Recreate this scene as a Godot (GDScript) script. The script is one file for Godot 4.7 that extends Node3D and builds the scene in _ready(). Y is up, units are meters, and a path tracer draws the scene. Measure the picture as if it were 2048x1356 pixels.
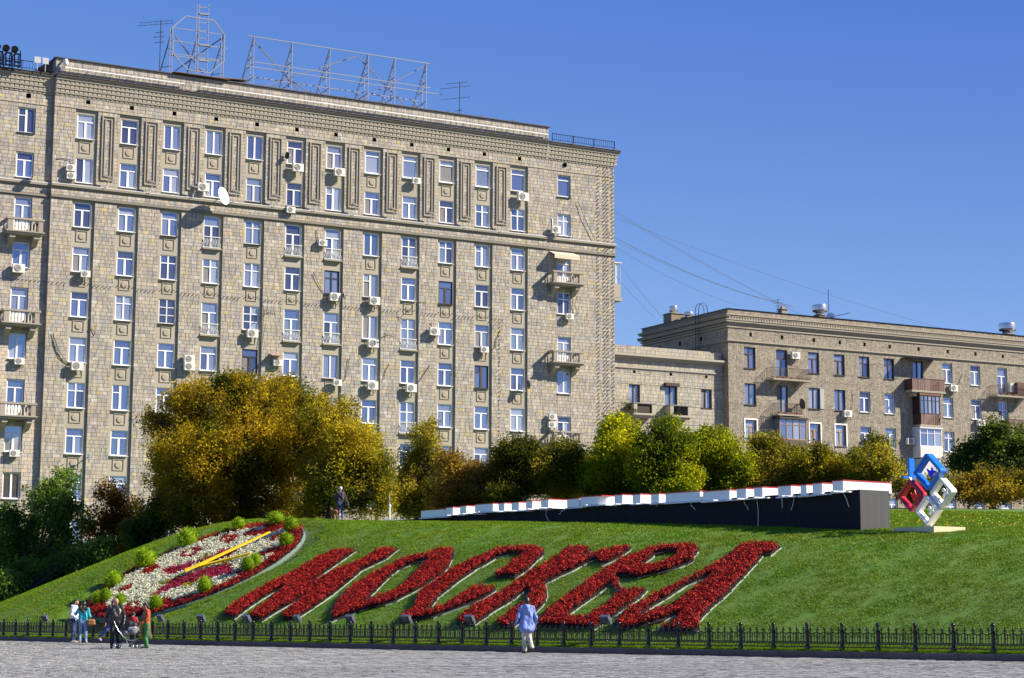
extends Node3D
# World: x to the right, y up, camera looks along -z. "D" in the code is depth in metres in front of the camera (z = -D).

const FOC := 3659.2
const PITCH := 0.14181
const ROLL := 0.003458
const FX := -30.321          # tower block: first window axis of the facade, and its depth
const FD := 126.618
const FA := 0.490003         # facade turned away to the right
const RX := 19.36            # lower block: left front corner
const RD := 162.5

var rng := RandomNumberGenerator.new()
var used := {}
var M := {}
var meshes := {}

# ---------------------------------------------------------------- mesh builder
class MB:
	var v := PackedVector3Array()
	var n := PackedVector3Array()
	var c := PackedColorArray()
	var ix := PackedInt32Array()
	func quad(a: Vector3, b: Vector3, d: Vector3, e: Vector3, col := Color.WHITE) -> void:   # counter-clockwise seen from the front
		var nn := (b - a).cross(d - a)
		if nn.length_squared() < 1e-14: nn = (d - a).cross(e - a)
		nn = nn.normalized()
		var k := v.size()
		v.append(a); v.append(b); v.append(d); v.append(e)
		for j in 4:
			n.append(nn); c.append(col)
		ix.append(k); ix.append(k + 2); ix.append(k + 1); ix.append(k); ix.append(k + 3); ix.append(k + 2)
	func tri(a: Vector3, b: Vector3, d: Vector3, col := Color.WHITE) -> void:
		var nn := (b - a).cross(d - a).normalized()
		var k := v.size()
		v.append(a); v.append(b); v.append(d)
		for j in 3:
			n.append(nn); c.append(col)
		ix.append(k); ix.append(k + 2); ix.append(k + 1)
	func obox(t: Transform3D, s: Vector3, col := Color.WHITE) -> void:
		var h := s * 0.5
		var p := []
		for k in 8:
			p.append(t * Vector3(h.x if k & 1 else -h.x, h.y if k & 2 else -h.y, h.z if k & 4 else -h.z))
		quad(p[4], p[5], p[7], p[6], col); quad(p[1], p[0], p[2], p[3], col)
		quad(p[5], p[1], p[3], p[7], col); quad(p[0], p[4], p[6], p[2], col)
		quad(p[6], p[7], p[3], p[2], col); quad(p[0], p[1], p[5], p[4], col)
	func box(lo: Vector3, hi: Vector3, col := Color.WHITE) -> void:
		obox(Transform3D(Basis(), (lo + hi) * 0.5), hi - lo, col)
	func bar(a: Vector3, b: Vector3, w: float, h: float, col := Color.WHITE, up := Vector3.UP) -> void:   # a square bar from a to b
		var z := (b - a)
		var l := z.length()
		if l < 1e-5: return
		z /= l
		if absf(z.dot(up)) > 0.98: up = Vector3(1, 0, 0)
		var x := up.cross(z).normalized()
		obox(Transform3D(Basis(x, z.cross(x), z), (a + b) * 0.5), Vector3(w, h, l), col)
	func tube(pts: Array, r, sides := 6, col := Color.WHITE, caps := true) -> void:   # r: a number or one per point
		var x := Vector3.ZERO
		var rings := []
		for k in pts.size():
			var d: Vector3 = (pts[mini(k + 1, pts.size() - 1)] - pts[maxi(k - 1, 0)]).normalized()
			if k == 0: x = d.cross(Vector3(0.31, 0.85, 0.42) if absf(d.y) < 0.9 else Vector3(1, 0, 0)).normalized()
			else: x = (x - d * x.dot(d)).normalized()
			var y := d.cross(x)
			var rr: float = r[k] if r is Array else r
			var s := v.size()
			rings.append(s)
			for j in sides:
				var a := TAU * j / sides
				var q := x * cos(a) + y * sin(a)
				v.append(pts[k] + q * rr); n.append(q); c.append(col)
			if k > 0:
				var p: int = rings[k - 1]
				for j in sides:
					var j2 := (j + 1) % sides
					ix.append(p + j); ix.append(s + j2); ix.append(p + j2)
					ix.append(p + j); ix.append(s + j); ix.append(s + j2)
		if caps:
			for e in 2:
				var s2: int = rings[0] if e == 0 else rings[-1]
				var d2: Vector3 = (pts[0] - pts[1]).normalized() if e == 0 else (pts[-1] - pts[-2]).normalized()
				var k2 := v.size()
				for j in sides:
					v.append(v[s2 + j]); n.append(d2); c.append(col)
				for j in range(1, sides - 1):
					if e == 0:
						ix.append(k2); ix.append(k2 + j); ix.append(k2 + j + 1)
					else:
						ix.append(k2); ix.append(k2 + j + 1); ix.append(k2 + j)
	func lathe(t: Transform3D, prof: Array, seg := 12, col := Color.WHITE) -> void:   # prof: Vector2(radius, height), bottom to top
		var base := v.size()
		for k in prof.size():
			var d: Vector2 = prof[mini(k + 1, prof.size() - 1)] - prof[maxi(k - 1, 0)]
			for j in seg:
				var a := TAU * j / seg
				v.append(t * Vector3(prof[k].x * cos(a), prof[k].y, prof[k].x * sin(a)))
				n.append((t.basis * Vector3(cos(a) * d.y, -d.x, sin(a) * d.y)).normalized()); c.append(col)
				if k > 0:
					var j2 := (j + 1) % seg
					var p := base + (k - 1) * seg
					var s := base + k * seg
					ix.append(p + j); ix.append(p + j2); ix.append(s + j2)
					ix.append(p + j); ix.append(s + j2); ix.append(s + j)
	func prism(t: Transform3D, poly: PackedVector2Array, z0: float, z1: float, col := Color.WHITE) -> void:
		if Geometry2D.is_polygon_clockwise(poly): poly.reverse()
		var tr := Geometry2D.triangulate_polygon(poly)
		for k in range(0, tr.size(), 3):
			var a := poly[tr[k]]; var b := poly[tr[k + 1]]; var d := poly[tr[k + 2]]
			if (b - a).cross(d - a) < 0:
				var sw := b; b = d; d = sw
			tri(t * Vector3(a.x, a.y, z1), t * Vector3(b.x, b.y, z1), t * Vector3(d.x, d.y, z1), col)
			tri(t * Vector3(a.x, a.y, z0), t * Vector3(d.x, d.y, z0), t * Vector3(b.x, b.y, z0), col)
		for k in poly.size():
			var a2 := poly[k]; var b2 := poly[(k + 1) % poly.size()]
			quad(t * Vector3(a2.x, a2.y, z0), t * Vector3(b2.x, b2.y, z0), t * Vector3(b2.x, b2.y, z1), t * Vector3(a2.x, a2.y, z1), col)
	func block(x0: float, x1: float, y0: float, y1: float, z0: float, z1: float, bv: float, col := Color.WHITE) -> void:   # a stone set in a wall that faces +z: chamfered front, no back
		var a := [Vector3(x0, y0, z0), Vector3(x1, y0, z0), Vector3(x1, y1, z0), Vector3(x0, y1, z0)]
		var f := [Vector3(x0 + bv, y0 + bv, z1), Vector3(x1 - bv, y0 + bv, z1), Vector3(x1 - bv, y1 - bv, z1), Vector3(x0 + bv, y1 - bv, z1)]
		quad(f[0], f[1], f[2], f[3], col)
		for k in 4:
			quad(a[k], a[(k + 1) % 4], f[(k + 1) % 4], f[k], col)
	func mesh() -> ArrayMesh:
		var m := ArrayMesh.new()
		if v.is_empty(): return m
		var arr := []
		arr.resize(Mesh.ARRAY_MAX)
		arr[Mesh.ARRAY_VERTEX] = v; arr[Mesh.ARRAY_NORMAL] = n; arr[Mesh.ARRAY_COLOR] = c; arr[Mesh.ARRAY_INDEX] = ix
		m.add_surface_from_arrays(Mesh.PRIMITIVE_TRIANGLES, arr)
		return m

# ---------------------------------------------------------------- naming and tagging
func numbered(called: String, parent: Node) -> String:
	var key := str(parent.get_instance_id()) + called
	var k: int = used.get(key, 0)
	used[key] = k + 1
	return called if k == 0 else "%s_%03d" % [called, k]
func put(o: Node, called: String, parent: Node = null) -> Node:
	if parent == null: parent = self
	o.name = numbered(called, parent)
	parent.add_child(o, true)
	return o
func obj(called: String, shape, m: Material, parent: Node = null) -> MeshInstance3D:
	var o := MeshInstance3D.new()
	o.mesh = shape.mesh() if shape is MB else shape
	o.material_override = m
	put(o, called, parent)
	return o
func base(called: String, label: String, category: String, at := Vector3.ZERO, turn := 0.0, group := "") -> Node3D:
	var o := Node3D.new()
	put(o, called)
	o.position = at; o.rotation.y = turn
	return tag(o, label, category, group)
func tag(o: Node3D, label: String, category: String, group := "") -> Node3D:
	o.set_meta("label", label); o.set_meta("category", category)
	if group != "": o.set_meta("group", group)
	return o
func kind(o: Node3D, k: String) -> Node3D:
	o.set_meta("kind", k); return o
func scatter(called: String, mesh: Mesh, m: Material, xf: Array, cols: Array, parent: Node = null) -> MultiMeshInstance3D:
	var mm := MultiMesh.new()
	mm.transform_format = MultiMesh.TRANSFORM_3D
	mm.use_colors = not cols.is_empty()
	mm.mesh = mesh
	mm.instance_count = xf.size()
	for k in xf.size():
		mm.set_instance_transform(k, xf[k])
		if not cols.is_empty(): mm.set_instance_color(k, cols[k])
	var o := MultiMeshInstance3D.new()
	o.multimesh = mm
	o.material_override = m
	put(o, called, parent)
	return o
func mat(col: Color, rough := 0.8, metal := 0.0, spec := 0.5) -> StandardMaterial3D:   # col: linear base colour
	var m := StandardMaterial3D.new()
	m.albedo_color = Color(col.r, col.g, col.b).linear_to_srgb()
	m.roughness = rough; m.metallic = metal; m.metallic_specular = spec
	return m
func vmat(rough := 0.8, metal := 0.0, spec := 0.5) -> StandardMaterial3D:   # colour from the vertices
	var m := StandardMaterial3D.new()
	m.vertex_color_use_as_albedo = true
	m.roughness = rough; m.metallic = metal; m.metallic_specular = spec
	return m
func L(r: float, g: float, b: float) -> Color: return Color(r, g, b)
func jit(col: Color, a: float, b := 0.03) -> Color:   # a little lighter or darker, a little warmer or cooler
	var k := 1.0 + rng.randf_range(-a, a)
	return Color(maxf(0, col.r * k * (1 + rng.randf_range(-b, b))), maxf(0, col.g * k), maxf(0, col.b * k * (1 + rng.randf_range(-b, b))))
func grain(m: StandardMaterial3D, scale: float, lo: float, hi: float, freq := 0.05, seed_ := 1, bump := 0.0) -> void:   # mottling in world space
	var key := "g%s_%s_%s_%s" % [lo, hi, freq, seed_]
	if not meshes.has(key):
		var fn := FastNoiseLite.new()
		fn.seed = seed_; fn.noise_type = FastNoiseLite.TYPE_SIMPLEX_SMOOTH; fn.frequency = freq; fn.fractal_octaves = 5
		var im := fn.get_seamless_image(512, 512)
		im.convert(Image.FORMAT_RGB8)
		for y in 512:
			for x in 512:
				var g := lerpf(lo, hi, im.get_pixel(x, y).r)
				im.set_pixel(x, y, Color(g, g, g))
		meshes[key] = ImageTexture.create_from_image(im)
	m.albedo_texture = meshes[key]
	m.uv1_triplanar = true; m.uv1_world_triplanar = true
	m.uv1_scale = Vector3.ONE * scale

# ---------------------------------------------------------------- where things are
func ray(px: float, py: float) -> Vector3:   # direction (x, y, D) of a point of the 2048 x 1356 photograph
	var x := px - 1024.0; var y := py - 678.0
	var x2 := cos(ROLL) * x + sin(ROLL) * y
	var y2 := -sin(ROLL) * x + cos(ROLL) * y
	var vx := x2 / FOC; var vy := -y2 / FOC
	return Vector3(vx, sin(PITCH) + cos(PITCH) * vy, cos(PITCH) - sin(PITCH) * vy)
func P(px: float, py: float, d: float) -> Vector3:   # the place that lies at depth d there
	var r := ray(px, py)
	return Vector3(r.x / r.z * d, 1.6 + r.y / r.z * d, -d)
func fac(px: float, py: float, w := 0.0, ox := FX, od := FD) -> Vector2:   # (u, v) on a facade plane that stands w in front of it
	var r := ray(px, py)
	var nx := sin(FA); var nd := -cos(FA)
	var a := ox + nx * w; var b := od + nd * w
	var t := (a * nx + b * nd) / (r.x * nx + r.z * nd)
	return Vector2((r.x * t - a) * cos(FA) + (r.z * t - b) * sin(FA), r.y * t + 1.6)
func facw(u: float, v: float, w: float, ox := FX, od := FD) -> Vector3:   # facade coordinates to the world
	return Vector3(ox + u * cos(FA) + w * sin(FA), v, -(od + u * sin(FA) - w * cos(FA)))
func dc(x: float) -> float: return 57.9 - 0.955 * x + 0.0035 * x * x     # depth of the kerb
func qq(x: float, d: float) -> float: return (d - dc(x)) * 0.72            # metres behind the kerb
func dq(x: float, q: float) -> float: return dc(x) + q / 0.72
func gy(x: float) -> float: return 0.01 * x                                # the square falls slightly to the left
func smin(a: float, b: float, k: float) -> float:
	var h := maxf(k - absf(a - b), 0.0) / k
	return minf(a, b) - h * h * k * 0.25
func terr(x: float, d: float) -> float:
	var q := qq(x, d)
	var front := 0.45 * (q - 0.7) + 0.1
	var left := 0.42 * (x + 29.75)
	var plat := 4.62 - 0.067 * x + (q - 10.5) * clampf(0.052 + 0.0028 * (x + 4.8), 0.05, 0.1)
	var h := smin(smin(front, plat, 1.5), left, 1.5)
	h = smin(h, smin(9.0 - 0.4 * (q - 42.0), 0.35 * (124.0 - d), 2.0), 3.0)
	h = -smin(-h, 0.1 if q < 0.0 else -0.1, 0.4)
	var r := Vector2(x + 14.11, d - 83.0).length()
	var t := clampf((6.9 - r) / 2.0, 0.0, 1.0)
	t = t * t * (3 - 2 * t)
	h = lerpf(h, clock_y(x, d) - 0.24, t)
	return h + gy(x)
func clock_y(x: float, d: float) -> float: return 2.92 + 0.341 * (x + 14.11) + 0.352 * (d - 83.0)
func on(x: float, d: float, up := 0.0) -> Vector3: return Vector3(x, terr(x, d) + up, -d)
func onpx(px: float, d: float, up := 0.0) -> Vector3:   # on the hill at depth d, at that column of the photograph
	var r := ray(px, 1100.0)
	return on(r.x / r.z * d, d, up)
func plaza(px: float, py: float) -> Vector3:   # on the square
	var r := ray(px, py)
	var t := -1.6 / (r.y - 0.01 * r.x)
	return Vector3(r.x * t, gy(r.x * t), -r.z * t)
func stand(px: float, d: float) -> Vector3:   # on the square at depth d
	var r := ray(px, 1290.0)
	var x := r.x / r.z * d
	return Vector3(x, gy(x), -d)
func tnormal(x: float, d: float) -> Vector3:
	var e := 0.3
	return Vector3(terr(x - e, d) - terr(x + e, d), 2 * e, terr(x, d + e) - terr(x, d - e)).normalized()
func aligned(nn: Vector3, yaw: float) -> Basis:
	var b := Basis(Quaternion(Vector3.UP, nn))
	return b * Basis(Vector3.UP, yaw)

# ---------------------------------------------------------------- scene
func _ready() -> void:
	rng.seed = 7
	var cam := Camera3D.new()
	cam.position = Vector3(0, 1.6, 0)
	cam.rotation = Vector3(PITCH, 0, ROLL)
	cam.fov = rad_to_deg(2.0 * atan(678.0 / FOC))
	cam.near = 0.5; cam.far = 4000.0
	put(cam, "camera")
	cam.current = true
	var env := Environment.new()
	env.tonemap_mode = Environment.TONE_MAPPER_LINEAR
	env.tonemap_exposure = 2.0
	env.background_mode = Environment.BG_SKY
	env.sdfgi_enabled = true; env.ssao_enabled = true; env.ssil_enabled = true
	var sky := Sky.new()
	sky.sky_material = make_sky()
	env.sky = sky
	var we := WorldEnvironment.new()
	we.environment = env
	put(we, "world_environment")
	var sun := DirectionalLight3D.new()
	sun.light_energy = 1.6
	sun.light_color = Color(1.0, 0.955, 0.87)
	sun.light_angular_distance = 0.5
	sun.shadow_enabled = true
	put(sun, "sun")
	sun.look_at_from_position(Vector3(1.0, 0.75, 0.12) * 50.0, Vector3.ZERO)
	make_materials()
	ground()
	tower_block()
	link_block()
	lower_block()
	roof_things()
	trees()
	flower_clock()
	letters()
	fence()
	letter_bed()
	frame_sculpture()
	people()
	wall_things()
	cables()

func make_sky() -> PanoramaSkyMaterial:
	var im := Image.create(512, 256, false, Image.FORMAT_RGBF)
	for y in 256:
		var el := PI * (0.5 - (y + 0.5) / 256.0)
		for x in 512:
			var az := TAU * ((x + 0.5) / 512.0 - 0.5)
			var c: Color
			if el >= 0:
				var e := rad_to_deg(el)
				var t := exp(-e / 9.0)
				var s := cos(el) * sin(az)                 # towards the sun's side
				var k := 1.0 + 0.30 * s
				c = Color(lerpf(0.014, 0.305, t) * (k + 0.16 * s), lerpf(0.068, 0.47, t) * (k + 0.05 * s), lerpf(0.30, 0.60, t) * (1.0 + 0.12 * s))
			else:
				c = Color(0.10, 0.10, 0.085)
			im.set_pixel(x, y, c)
	var m := PanoramaSkyMaterial.new()
	m.panorama = ImageTexture.create_from_image(im)
	return m

func make_materials() -> void:
	M.stone = vmat(0.9); grain(M.stone, 0.5, 0.72, 1.06, 0.02, 3); M.stone.uv1_scale = Vector3(0.55, 0.07, 0.55)
	M.stonefine = vmat(0.9); grain(M.stonefine, 1.1, 0.86, 1.0, 0.03, 5)
	M.plain = vmat(0.75)
	M.metal = vmat(0.45, 0.6)
	M.white = mat(L(0.78, 0.79, 0.80), 0.4)
	M.offwhite = mat(L(0.66, 0.66, 0.62), 0.5)
	M.brown = mat(L(0.045, 0.022, 0.016), 0.5)
	M.woodframe = mat(L(0.36, 0.19, 0.06), 0.5)
	M.darkwood = mat(L(0.03, 0.014, 0.012), 0.6)
	M.dark = mat(L(0.012, 0.012, 0.014), 0.6)
	M.black = mat(L(0.005, 0.005, 0.007), 0.2, 0.0, 0.45)
	M.void = mat(L(0.001, 0.001, 0.001), 1.0, 0.0, 0.0)
	M.cap = mat(L(0.05, 0.042, 0.04), 0.6)
	M.roofmetal = mat(L(0.24, 0.25, 0.27), 0.5, 0.3)
	M.steel = mat(L(0.20, 0.215, 0.25), 0.5, 0.2)
	M.galv = mat(L(0.62, 0.63, 0.65), 0.3, 0.9)
	M.aircon = mat(L(0.66, 0.65, 0.60), 0.5)
	M.grille = mat(L(0.07, 0.07, 0.075), 0.6)
	M.cable = mat(L(0.02, 0.018, 0.018), 0.7); M.wire = mat(L(0.06, 0.07, 0.09), 0.7)
	M.yellow = mat(L(0.85, 0.58, 0.0), 0.5)
	M.leaf = vmat(0.55, 0.0, 0.35)
	M.leaf.backlight_enabled = true; M.leaf.backlight = Color(1.2, 1.2, 0.7)
	M.grass = vmat(0.65, 0.0, 0.3)
	M.grass.backlight_enabled = true; M.grass.backlight = Color(0.6, 0.6, 0.3)
	M.petal = vmat(0.65, 0.0, 0.3)
	M.bark = mat(L(0.05, 0.04, 0.032), 0.95)
	M.glass = []
	for g in [[0.42, 0.46, 0.56, 0.85], [0.32, 0.36, 0.46, 0.85], [0.42, 0.47, 0.56, 0.7], [0.20, 0.22, 0.29, 0.8], [0.46, 0.50, 0.58, 0.5], [0.36, 0.40, 0.50, 0.62]]:
		M.glass.append(mat(L(g[0], g[1], g[2]), 0.06, g[3]))
	M.screen = mat(L(0.17, 0.17, 0.19), 0.8)

# ---------------------------------------------------------------- ground, square, kerb, lawn
func ground() -> void:
	var s := MB.new()
	var g0 := 3000.0
	s.quad(Vector3(-g0, -0.06 - 0.0, g0), Vector3(g0, -0.06, g0), Vector3(g0, -0.06, -g0), Vector3(-g0, -0.06, -g0), L(0.16, 0.155, 0.145))
	# the far ground lies below the tilted square
	var far := obj("ground", s, M.stonefine)
	far.position.y = -0.75
	kind(far, "structure")
	var sq := MB.new()
	var lim := 60.0
	for k in 60:
		var x0 := -lim + k * 2.0
		var x1 := x0 + 2.0
		sq.quad(Vector3(x0, gy(x0) - 0.03, 30.0), Vector3(x1, gy(x1) - 0.03, 30.0), Vector3(x1, gy(x1) - 0.03, -dq(x1, 0.15)), Vector3(x0, gy(x0) - 0.03, -dq(x0, 0.15)), L(0.15, 0.15, 0.15))
	var pave := obj("pavement", sq, M.stonefine)
	kind(pave, "structure")
	# granite setts: rows of stones with open joints
	var st := MB.new()
	var single := 0
	var variants := []
	for k in 6:
		var b := MB.new()
		b.block(-0.5, 0.5, -0.5, 0.5, -0.5, 0.5, 0.10)
		variants.append([b.mesh(), mat(jit(L(0.325, 0.322, 0.295), 0.18), 0.75)])
	var d := 36.6
	while d < 82.0:
		var row_h := rng.randf_range(0.115, 0.15) * (1.0 if d < 46 else 1.5)
		var half := d * 0.30
		var row_tone := rng.randf_range(0.93, 1.06)
		var run := 0
		var x := -half - rng.randf() * 0.2
		while x < half:
			var w := rng.randf_range(0.14, 0.27) * (1.0 if d < 46 else 1.4)
			var dd := d + x * 0.03
			if qq(x + w * 0.5, dd + row_h) < -0.04 and d * 1.0 > 0:
				var y := gy(x + w * 0.5) + rng.randf_range(-0.008, 0.010)
				var col := jit(L(0.325, 0.322, 0.295), 0.15, 0.03)
				if run == 0 and rng.randf() < 0.006: run = rng.randi_range(4, 22)
				if run > 0:
					run -= 1; col = col * 0.68
				col = col * row_tone
				if rng.randf() < 0.05: col = col * 0.45
				if single < 300 and d < 37.6 and x > -10.6 and x < 10.6:
					var vv = variants[rng.randi() % 6]
					var o := obj("paving_sett", vv[0], vv[1], pave)
					o.basis = Basis(Vector3(w - 0.014, 0, 0), Vector3(0, 0, -(row_h - 0.014)), Vector3(0, 0.04, 0))
					o.position = Vector3(x + w * 0.5, y - 0.02, -(dd + row_h * 0.5))
					single += 1
				else:
					var t := rng.randf_range(-0.006, 0.006)
					var a := Vector3(x + 0.008, y, -dd - 0.008); var b2 := Vector3(x + w - 0.008, y + t, -dd - 0.008)
					var c2 := Vector3(x + w - 0.008, y + t, -dd - row_h + 0.008); var e2 := Vector3(x + 0.008, y, -dd - row_h + 0.008)
					st.quad(a, b2, c2, e2, col)
					var dn := Vector3(0, -0.035, 0)
					st.quad(a + dn, b2 + dn, b2, a, col)
					st.quad(b2 + dn, c2 + dn, c2, b2, col)
			x += w
		d += row_h
	kind(obj("paving_setts", st, vmat(0.62), pave), "stuff")
	# hill
	var hill := MB.new()
	var qs := [0.12, 0.3, 0.5, 0.75]
	while qs[-1] < 60.0: qs.append(qs[-1] + (0.45 if qs[-1] < 26 else 1.2))
	var xs := []
	var xx := -46.0
	while xx < 46.0:
		xs.append(xx); xx += 0.55
	var gn := FastNoiseLite.new()
	gn.seed = 11; gn.frequency = 0.12; gn.fractal_octaves = 4
	var k0 := 0
	for i in xs.size():
		for q in qs:
			var dd2 := dq(xs[i], q)
			hill.v.append(on(xs[i], dd2)); hill.n.append(tnormal(xs[i], dd2))
			var gg := 0.5 + 0.5 * gn.get_noise_2d(xs[i], dd2)
			hill.c.append(L(lerpf(0.06, 0.10, gg), lerpf(0.13, 0.18, gg), 0.006))
	for i in xs.size() - 1:
		for j in qs.size() - 1:
			var a := i * qs.size() + j
			var b := a + qs.size()
			for q2 in [a, b + 1, b, a, a + 1, b + 1]: hill.ix.append(q2)
	kind(obj("hill", hill, M.plain), "structure")
	# grass: tufts of blades over the slope that can be seen
	var patches := []
	for k in 4: patches.append(grass_patch(430))
	var xf := [[], [], [], []]; var cl := [[], [], [], []]
	var yl := FastNoiseLite.new()
	yl.seed = 21; yl.frequency = 0.35; yl.fractal_octaves = 3
	var gx := -31.0
	while gx < 30.0:
		var q3 := 1.0
		while q3 < 36.0:
			var px := gx + rng.randf_range(-0.25, 0.25)
			var pd := dq(px, q3) + rng.randf_range(-0.25, 0.25)
			if absf(px) < pd * 0.29 + 1.0 and (Vector2(px + 14.11, pd - 83.0).length() > 4.8) and not (q3 > 20 and px < 6):
				var w := rng.randi() % 4
				var s1 := rng.randf_range(0.9, 1.2)
				xf[w].append(Transform3D(aligned(tnormal(px, pd), rng.randf() * TAU) * Basis.from_scale(Vector3(s1, rng.randf_range(0.7, 1.25), s1)), on(px, pd, -0.01)))
				var y2 := clampf(0.5 + 0.9 * yl.get_noise_2d(px, pd), 0, 1)
				var y3 := clampf(0.5 + 0.9 * gn.get_noise_2d(px * 1.7 + 40, pd), 0, 1)
				cl[w].append(jit(L(lerpf(0.74, 1.22, y2), lerpf(0.90, 1.08, y3), 0.9), 0.06))
			q3 += 0.55 if q3 < 14 else 0.75
		gx += 0.72
	var lawn := base("lawn", "mown green grass covering the slope and the flat top of the hill", "grass")
	lawn.remove_meta("category")
	kind(lawn, "stuff")
	for w in 4: kind(scatter("grass", patches[w], M.grass, xf[w], cl[w], lawn), "stuff")
	# rough edge of grass under the fence
	var ex := []; var ec := []
	var fx := -26.0
	while fx < 17.0:
		var fq := rng.randf_range(0.46, 1.1)
		ex.append(Transform3D(Basis(Vector3.UP, rng.randf() * TAU) * Basis.from_scale(Vector3(0.35, 1.3, 0.35)), on(fx, dq(fx, fq), -0.01)))
		ec.append(jit(L(1.15, 1.15, 0.9), 0.15))
		fx += 0.022
	kind(scatter("grass", patches[0], M.grass, ex, ec, lawn), "stuff")
	# dandelions on the flat lawn by the sculpture
	var dand := MB.new()
	for k in 700:
		var dx := rng.randf_range(11.0, 27.0)
		var dd3 := dq(dx, rng.randf_range(14.0, 34.0))
		var p := on(dx, dd3, rng.randf_range(0.05, 0.11))
		var s2 := rng.randf_range(0.010, 0.019)
		dand.quad(p + Vector3(-s2, -s2 * 0.4, 0), p + Vector3(s2, -s2 * 0.4, 0), p + Vector3(s2, s2 * 0.6, -s2), p + Vector3(-s2, s2 * 0.6, -s2), jit(L(0.75, 0.55, 0.02), 0.2))
	var dn2 := obj("dandelion_flowers", dand, M.petal)
	dn2.set_meta("label", "yellow dandelion flowers scattered over the flat lawn behind the sculpture")
	kind(dn2, "stuff")
	# kerb of dark granite
	var kerb := Node3D.new()
	put(kerb, "kerb"); kind(kerb, "structure")
	kerb.set_meta("label", "dark granite kerb along the edge of the square under the fence")
	var kx := -27.0
	while kx < 18.0:
		var a3 := Vector3(kx, 0, -dq(kx, 0.14)); a3.y = gy(kx)
		var kx2 := kx + rng.randf_range(0.72, 0.86)
		var b3 := Vector3(kx2, 0, -dq(kx2, 0.14)); b3.y = gy(kx2)
		var kb := MB.new()
		var hgt := 0.17
		var dirv := (b3 - a3).normalized()
		var l2 := (b3 - a3).length() - 0.012
		var mid := (a3 + b3) * 0.5 + Vector3(0, hgt * 0.5 - 0.03, 0)
		var side := dirv.cross(Vector3.UP).normalized()
		var bs := Basis(dirv, side.cross(dirv).normalized() * 1.0, side)
		kb.prism(Transform3D(Basis(bs.z, bs.y, -bs.x), mid + Vector3(0, rng.randf_range(-0.004, 0.004), 0)), PackedVector2Array([Vector2(-0.15, -0.115), Vector2(0.15, -0.115), Vector2(0.15, 0.085), Vector2(0.125, 0.115), Vector2(-0.125, 0.115), Vector2(-0.15, 0.085)]), -l2 * 0.5, l2 * 0.5, jit(L(0.11, 0.085, 0.085), 0.12))
		obj("kerb_stone", kb, M.stonefine, kerb)
		kx = kx2
	# low granite step at the far left, in front of the fence
	var stp := MB.new()
	for k in 3:
		var p0 := plaza(-20 + k * 46, 1280 - 0.5 * k)
		var p1 := plaza(26 + k * 46, 1279.5 - 0.5 * k)
		stp.bar(p0 + Vector3(0, 0.14, 0), p1 + Vector3(-0.015, 0.14, 0), 0.5, 0.34, jit(L(0.2, 0.13, 0.12), 0.1))
	tag(obj("granite_step", stp, M.stonefine), "low reddish granite block wall at the foot of the hill beside the fence end", "step")

func grass_patch(count: int) -> ArrayMesh:
	var b := MB.new()
	for k in count:
		var p := Vector3(rng.randf_range(-0.5, 0.5), 0, rng.randf_range(-0.5, 0.5))
		var a := rng.randf() * TAU
		var w := Vector3(cos(a), 0, sin(a)) * rng.randf_range(0.007, 0.016)
		var h := rng.randf_range(0.03, 0.065)
		var lean := Vector3(rng.randf_range(-0.05, 0.05), h, rng.randf_range(-0.05, 0.05))
		var col := jit(L(0.135, 0.228, 0.006), 0.22, 0.12)
		if rng.randf() < 0.025: col = jit(L(0.18, 0.19, 0.05), 0.3)
		b.tri(p - w, p + w, p + lean, col)
	return b.mesh()

# ---------------------------------------------------------------- facades
func tone(pal: Array) -> Color:
	var r := rng.randf()
	for p in pal:
		r -= p[0]
		if r < 0: return jit(p[1], p[2])
	return jit(pal[0][1], pal[0][2])
func clad(st: MB, zones: Array, th: float, tw0: float, tw1: float, pal: Array, single := [], parent: Node = null, thick := 0.02) -> void:
	# courses of blocks with open joints; those inside the rectangle "single" become objects of their own
	for z in zones:
		var u0: float = z[0]; var u1: float = z[1]; var v0: float = z[2]; var v1: float = z[3]; var w: float = z[4]
		var row := floori(v0 / th + 0.001)
		while row * th < v1 - 0.03:
			var a := maxf(v0, row * th); var b := minf(v1, (row + 1) * th)
			row += 1
			if b - a < 0.05: continue
			var x := u0 - rng.randf() * tw1 * 0.6
			while x < u1 - 0.001:
				var x2 := x + rng.randf_range(tw0, tw1)
				var xa := maxf(x, u0)
				var xb := minf(x2, u1)
				if u1 - xb < 0.10: xb = u1
				x = x2 if xb < u1 else u1
				if xb - xa < 0.04: continue
				var col := tone(pal)
				var t := thick + rng.randf_range(-0.004, 0.004)
				var g := 0.007
				if parent != null and single[5] > 0 and xa > single[0] and xb < single[1] and a > single[2] and b < single[3]:
					single[5] -= 1
					var o := obj("stone_block", single[4][rng.randi() % single[4].size()][0], single[4][rng.randi() % single[4].size()][1], parent)
					o.scale = Vector3(xb - xa - 2 * g, b - a - 2 * g, t)
					o.position = Vector3((xa + xb) * 0.5, (a + b) * 0.5, w + t * 0.5)
				else:
					st.block(xa + g, xb - g, a + g, b - g, w, w + t, 0.007, col)

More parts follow.
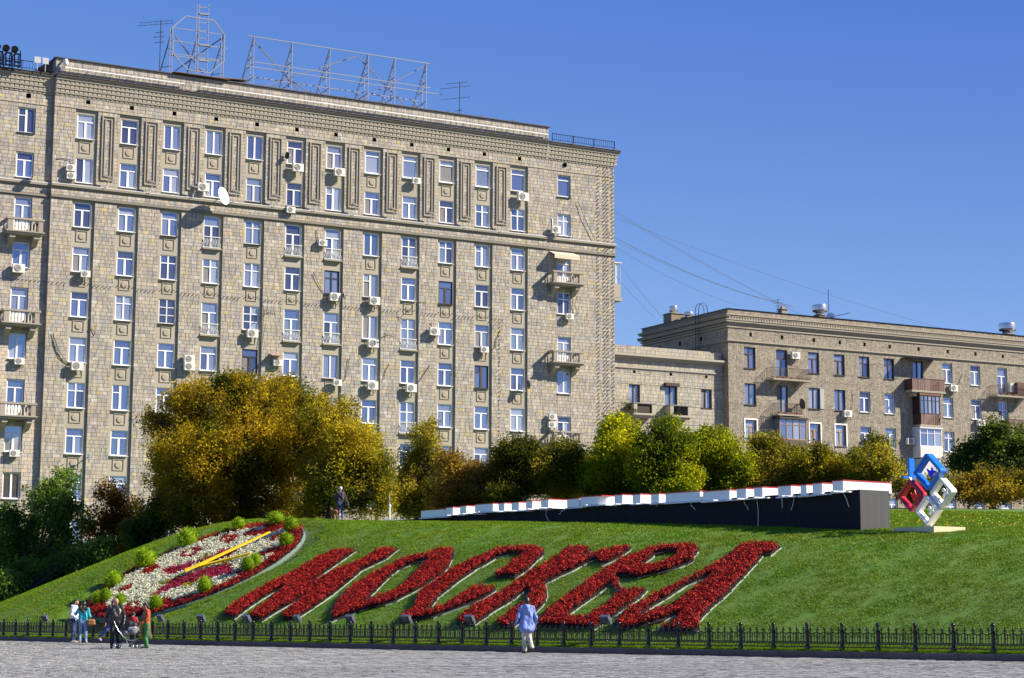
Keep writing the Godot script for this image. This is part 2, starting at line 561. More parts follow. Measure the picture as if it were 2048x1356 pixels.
func pane_mesh(w: float, h: float) -> Mesh:
	var key := "pane%.2f_%.2f" % [w, h]
	if not meshes.has(key):
		var b := MB.new()
		b.box(Vector3(-w * 0.5, -h * 0.5, -0.01), Vector3(w * 0.5, h * 0.5, 0.0))
		meshes[key] = b.mesh()
	return meshes[key]
func window(parent: Node, u: float, v0: float, v1: float, w: float, wid: float, kd: String, fm: Material, sill := true, called := "window") -> MeshInstance3D:
	# kd: T transom above a mullion, X transom and full mullion, I mullion only, O one pane under a transom, S small vent top left, D balcony door, Q six lights
	var h := v1 - v0
	var key := "win%s%.2f_%.2f" % [kd, wid, h]
	var hw := wid * 0.5
	var holes := []
	var f := 0.065
	match kd:
		"T":
			holes = [[-hw + f, hw - f, h * 0.70 + f * 0.5, h - f], [-hw + f, -0.07, f, h * 0.70 - f * 0.6], [0.07, hw - f, f, h * 0.70 - f * 0.6]]
		"X":
			holes = [[-hw + f, -0.05, h * 0.68 + f * 0.5, h - f], [0.05, hw - f, h * 0.68 + f * 0.5, h - f], [-hw + f, -0.05, f, h * 0.68 - f * 0.5], [0.05, hw - f, f, h * 0.68 - f * 0.5]]
		"I":
			holes = [[-hw + f, -0.06, f, h - f], [0.06, hw - f, f, h - f]]
		"O":
			holes = [[-hw + f, hw - f, f * 1.8, h * 0.78 - f * 0.6], [-hw + f, hw - f, h * 0.78 + f * 0.6, h - f]]
		"S":
			holes = [[-hw + f, -0.09, h * 0.70 + f * 0.5, h - f], [-hw + f, -0.09, f, h * 0.70 - f * 0.5], [0.07, hw - f, f, h - f]]
		"D":
			holes = [[-hw + f, hw - f, h * 0.78 + f * 0.5, h - f], [-hw + f, -0.06, h * 0.30, h * 0.78 - f * 0.5], [0.06, hw - f, h * 0.30, h * 0.78 - f * 0.5]]
		"Q":
			holes = [[-hw + f, -0.04, h * 0.68, h - f], [0.04, hw - f, h * 0.68, h - f], [-hw + f, -0.04, h * 0.36, h * 0.65], [0.04, hw - f, h * 0.36, h * 0.65], [-hw + f, -0.04, f, h * 0.33], [0.04, hw - f, f, h * 0.33]]
	if not meshes.has(key):
		# the frame: strips of wood between the panes
		var b := MB.new()
		var us := [-hw, hw]; var vs := [0.0, h]
		for q in holes:
			for x in [q[0], q[1]]:
				if not us.has(x): us.append(x)
			for y in [q[2], q[3]]:
				if not vs.has(y): vs.append(y)
		us.sort(); vs.sort()
		for j in vs.size() - 1:
			var run := -1
			for i in us.size():
				var solid := false
				if i < us.size() - 1:
					var cx: float = (us[i] + us[i + 1]) * 0.5; var cy: float = (vs[j] + vs[j + 1]) * 0.5
					solid = true
					for q in holes:
						if cx > q[0] and cx < q[1] and cy > q[2] and cy < q[3]: solid = false
				if solid and run < 0: run = i
				if not solid and run >= 0:
					b.box(Vector3(us[run], vs[j], -0.03), Vector3(us[i], vs[j + 1], 0.05))
					run = -1
		meshes[key] = b.mesh()
	var o := obj(called, meshes[key], fm, parent)
	o.position = Vector3(u, v0, w)
	var tint := rng.randi() % 6
	var screened := rng.randf() < 0.22
	for k in holes.size():
		var q = holes[k]
		var g: Material = M.glass[tint]
		if rng.randf() < 0.3: g = M.glass[rng.randi() % 6]
		if screened and k == holes.size() - 2 and kd != "D": g = M.screen
		var p := obj("pane", pane_mesh(q[1] - q[0], q[3] - q[2]), g, o)
		p.position = Vector3((q[0] + q[1]) * 0.5, (q[2] + q[3]) * 0.5, -0.005)
		p.rotation = Vector3(rng.randf_range(-0.02, 0.02), rng.randf_range(-0.02, 0.02), 0)
	if sill:
		var s := obj("sill", sill_mesh(wid), M.white if fm == M.white else M.cap, o)
		s.position = Vector3(0, 0, 0)
	return o
func sill_mesh(wid: float) -> Mesh:
	var key := "sill%.2f" % wid
	if not meshes.has(key):
		var b := MB.new()
		b.obox(Transform3D(Basis(Vector3(1, 0, 0), 0.15), Vector3(0, -0.02, 0.17)), Vector3(wid + 0.1, 0.03, 0.27))
		meshes[key] = b.mesh()
	return meshes[key]
func balcony(parent: Node, u: float, v: float, w0: float, wid: float, dep: float) -> void:   # stone balcony on brackets with turned balusters; v: top of the slab
	var b := MB.new()
	var c := L(0.36, 0.32, 0.26)
	var hw := wid * 0.5
	b.box(Vector3(u - hw - 0.08, v - 0.09, w0), Vector3(u + hw + 0.08, v, w0 + dep + 0.08), c)
	b.box(Vector3(u - hw, v - 0.20, w0), Vector3(u + hw, v - 0.092, w0 + dep), jit(c, 0.1))
	for s in [-1, 1]:
		var bx: float = u + s * (hw - 0.42)
		b.prism(Transform3D(Basis(Vector3(0, 0, 1), Vector3(0, 1, 0), Vector3(-1, 0, 0)), Vector3(bx, v - 0.202, w0)), PackedVector2Array([Vector2(0, 0), Vector2(dep * 0.86, 0), Vector2(dep * 0.86, -0.28), Vector2(dep * 0.7, -0.33), Vector2(dep * 0.45, -0.42), Vector2(dep * 0.25, -0.62), Vector2(0, -0.72)]), -0.19, 0.19, c)
	var o := obj("balcony", b, M.stonefine, parent)
	if not meshes.has("baluster"):
		var q := MB.new()
		q.lathe(Transform3D(), [Vector2(0.055, 0), Vector2(0.055, 0.06), Vector2(0.035, 0.09), Vector2(0.062, 0.25), Vector2(0.05, 0.38), Vector2(0.032, 0.52), Vector2(0.03, 0.66), Vector2(0.052, 0.70), Vector2(0.052, 0.76)], 8)
		meshes.baluster = q.mesh()
		M.baluster = mat(L(0.46, 0.42, 0.35), 0.8)
	var n := int(wid / 0.22)
	for k in n:
		if k < 2 or k > n - 3: continue
		var p := obj("baluster", meshes.baluster, M.baluster, o)
		p.position = Vector3(u - hw + wid * (k + 0.5) / n, v, w0 + dep - 0.13)
	for s in [-1, 1]:
		for k in 3:
			var p2 := obj("baluster", meshes.baluster, M.baluster, o)
			p2.position = Vector3(u + s * (hw - 0.13), v, w0 + 0.12 + k * 0.23)
	var r := MB.new()
	r.box(Vector3(u - hw - 0.04, v + 0.762, w0 + dep - 0.26), Vector3(u + hw + 0.04, v + 0.90, w0 + dep + 0.04), c)
	for s in [-1, 1]:
		r.box(Vector3(u + s * (hw - 0.12) - 0.13, v + 0.763, w0), Vector3(u + s * (hw - 0.12) + 0.13, v + 0.898, w0 + dep - 0.262), c)
		r.box(Vector3(u + s * (hw - 0.2) - 0.16, v + 0.001, w0 + dep - 0.25), Vector3(u + s * (hw - 0.2) + 0.16, v + 0.76, w0 + dep), jit(c, 0.08))
	obj("handrail", r, M.stonefine, o)
func balconette(parent: Node, u: float, v: float, w0: float, wid: float) -> void:   # wavy white bars in front of a tall window
	var s := MB.new()
	s.box(Vector3(u - wid * 0.5 - 0.08, v - 0.1, w0), Vector3(u + wid * 0.5 + 0.08, v, w0 + 0.28), L(0.34, 0.30, 0.24))
	var o := obj("balconette", s, M.stonefine, parent)
	var key := "wavy%.2f" % wid
	if not meshes.has(key):
		var b := MB.new()
		var n := 11
		for k in n:
			var x := -wid * 0.5 + wid * (k + 0.5) / n
			var pts := []
			for j in 7: pts.append(Vector3(x + 0.025 * sin(j * 1.4), 0.02 + j * 0.13, 0.2 + 0.06 * sin(j * 1.0)))
			b.tube(pts, 0.02, 5)
		b.box(Vector3(-wid * 0.5, 0.80, 0.18), Vector3(wid * 0.5, 0.85, 0.25))
		b.box(Vector3(-wid * 0.5, 0.02, 0.18), Vector3(wid * 0.5, 0.06, 0.25))
		meshes[key] = b.mesh()
	var r := obj("wavy_railing", meshes[key], M.offwhite, o)
	r.position = Vector3(u, v, w0)

func tower_block() -> void:
	var B := base("apartment_building", "tall stone clad apartment block with deep cornice and rows of white windows", "building", Vector3(FX, 0, -FD), FA)
	var stone := L(0.40, 0.36, 0.29)
	var pal := [[0.40, L(0.452, 0.400, 0.326), 0.09], [0.27, L(0.404, 0.374, 0.347), 0.09], [0.18, L(0.488, 0.426, 0.331), 0.08], [0.11, L(0.525, 0.484, 0.416), 0.07], [0.025, L(0.525, 0.442, 0.251), 0.08], [0.015, L(0.347, 0.317, 0.288), 0.08]]
	var palg := [[0.5, L(0.441, 0.400, 0.341), 0.08], [0.3, L(0.404, 0.374, 0.341), 0.08], [0.2, L(0.482, 0.432, 0.358), 0.08]]
	var core := MB.new()
	core.box(Vector3(-16, -1, -13), Vector3(-2.3, 38.2, -0.75), L(0.12, 0.11, 0.1))
	core.box(Vector3(-2.298, -1, -12.99), Vector3(43.7, 38.2, -0.62), L(0.12, 0.11, 0.1))
	core.box(Vector3(43.702, -1, -13), Vector3(43.86, 38.2, -0.1), L(0.3, 0.27, 0.22))
	obj("wall_core", core, M.stone, B)
	var wall := MB.new()       # the masonry skin: everything that the blocks are set on
	var zones := []
	var mortar := L(0.29, 0.265, 0.22)
	var H := 3.2
	var sill0 := 33.94
	var wo := {}               # openings: column, row -> [bottom, top, kind, material]
	var french := {"4_2": 1, "6_2": 1, "7_2": 1, "9_2": 1, "4_4": 1, "6_4": 1, "7_4": 1, "9_4": 1, "9_6": 1}
	var nomedal := {"6_0": 1, "7_0": 1, "9_0": 1, "12_0": 1}
	var kinds := ["T", "T", "T", "T", "X", "T", "I", "S"]
	for c in 14:
		for r in 10:
			var s := sill0 - H * r
			var top := s + 1.78
			var kd: String = kinds[rng.randi() % kinds.size()]
			var fm: Material = M.white
			if rng.randf() < 0.10: fm = M.offwhite
			if rng.randf() < 0.015: fm = M.brown
			if r == 0 and c in [3, 4, 5]: kd = "I"
			if r == 0 and c in [8, 9, 10, 11, 12, 13]: kd = "O"
			if r == 0 and c in [1, 2, 6, 7]: kd = "T"
			if r == 1 and c >= 11: kd = "X"
			if c == 7 and r == 3: fm = M.dark; kd = "X"
			if (c == 4 and r == 2) or (c == 5 and r == 2): fm = M.offwhite; kd = "X"
			if c == 3 and r == 4: kd = "Q"; fm = M.offwhite
			if c == 5 and r == 4: kd = "Q"
			if (c == 3 or c == 4 or c == 5) and r == 3: kd = "X"
			if french.has("%d_%d" % [c, r]): s -= 0.62; kd = "T" if c != 9 else "X"
			if (c == 0 or c == 13) and r in [2, 4, 6]:
				s = sill0 - H * r - 0.75; kd = "D"
				top = sill0 - H * r + (1.78 if c == 0 else 1.35)
			wo["%d_%d" % [c, r]] = [s, top, kd, fm]
	# left wing, set back; one window axis
	var zl := -0.32
	stack_zone(wall, zones, wo, 0, -16.0, -2.3, -4.13, 1.18, zl, [[0.0, 29.42], [30.56, 36.84]], 10, mortar)
	# the middle: pilasters and sunk window strips
	var lower := [0.0, 29.42]; var upper := [30.56, 36.05]
	for c in range(1, 13):
		var uc := (c - 1) * 3.174
		var a := -2.3 if c == 1 else uc - 3.174 + 0.83
		for z in [lower, upper]:
			wall.box(Vector3(a, z[0], -0.621), Vector3(uc - 0.77, z[1], 0.0), mortar)
			zones.append([a, uc - 0.77, z[0], z[1], 0.0])
		# jambs and spandrels of the strip
		for z in [lower, upper]:
			var sc := jit(stone, 0.06)
			wall.box(Vector3(uc - 0.769, z[0], -0.62), Vector3(uc - 0.61, z[1], -0.12), sc)
			wall.box(Vector3(uc + 0.61, z[0], -0.62), Vector3(uc + 0.829, z[1], -0.12), jit(stone, 0.06))
			var prev: float = z[1]
			for r in 10:
				var o = wo["%d_%d" % [c, r]]
				if o[0] < z[0] - 0.01 or o[1] > z[1] + 0.01: continue
				spandrel(wall, uc, o[1], prev, jit(stone, 0.07))
				prev = o[0]
			spandrel(wall, uc, z[0], prev, jit(stone, 0.07))
	wall.box(Vector3(11 * 3.174 + 0.83, 0, -0.621), Vector3(37.5, 29.42, 0.0), mortar); zones.append([11 * 3.174 + 0.83, 37.5, 0, 29.42, 0.0])
	wall.box(Vector3(11 * 3.174 + 0.83, 30.56, -0.621), Vector3(37.5, 36.05, 0.0), mortar); zones.append([11 * 3.174 + 0.83, 37.5, 30.56, 36.05, 0.0])
	wall.box(Vector3(-2.3, 36.05, -0.621), Vector3(37.5, 36.86, 0.0), mortar)
	var ven := []
	for c in range(1, 13): ven.append((c - 1) * 3.174 + 0.08)
	var xa := -2.3
	for x in ven:
		zones.append([xa, x - 0.14, 36.12, 36.86, 0.0]); zones.append([x - 0.14, x + 0.14, 36.12, 36.47, 0.0]); zones.append([x - 0.14, x + 0.14, 36.76, 36.86, 0.0])
		xa = x + 0.14
	zones.append([xa, 37.5, 36.12, 36.86, 0.0])
	# right wing, very slightly back
	stack_zone(wall, zones, wo, 13, 37.5, 43.86, 39.13, 1.16, -0.07, [[0.0, 29.42], [30.56, 36.84]], 10, mortar)
	obj("wall", wall, M.stonefine, B)
	# vents
	for x in ven + [-4.05, 39.2]:
		var vb := MB.new()
		var ww := -0.3 if x < -3 else 0.0
		vb.box(Vector3(x - 0.138, 36.475, ww - 0.2), Vector3(x + 0.138, 36.755, ww + 0.012))
		var vm := obj("vent", vb, M.void, B)
		if x == -4.05 or x == 39.2: vm.position.z = 0.03
	# windows
	for c in 14:
		var uc := (c - 1) * 3.174
		if c == 0: uc = -4.13
		if c == 13: uc = 39.13
		for r in 10:
			if r == 9 and c > 3: continue
			if c in [3, 4, 5, 6, 7] and r > 7: continue
			var o = wo["%d_%d" % [c, r]]
			var zw := -0.23
			if c == 0: zw = zl - 0.15
			if c == 13: zw = -0.22
			var wd := 1.2 if c > 0 and c < 13 else 1.16
			window(B, uc, o[0], o[1], zw, wd, o[2], o[3], not (french.has("%d_%d" % [c, r]) or o[2] == "D"))
			if c > 0 and c < 13 and not french.has("%d_%d" % [c, r]) and not nomedal.has("%d_%d" % [c, r]) and r != 1: medallion(B, uc, o[0])
			if french.has("%d_%d" % [c, r]): balconette(B, uc, o[0], -0.12, 1.3)
	for r in [2, 4, 6]:
		balcony(B, -4.13, sill0 - H * r - 0.80, zl, 2.5, 1.05)
		balcony(B, 38.95, sill0 - H * r - 0.80, -0.07, 2.75, 1.05)
	# cream awning over the top right balcony
	var aw := MB.new()
	aw.prism(Transform3D(Basis(Vector3(0, 0, 1), Vector3(0, 1, 0), Vector3(-1, 0, 0)), Vector3(38.9, 28.95, -0.04)), PackedVector2Array([Vector2(0, 0.42), Vector2(0.9, 0.05), Vector2(0.9, -0.28), Vector2(0.87, -0.28), Vector2(0.87, 0.02), Vector2(0, 0.37)]), -1.15, 1.15)
	obj("awning", aw, mat(L(0.55, 0.49, 0.36), 0.8), B)
	# niches with a double moulding between the top windows
	for c in range(1, 12):
		var m0 := (c - 1) * 3.174 + 1.61
		var nb := MB.new()
		for q in [[0.47, 31.07, 35.79, 0.12], [0.26, 31.34, 35.56, 0.10]]:
			var hw: float = q[0]
			var t := 0.075
			var z1: float = q[3]
			nb.box(Vector3(m0 - hw, q[1], 0.0), Vector3(m0 - hw + t, q[2], z1), stone)
			nb.box(Vector3(m0 + hw - t, q[1], 0.0), Vector3(m0 + hw, q[2], z1), stone)
			nb.box(Vector3(m0 - hw + t, q[2] - t, 0.0), Vector3(m0 + hw - t, q[2], z1), stone)
			nb.box(Vector3(m0 - hw + t, q[1], 0.0), Vector3(m0 + hw - t, q[1] + t, z1), stone)
		obj("niche_moulding", nb, M.stonefine, B)
	# string course, frieze, ledges
	for q in [[-16.0, -2.302, zl], [-2.3, 37.5, 0.0], [37.502, 43.98, -0.07]]:
		var bl := MB.new()
		var w: float = q[2]
		bl.box(Vector3(q[0], 36.05, w), Vector3(q[1] if q[1] < 43 else 43.88, 36.118, w + 0.06), jit(stone, 0.05))
		obj("string_course", bl, M.stonefine, B)
		bl = MB.new()
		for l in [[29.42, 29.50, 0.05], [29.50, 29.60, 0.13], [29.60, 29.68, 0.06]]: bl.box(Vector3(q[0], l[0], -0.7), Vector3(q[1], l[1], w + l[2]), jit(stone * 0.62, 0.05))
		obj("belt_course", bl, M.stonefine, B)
		bl = MB.new()
		bl.box(Vector3(q[0], 29.68, -0.7), Vector3(q[1], 30.20, w - 0.01), mortar)
		obj("frieze", bl, M.stonefine, B)
		zones.append([q[0], minf(q[1], 43.9), 29.70, 30.19, w - 0.01])
		bl = MB.new()
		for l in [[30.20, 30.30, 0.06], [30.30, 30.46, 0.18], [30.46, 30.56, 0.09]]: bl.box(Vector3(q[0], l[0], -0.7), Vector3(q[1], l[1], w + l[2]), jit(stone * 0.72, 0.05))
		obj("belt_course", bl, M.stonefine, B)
		var tr := MB.new()
		tr.box(Vector3(q[0], 30.462, w + 0.092), Vector3(q[1], 30.495, w + 0.19))
		obj("belt_flashing", tr, M.white, B)
		# cornice of corbelled dentil rows
		var e: float = q[1] if q[1] < 43 else 43.86
		var ends := 1.0 if q[1] > 43 else 0.0
		var co := MB.new(); var de := MB.new()
		var lay := [[36.86, 37.02, 0.06, 0.14], [37.10, 37.34, 0.13, 0.19], [37.42, 37.66, 0.20, 0.19], [37.74, 37.94, 0.27, 0.12]]
		for l in lay:
			var oz: float = l[2]
			co.box(Vector3(q[0], l[1], -0.7), Vector3(e + ends * oz, l[1] + 0.07, w + oz + 0.05), jit(stone, 0.04))
			co.box(Vector3(q[0], l[0], -0.7), Vector3(e + ends * (oz - 0.06), l[1], w + oz - 0.045), jit(stone, 0.04))
			var x: float = q[0] + 0.05
			while x < e + ends * (oz - 0.1):
				de.box(Vector3(x, l[0] + 0.02, w + oz - 0.044), Vector3(x + l[3] + 0.06, l[1] - 0.001, w + oz - 0.01), jit(stone, 0.08))
				x += 0.33
		co.box(Vector3(q[0], 38.02, -0.7), Vector3(e + ends * 0.34, 38.12, w + 0.34), stone)
		co.box(Vector3(q[0], 38.12, -0.7), Vector3(e + ends * 0.42, 38.28, w + 0.42), L(0.06, 0.055, 0.05))
		obj("cornice", co, M.stonefine, B)
		kind(obj("cornice_dentils", de, M.stonefine, B), "stuff")
		var ca := MB.new()
		ca.box(Vector3(q[0], 38.282, -12), Vector3(e + ends * 0.46, 38.33, w + 0.46))
		obj("cornice_flashing", ca, M.cap, B)
	# block cladding
	var vari := []
	for k in 12:
		var b := MB.new()
		b.block(-0.5, 0.5, -0.5, 0.5, -0.5, 0.5, 0.04)
		vari.append([b.mesh(), mat(tone(pal), 0.9)])
	var st := MB.new()
	clad(st, zones, 0.2667, 0.30, 0.56, pal, [-7.0, 4.2, 9.6, 21.0, vari, 300], B)
	kind(obj("stone_blocks", st, M.stone, B), "stuff")
	# attic storey wall with its own blocks, metal cap and roof
	var at := MB.new()
	at.box(Vector3(-2.35, 38.335, -0.6), Vector3(37.6, 39.5, 0.10), mortar)
	obj("attic_wall", at, M.stonefine, B)
	var ast := MB.new()
	clad(ast, [[-2.35, 37.6, 38.34, 39.48, 0.10]], 0.285, 0.34, 0.6, palg)
	for k in 4: ast.block(0, 0.6, 0, 0.28, 0, 0.02, 0.01, stone)
	kind(obj("attic_blocks", ast, M.stone, B), "stuff")
	var cap := MB.new()
	cap.box(Vector3(-2.45, 39.502, -0.7), Vector3(37.7, 39.57, 0.24))
	obj("attic_flashing", cap, M.cap, B)
	var rf := MB.new()
	rf.quad(Vector3(-2.3, 39.572, 0.0), Vector3(37.6, 39.572, 0.0), Vector3(37.6, 40.3, -6.0), Vector3(-2.3, 40.3, -6.0), Color.WHITE)
	rf.quad(Vector3(37.6, 39.57, -12.0), Vector3(-2.3, 39.57, -12.0), Vector3(-2.3, 40.3, -6.0), Vector3(37.6, 40.3, -6.0), Color.WHITE)
	obj("roof", rf, M.roofmetal, B)
	var rust := MB.new()
	rust.obox(Transform3D(Basis(Vector3(1, 0, 0), 0.12), Vector3(8.3, 39.68, 0.0)), Vector3(4.2, 0.05, 0.9), L(0.20, 0.10, 0.05))
	rust.obox(Transform3D(Basis(Vector3(0, 0, 1), 0.06), Vector3(10.6, 39.74, 0.0)), Vector3(2.4, 0.06, 0.7), L(0.16, 0.11, 0.08))
	obj("rusty_sheet", rust, M.stonefine, B)
	for k in 9:
		var hkb := MB.new()
		hkb.bar(Vector3(11.0 + k * 2.9, 39.57, 0.12), Vector3(11.25 + k * 2.9, 39.74, 0.05), 0.09, 0.09)
		obj("roof_hook", hkb, M.dark, B)
	# white rails on brackets along the attic
	for q in [[-2.0, 7.0], [8.4, 22.0], [22.02, 37.4]]:
		var ra := MB.new()
		ra.box(Vector3(q[0], 38.80, 0.30), Vector3(q[1], 38.86, 0.40))
		obj("light_rail", ra, M.white, B)
	var br := MB.new()
	var bx := -1.9
	while bx < 37.4:
		br.bar(Vector3(bx, 38.79, 0.36), Vector3(bx - 0.0, 38.42, 0.13), 0.035, 0.035)
		bx += 0.62 if rng.randf() < 0.6 else 0.5
	kind(obj("rail_brackets", br, M.steel, B), "stuff")
	# iron hooks in rows: across the facade, down near the right end, and at the corner
	var hk := MB.new()
	var hx := -8.0
	while hx < 33.6:
		var sunk := fposmod(hx + 0.77, 3.174) < 1.6 and hx > -0.8
		var w2 := -0.12 if sunk else 0.0
		if hx < -2.3: w2 = zl
		var vy := (23.62 if sunk else 23.42) if hx > -2.3 else 23.5
		hk.bar(Vector3(hx, vy, w2 - 0.02), Vector3(hx, vy - 0.01, w2 + 0.14), 0.035, 0.05)
		hx += 0.29
	for q in [[33.25, 13.0, 23.4], [42.35, 12.0, 36.9], [42.95, 12.0, 36.9], [43.25, 12.0, 36.9], [43.75, 12.0, 36.9]]:
		var hv: float = q[1]
		while hv < q[2]:
			hk.bar(Vector3(q[0], hv, -0.05), Vector3(q[0] - 0.02, hv - 0.02, 0.10), 0.05, 0.06)
			hv += 0.34
	kind(obj("wall_hooks", hk, mat(L(0.16, 0.15, 0.14), 0.8), B), "stuff")
	# glazed balcony on the side wall beyond the corner
	var sb := MB.new()
	sb.box(Vector3(43.87, 25.95, -2.6), Vector3(44.95, 26.2, -0.6), stone)
	sb.box(Vector3(43.87, 26.25, -2.5), Vector3(44.85, 27.35, -0.7), stone)
	var sbo := obj("side_balcony", sb, M.stonefine, B)
	var sg := MB.new()
	for x in [-2.5, -1.9, -1.3, -0.75]: sg.box(Vector3(44.78, 27.35, x), Vector3(44.83, 29.1, x + 0.06))
	for x in [43.9, 44.34, 44.78]: sg.box(Vector3(x, 27.35, -0.74), Vector3(x + 0.05, 29.1, -0.69))
	sg.box(Vector3(43.88, 29.1, -2.6), Vector3(44.92, 29.16, -0.6))
	obj("glazing_frame", sg, M.offwhite, sbo)
	# thin cable that sags across the right wing
	# gallery railing at both ends of the roof
	rail(B, 37.75, 43.6, 38.33, 0.45)
	rail(B, -9.0, -2.6, 38.33, 0.2)

func rail(parent: Node, u0: float, u1: float, v: float, w: float) -> void:
	var b := MB.new()
	b.bar(Vector3(u0, v + 0.62, w), Vector3(u1, v + 0.62, w), 0.04, 0.04)
	b.bar(Vector3(u0, v + 0.12, w), Vector3(u1, v + 0.12, w), 0.03, 0.03)
	var x := u0
	while x <= u1:
		b.bar(Vector3(x, v + 0.1, w), Vector3(x, v + 0.62, w), 0.018, 0.018)
		x += 0.2
	x = u0
	while x <= u1 + 0.01:
		b.bar(Vector3(x, v, w), Vector3(x, v + 0.66, w), 0.05, 0.05)
		x += (u1 - u0) / 3.0
	obj("roof_railing", b, M.black, parent)
func spandrel(wall: MB, uc: float, v0: float, v1: float, col: Color) -> void:
	if v1 - v0 < 0.01: return
	wall.box(Vector3(uc - 0.609, v0, -0.62), Vector3(uc + 0.609, v1, -0.123), col)
func medallion(parent: Node, uc: float, sill: float) -> void:
	if not meshes.has("medal"):
		var b := MB.new()
		var c := L(0.40, 0.35, 0.27)
		for s in [-1, 1]:
			b.box(Vector3(s * 0.38 - 0.02, 0, 0), Vector3(s * 0.38 + 0.02, 0.8, 0.05), c)
			b.box(Vector3(-0.36, 0.4 + s * 0.38 - 0.02, 0), Vector3(0.36, 0.4 + s * 0.38 + 0.02, 0.05), c)
		b.lathe(Transform3D(Basis(Vector3(1, 0, 0), PI / 2), Vector3(0.01, 0.4, 0)), [Vector2(0.24, 0), Vector2(0.235, 0.045), Vector2(0.20, 0.05), Vector2(0.0, 0.05)], 20, c)
		meshes.medal = b.mesh()
	obj("medallion", meshes.medal, M.stonefine, parent).position = Vector3(uc, sill - 1.04, -0.123)
func stack_zone(wall: MB, zones: Array, wo: Dictionary, c: int, u0: float, u1: float, uc: float, wid: float, w: float, spans: Array, rows: int, col: Color) -> void:
	# a plain bay with one column of windows
	var hw := wid * 0.5 + 0.02
	for z in spans:
		wall.box(Vector3(u0, z[0], -0.8), Vector3(uc - hw, z[1], w), col); zones.append([u0, uc - hw, z[0], z[1], w])
		wall.box(Vector3(uc + hw, z[0], -0.8), Vector3(u1, z[1], w), col); zones.append([uc + hw, u1, z[0], z[1], w])
		var prev: float = z[1]
		for r in rows:
			var o = wo["%d_%d" % [c, r]]
			if o[0] < z[0] - 0.01 or o[1] > z[1] + 0.01: continue
			wall.box(Vector3(uc - hw, o[1], -0.8), Vector3(uc + hw, prev, w), col)
			# leave the vent hole of the top band free
			if prev > 36.5:
				zones.append([uc - hw, uc - 0.06, o[1], prev, w]); zones.append([uc + 0.22, uc + hw, o[1], prev, w])
				zones.append([uc - 0.06, uc + 0.22, o[1], 36.47, w]); zones.append([uc - 0.06, uc + 0.22, 36.76, prev, w])
			else: zones.append([uc - hw, uc + hw, o[1], prev, w])
			prev = o[0]
		wall.box(Vector3(uc - hw, z[0], -0.8), Vector3(uc + hw, prev, w), col)
		zones.append([uc - hw, uc + hw, z[0], prev, w])

func wall_with_holes(wall: MB, zones: Array, u0: float, u1: float, v0: float, v1: float, w: float, holes: Array, col: Color, back := -0.5) -> void:
	# holes: [u0, u1, v0, v1]; splits the rest into rectangles, row by row
	var vs := [v0, v1]
	for h in holes:
		for y in [h[2], h[3]]:
			if y > v0 and y < v1 and not vs.has(y): vs.append(y)
	vs.sort()
	for j in vs.size() - 1:
		var mid: float = (vs[j] + vs[j + 1]) * 0.5
		var cuts := []
		for h in holes:
			if mid > h[2] and mid < h[3]: cuts.append([h[0], h[1]])
		cuts.sort_custom(func(a, b): return a[0] < b[0])
		var x := u0
		for q in cuts:
			if q[0] > x + 0.001:
				wall.box(Vector3(x, vs[j], back), Vector3(q[0], vs[j + 1], w), col)
				zones.append([x, q[0], vs[j], vs[j + 1], w])
			x = maxf(x, q[1])
		if x < u1 - 0.001:
			wall.box(Vector3(x, vs[j], back), Vector3(u1, vs[j + 1], w), col)
			zones.append([x, u1, vs[j], vs[j + 1], w])

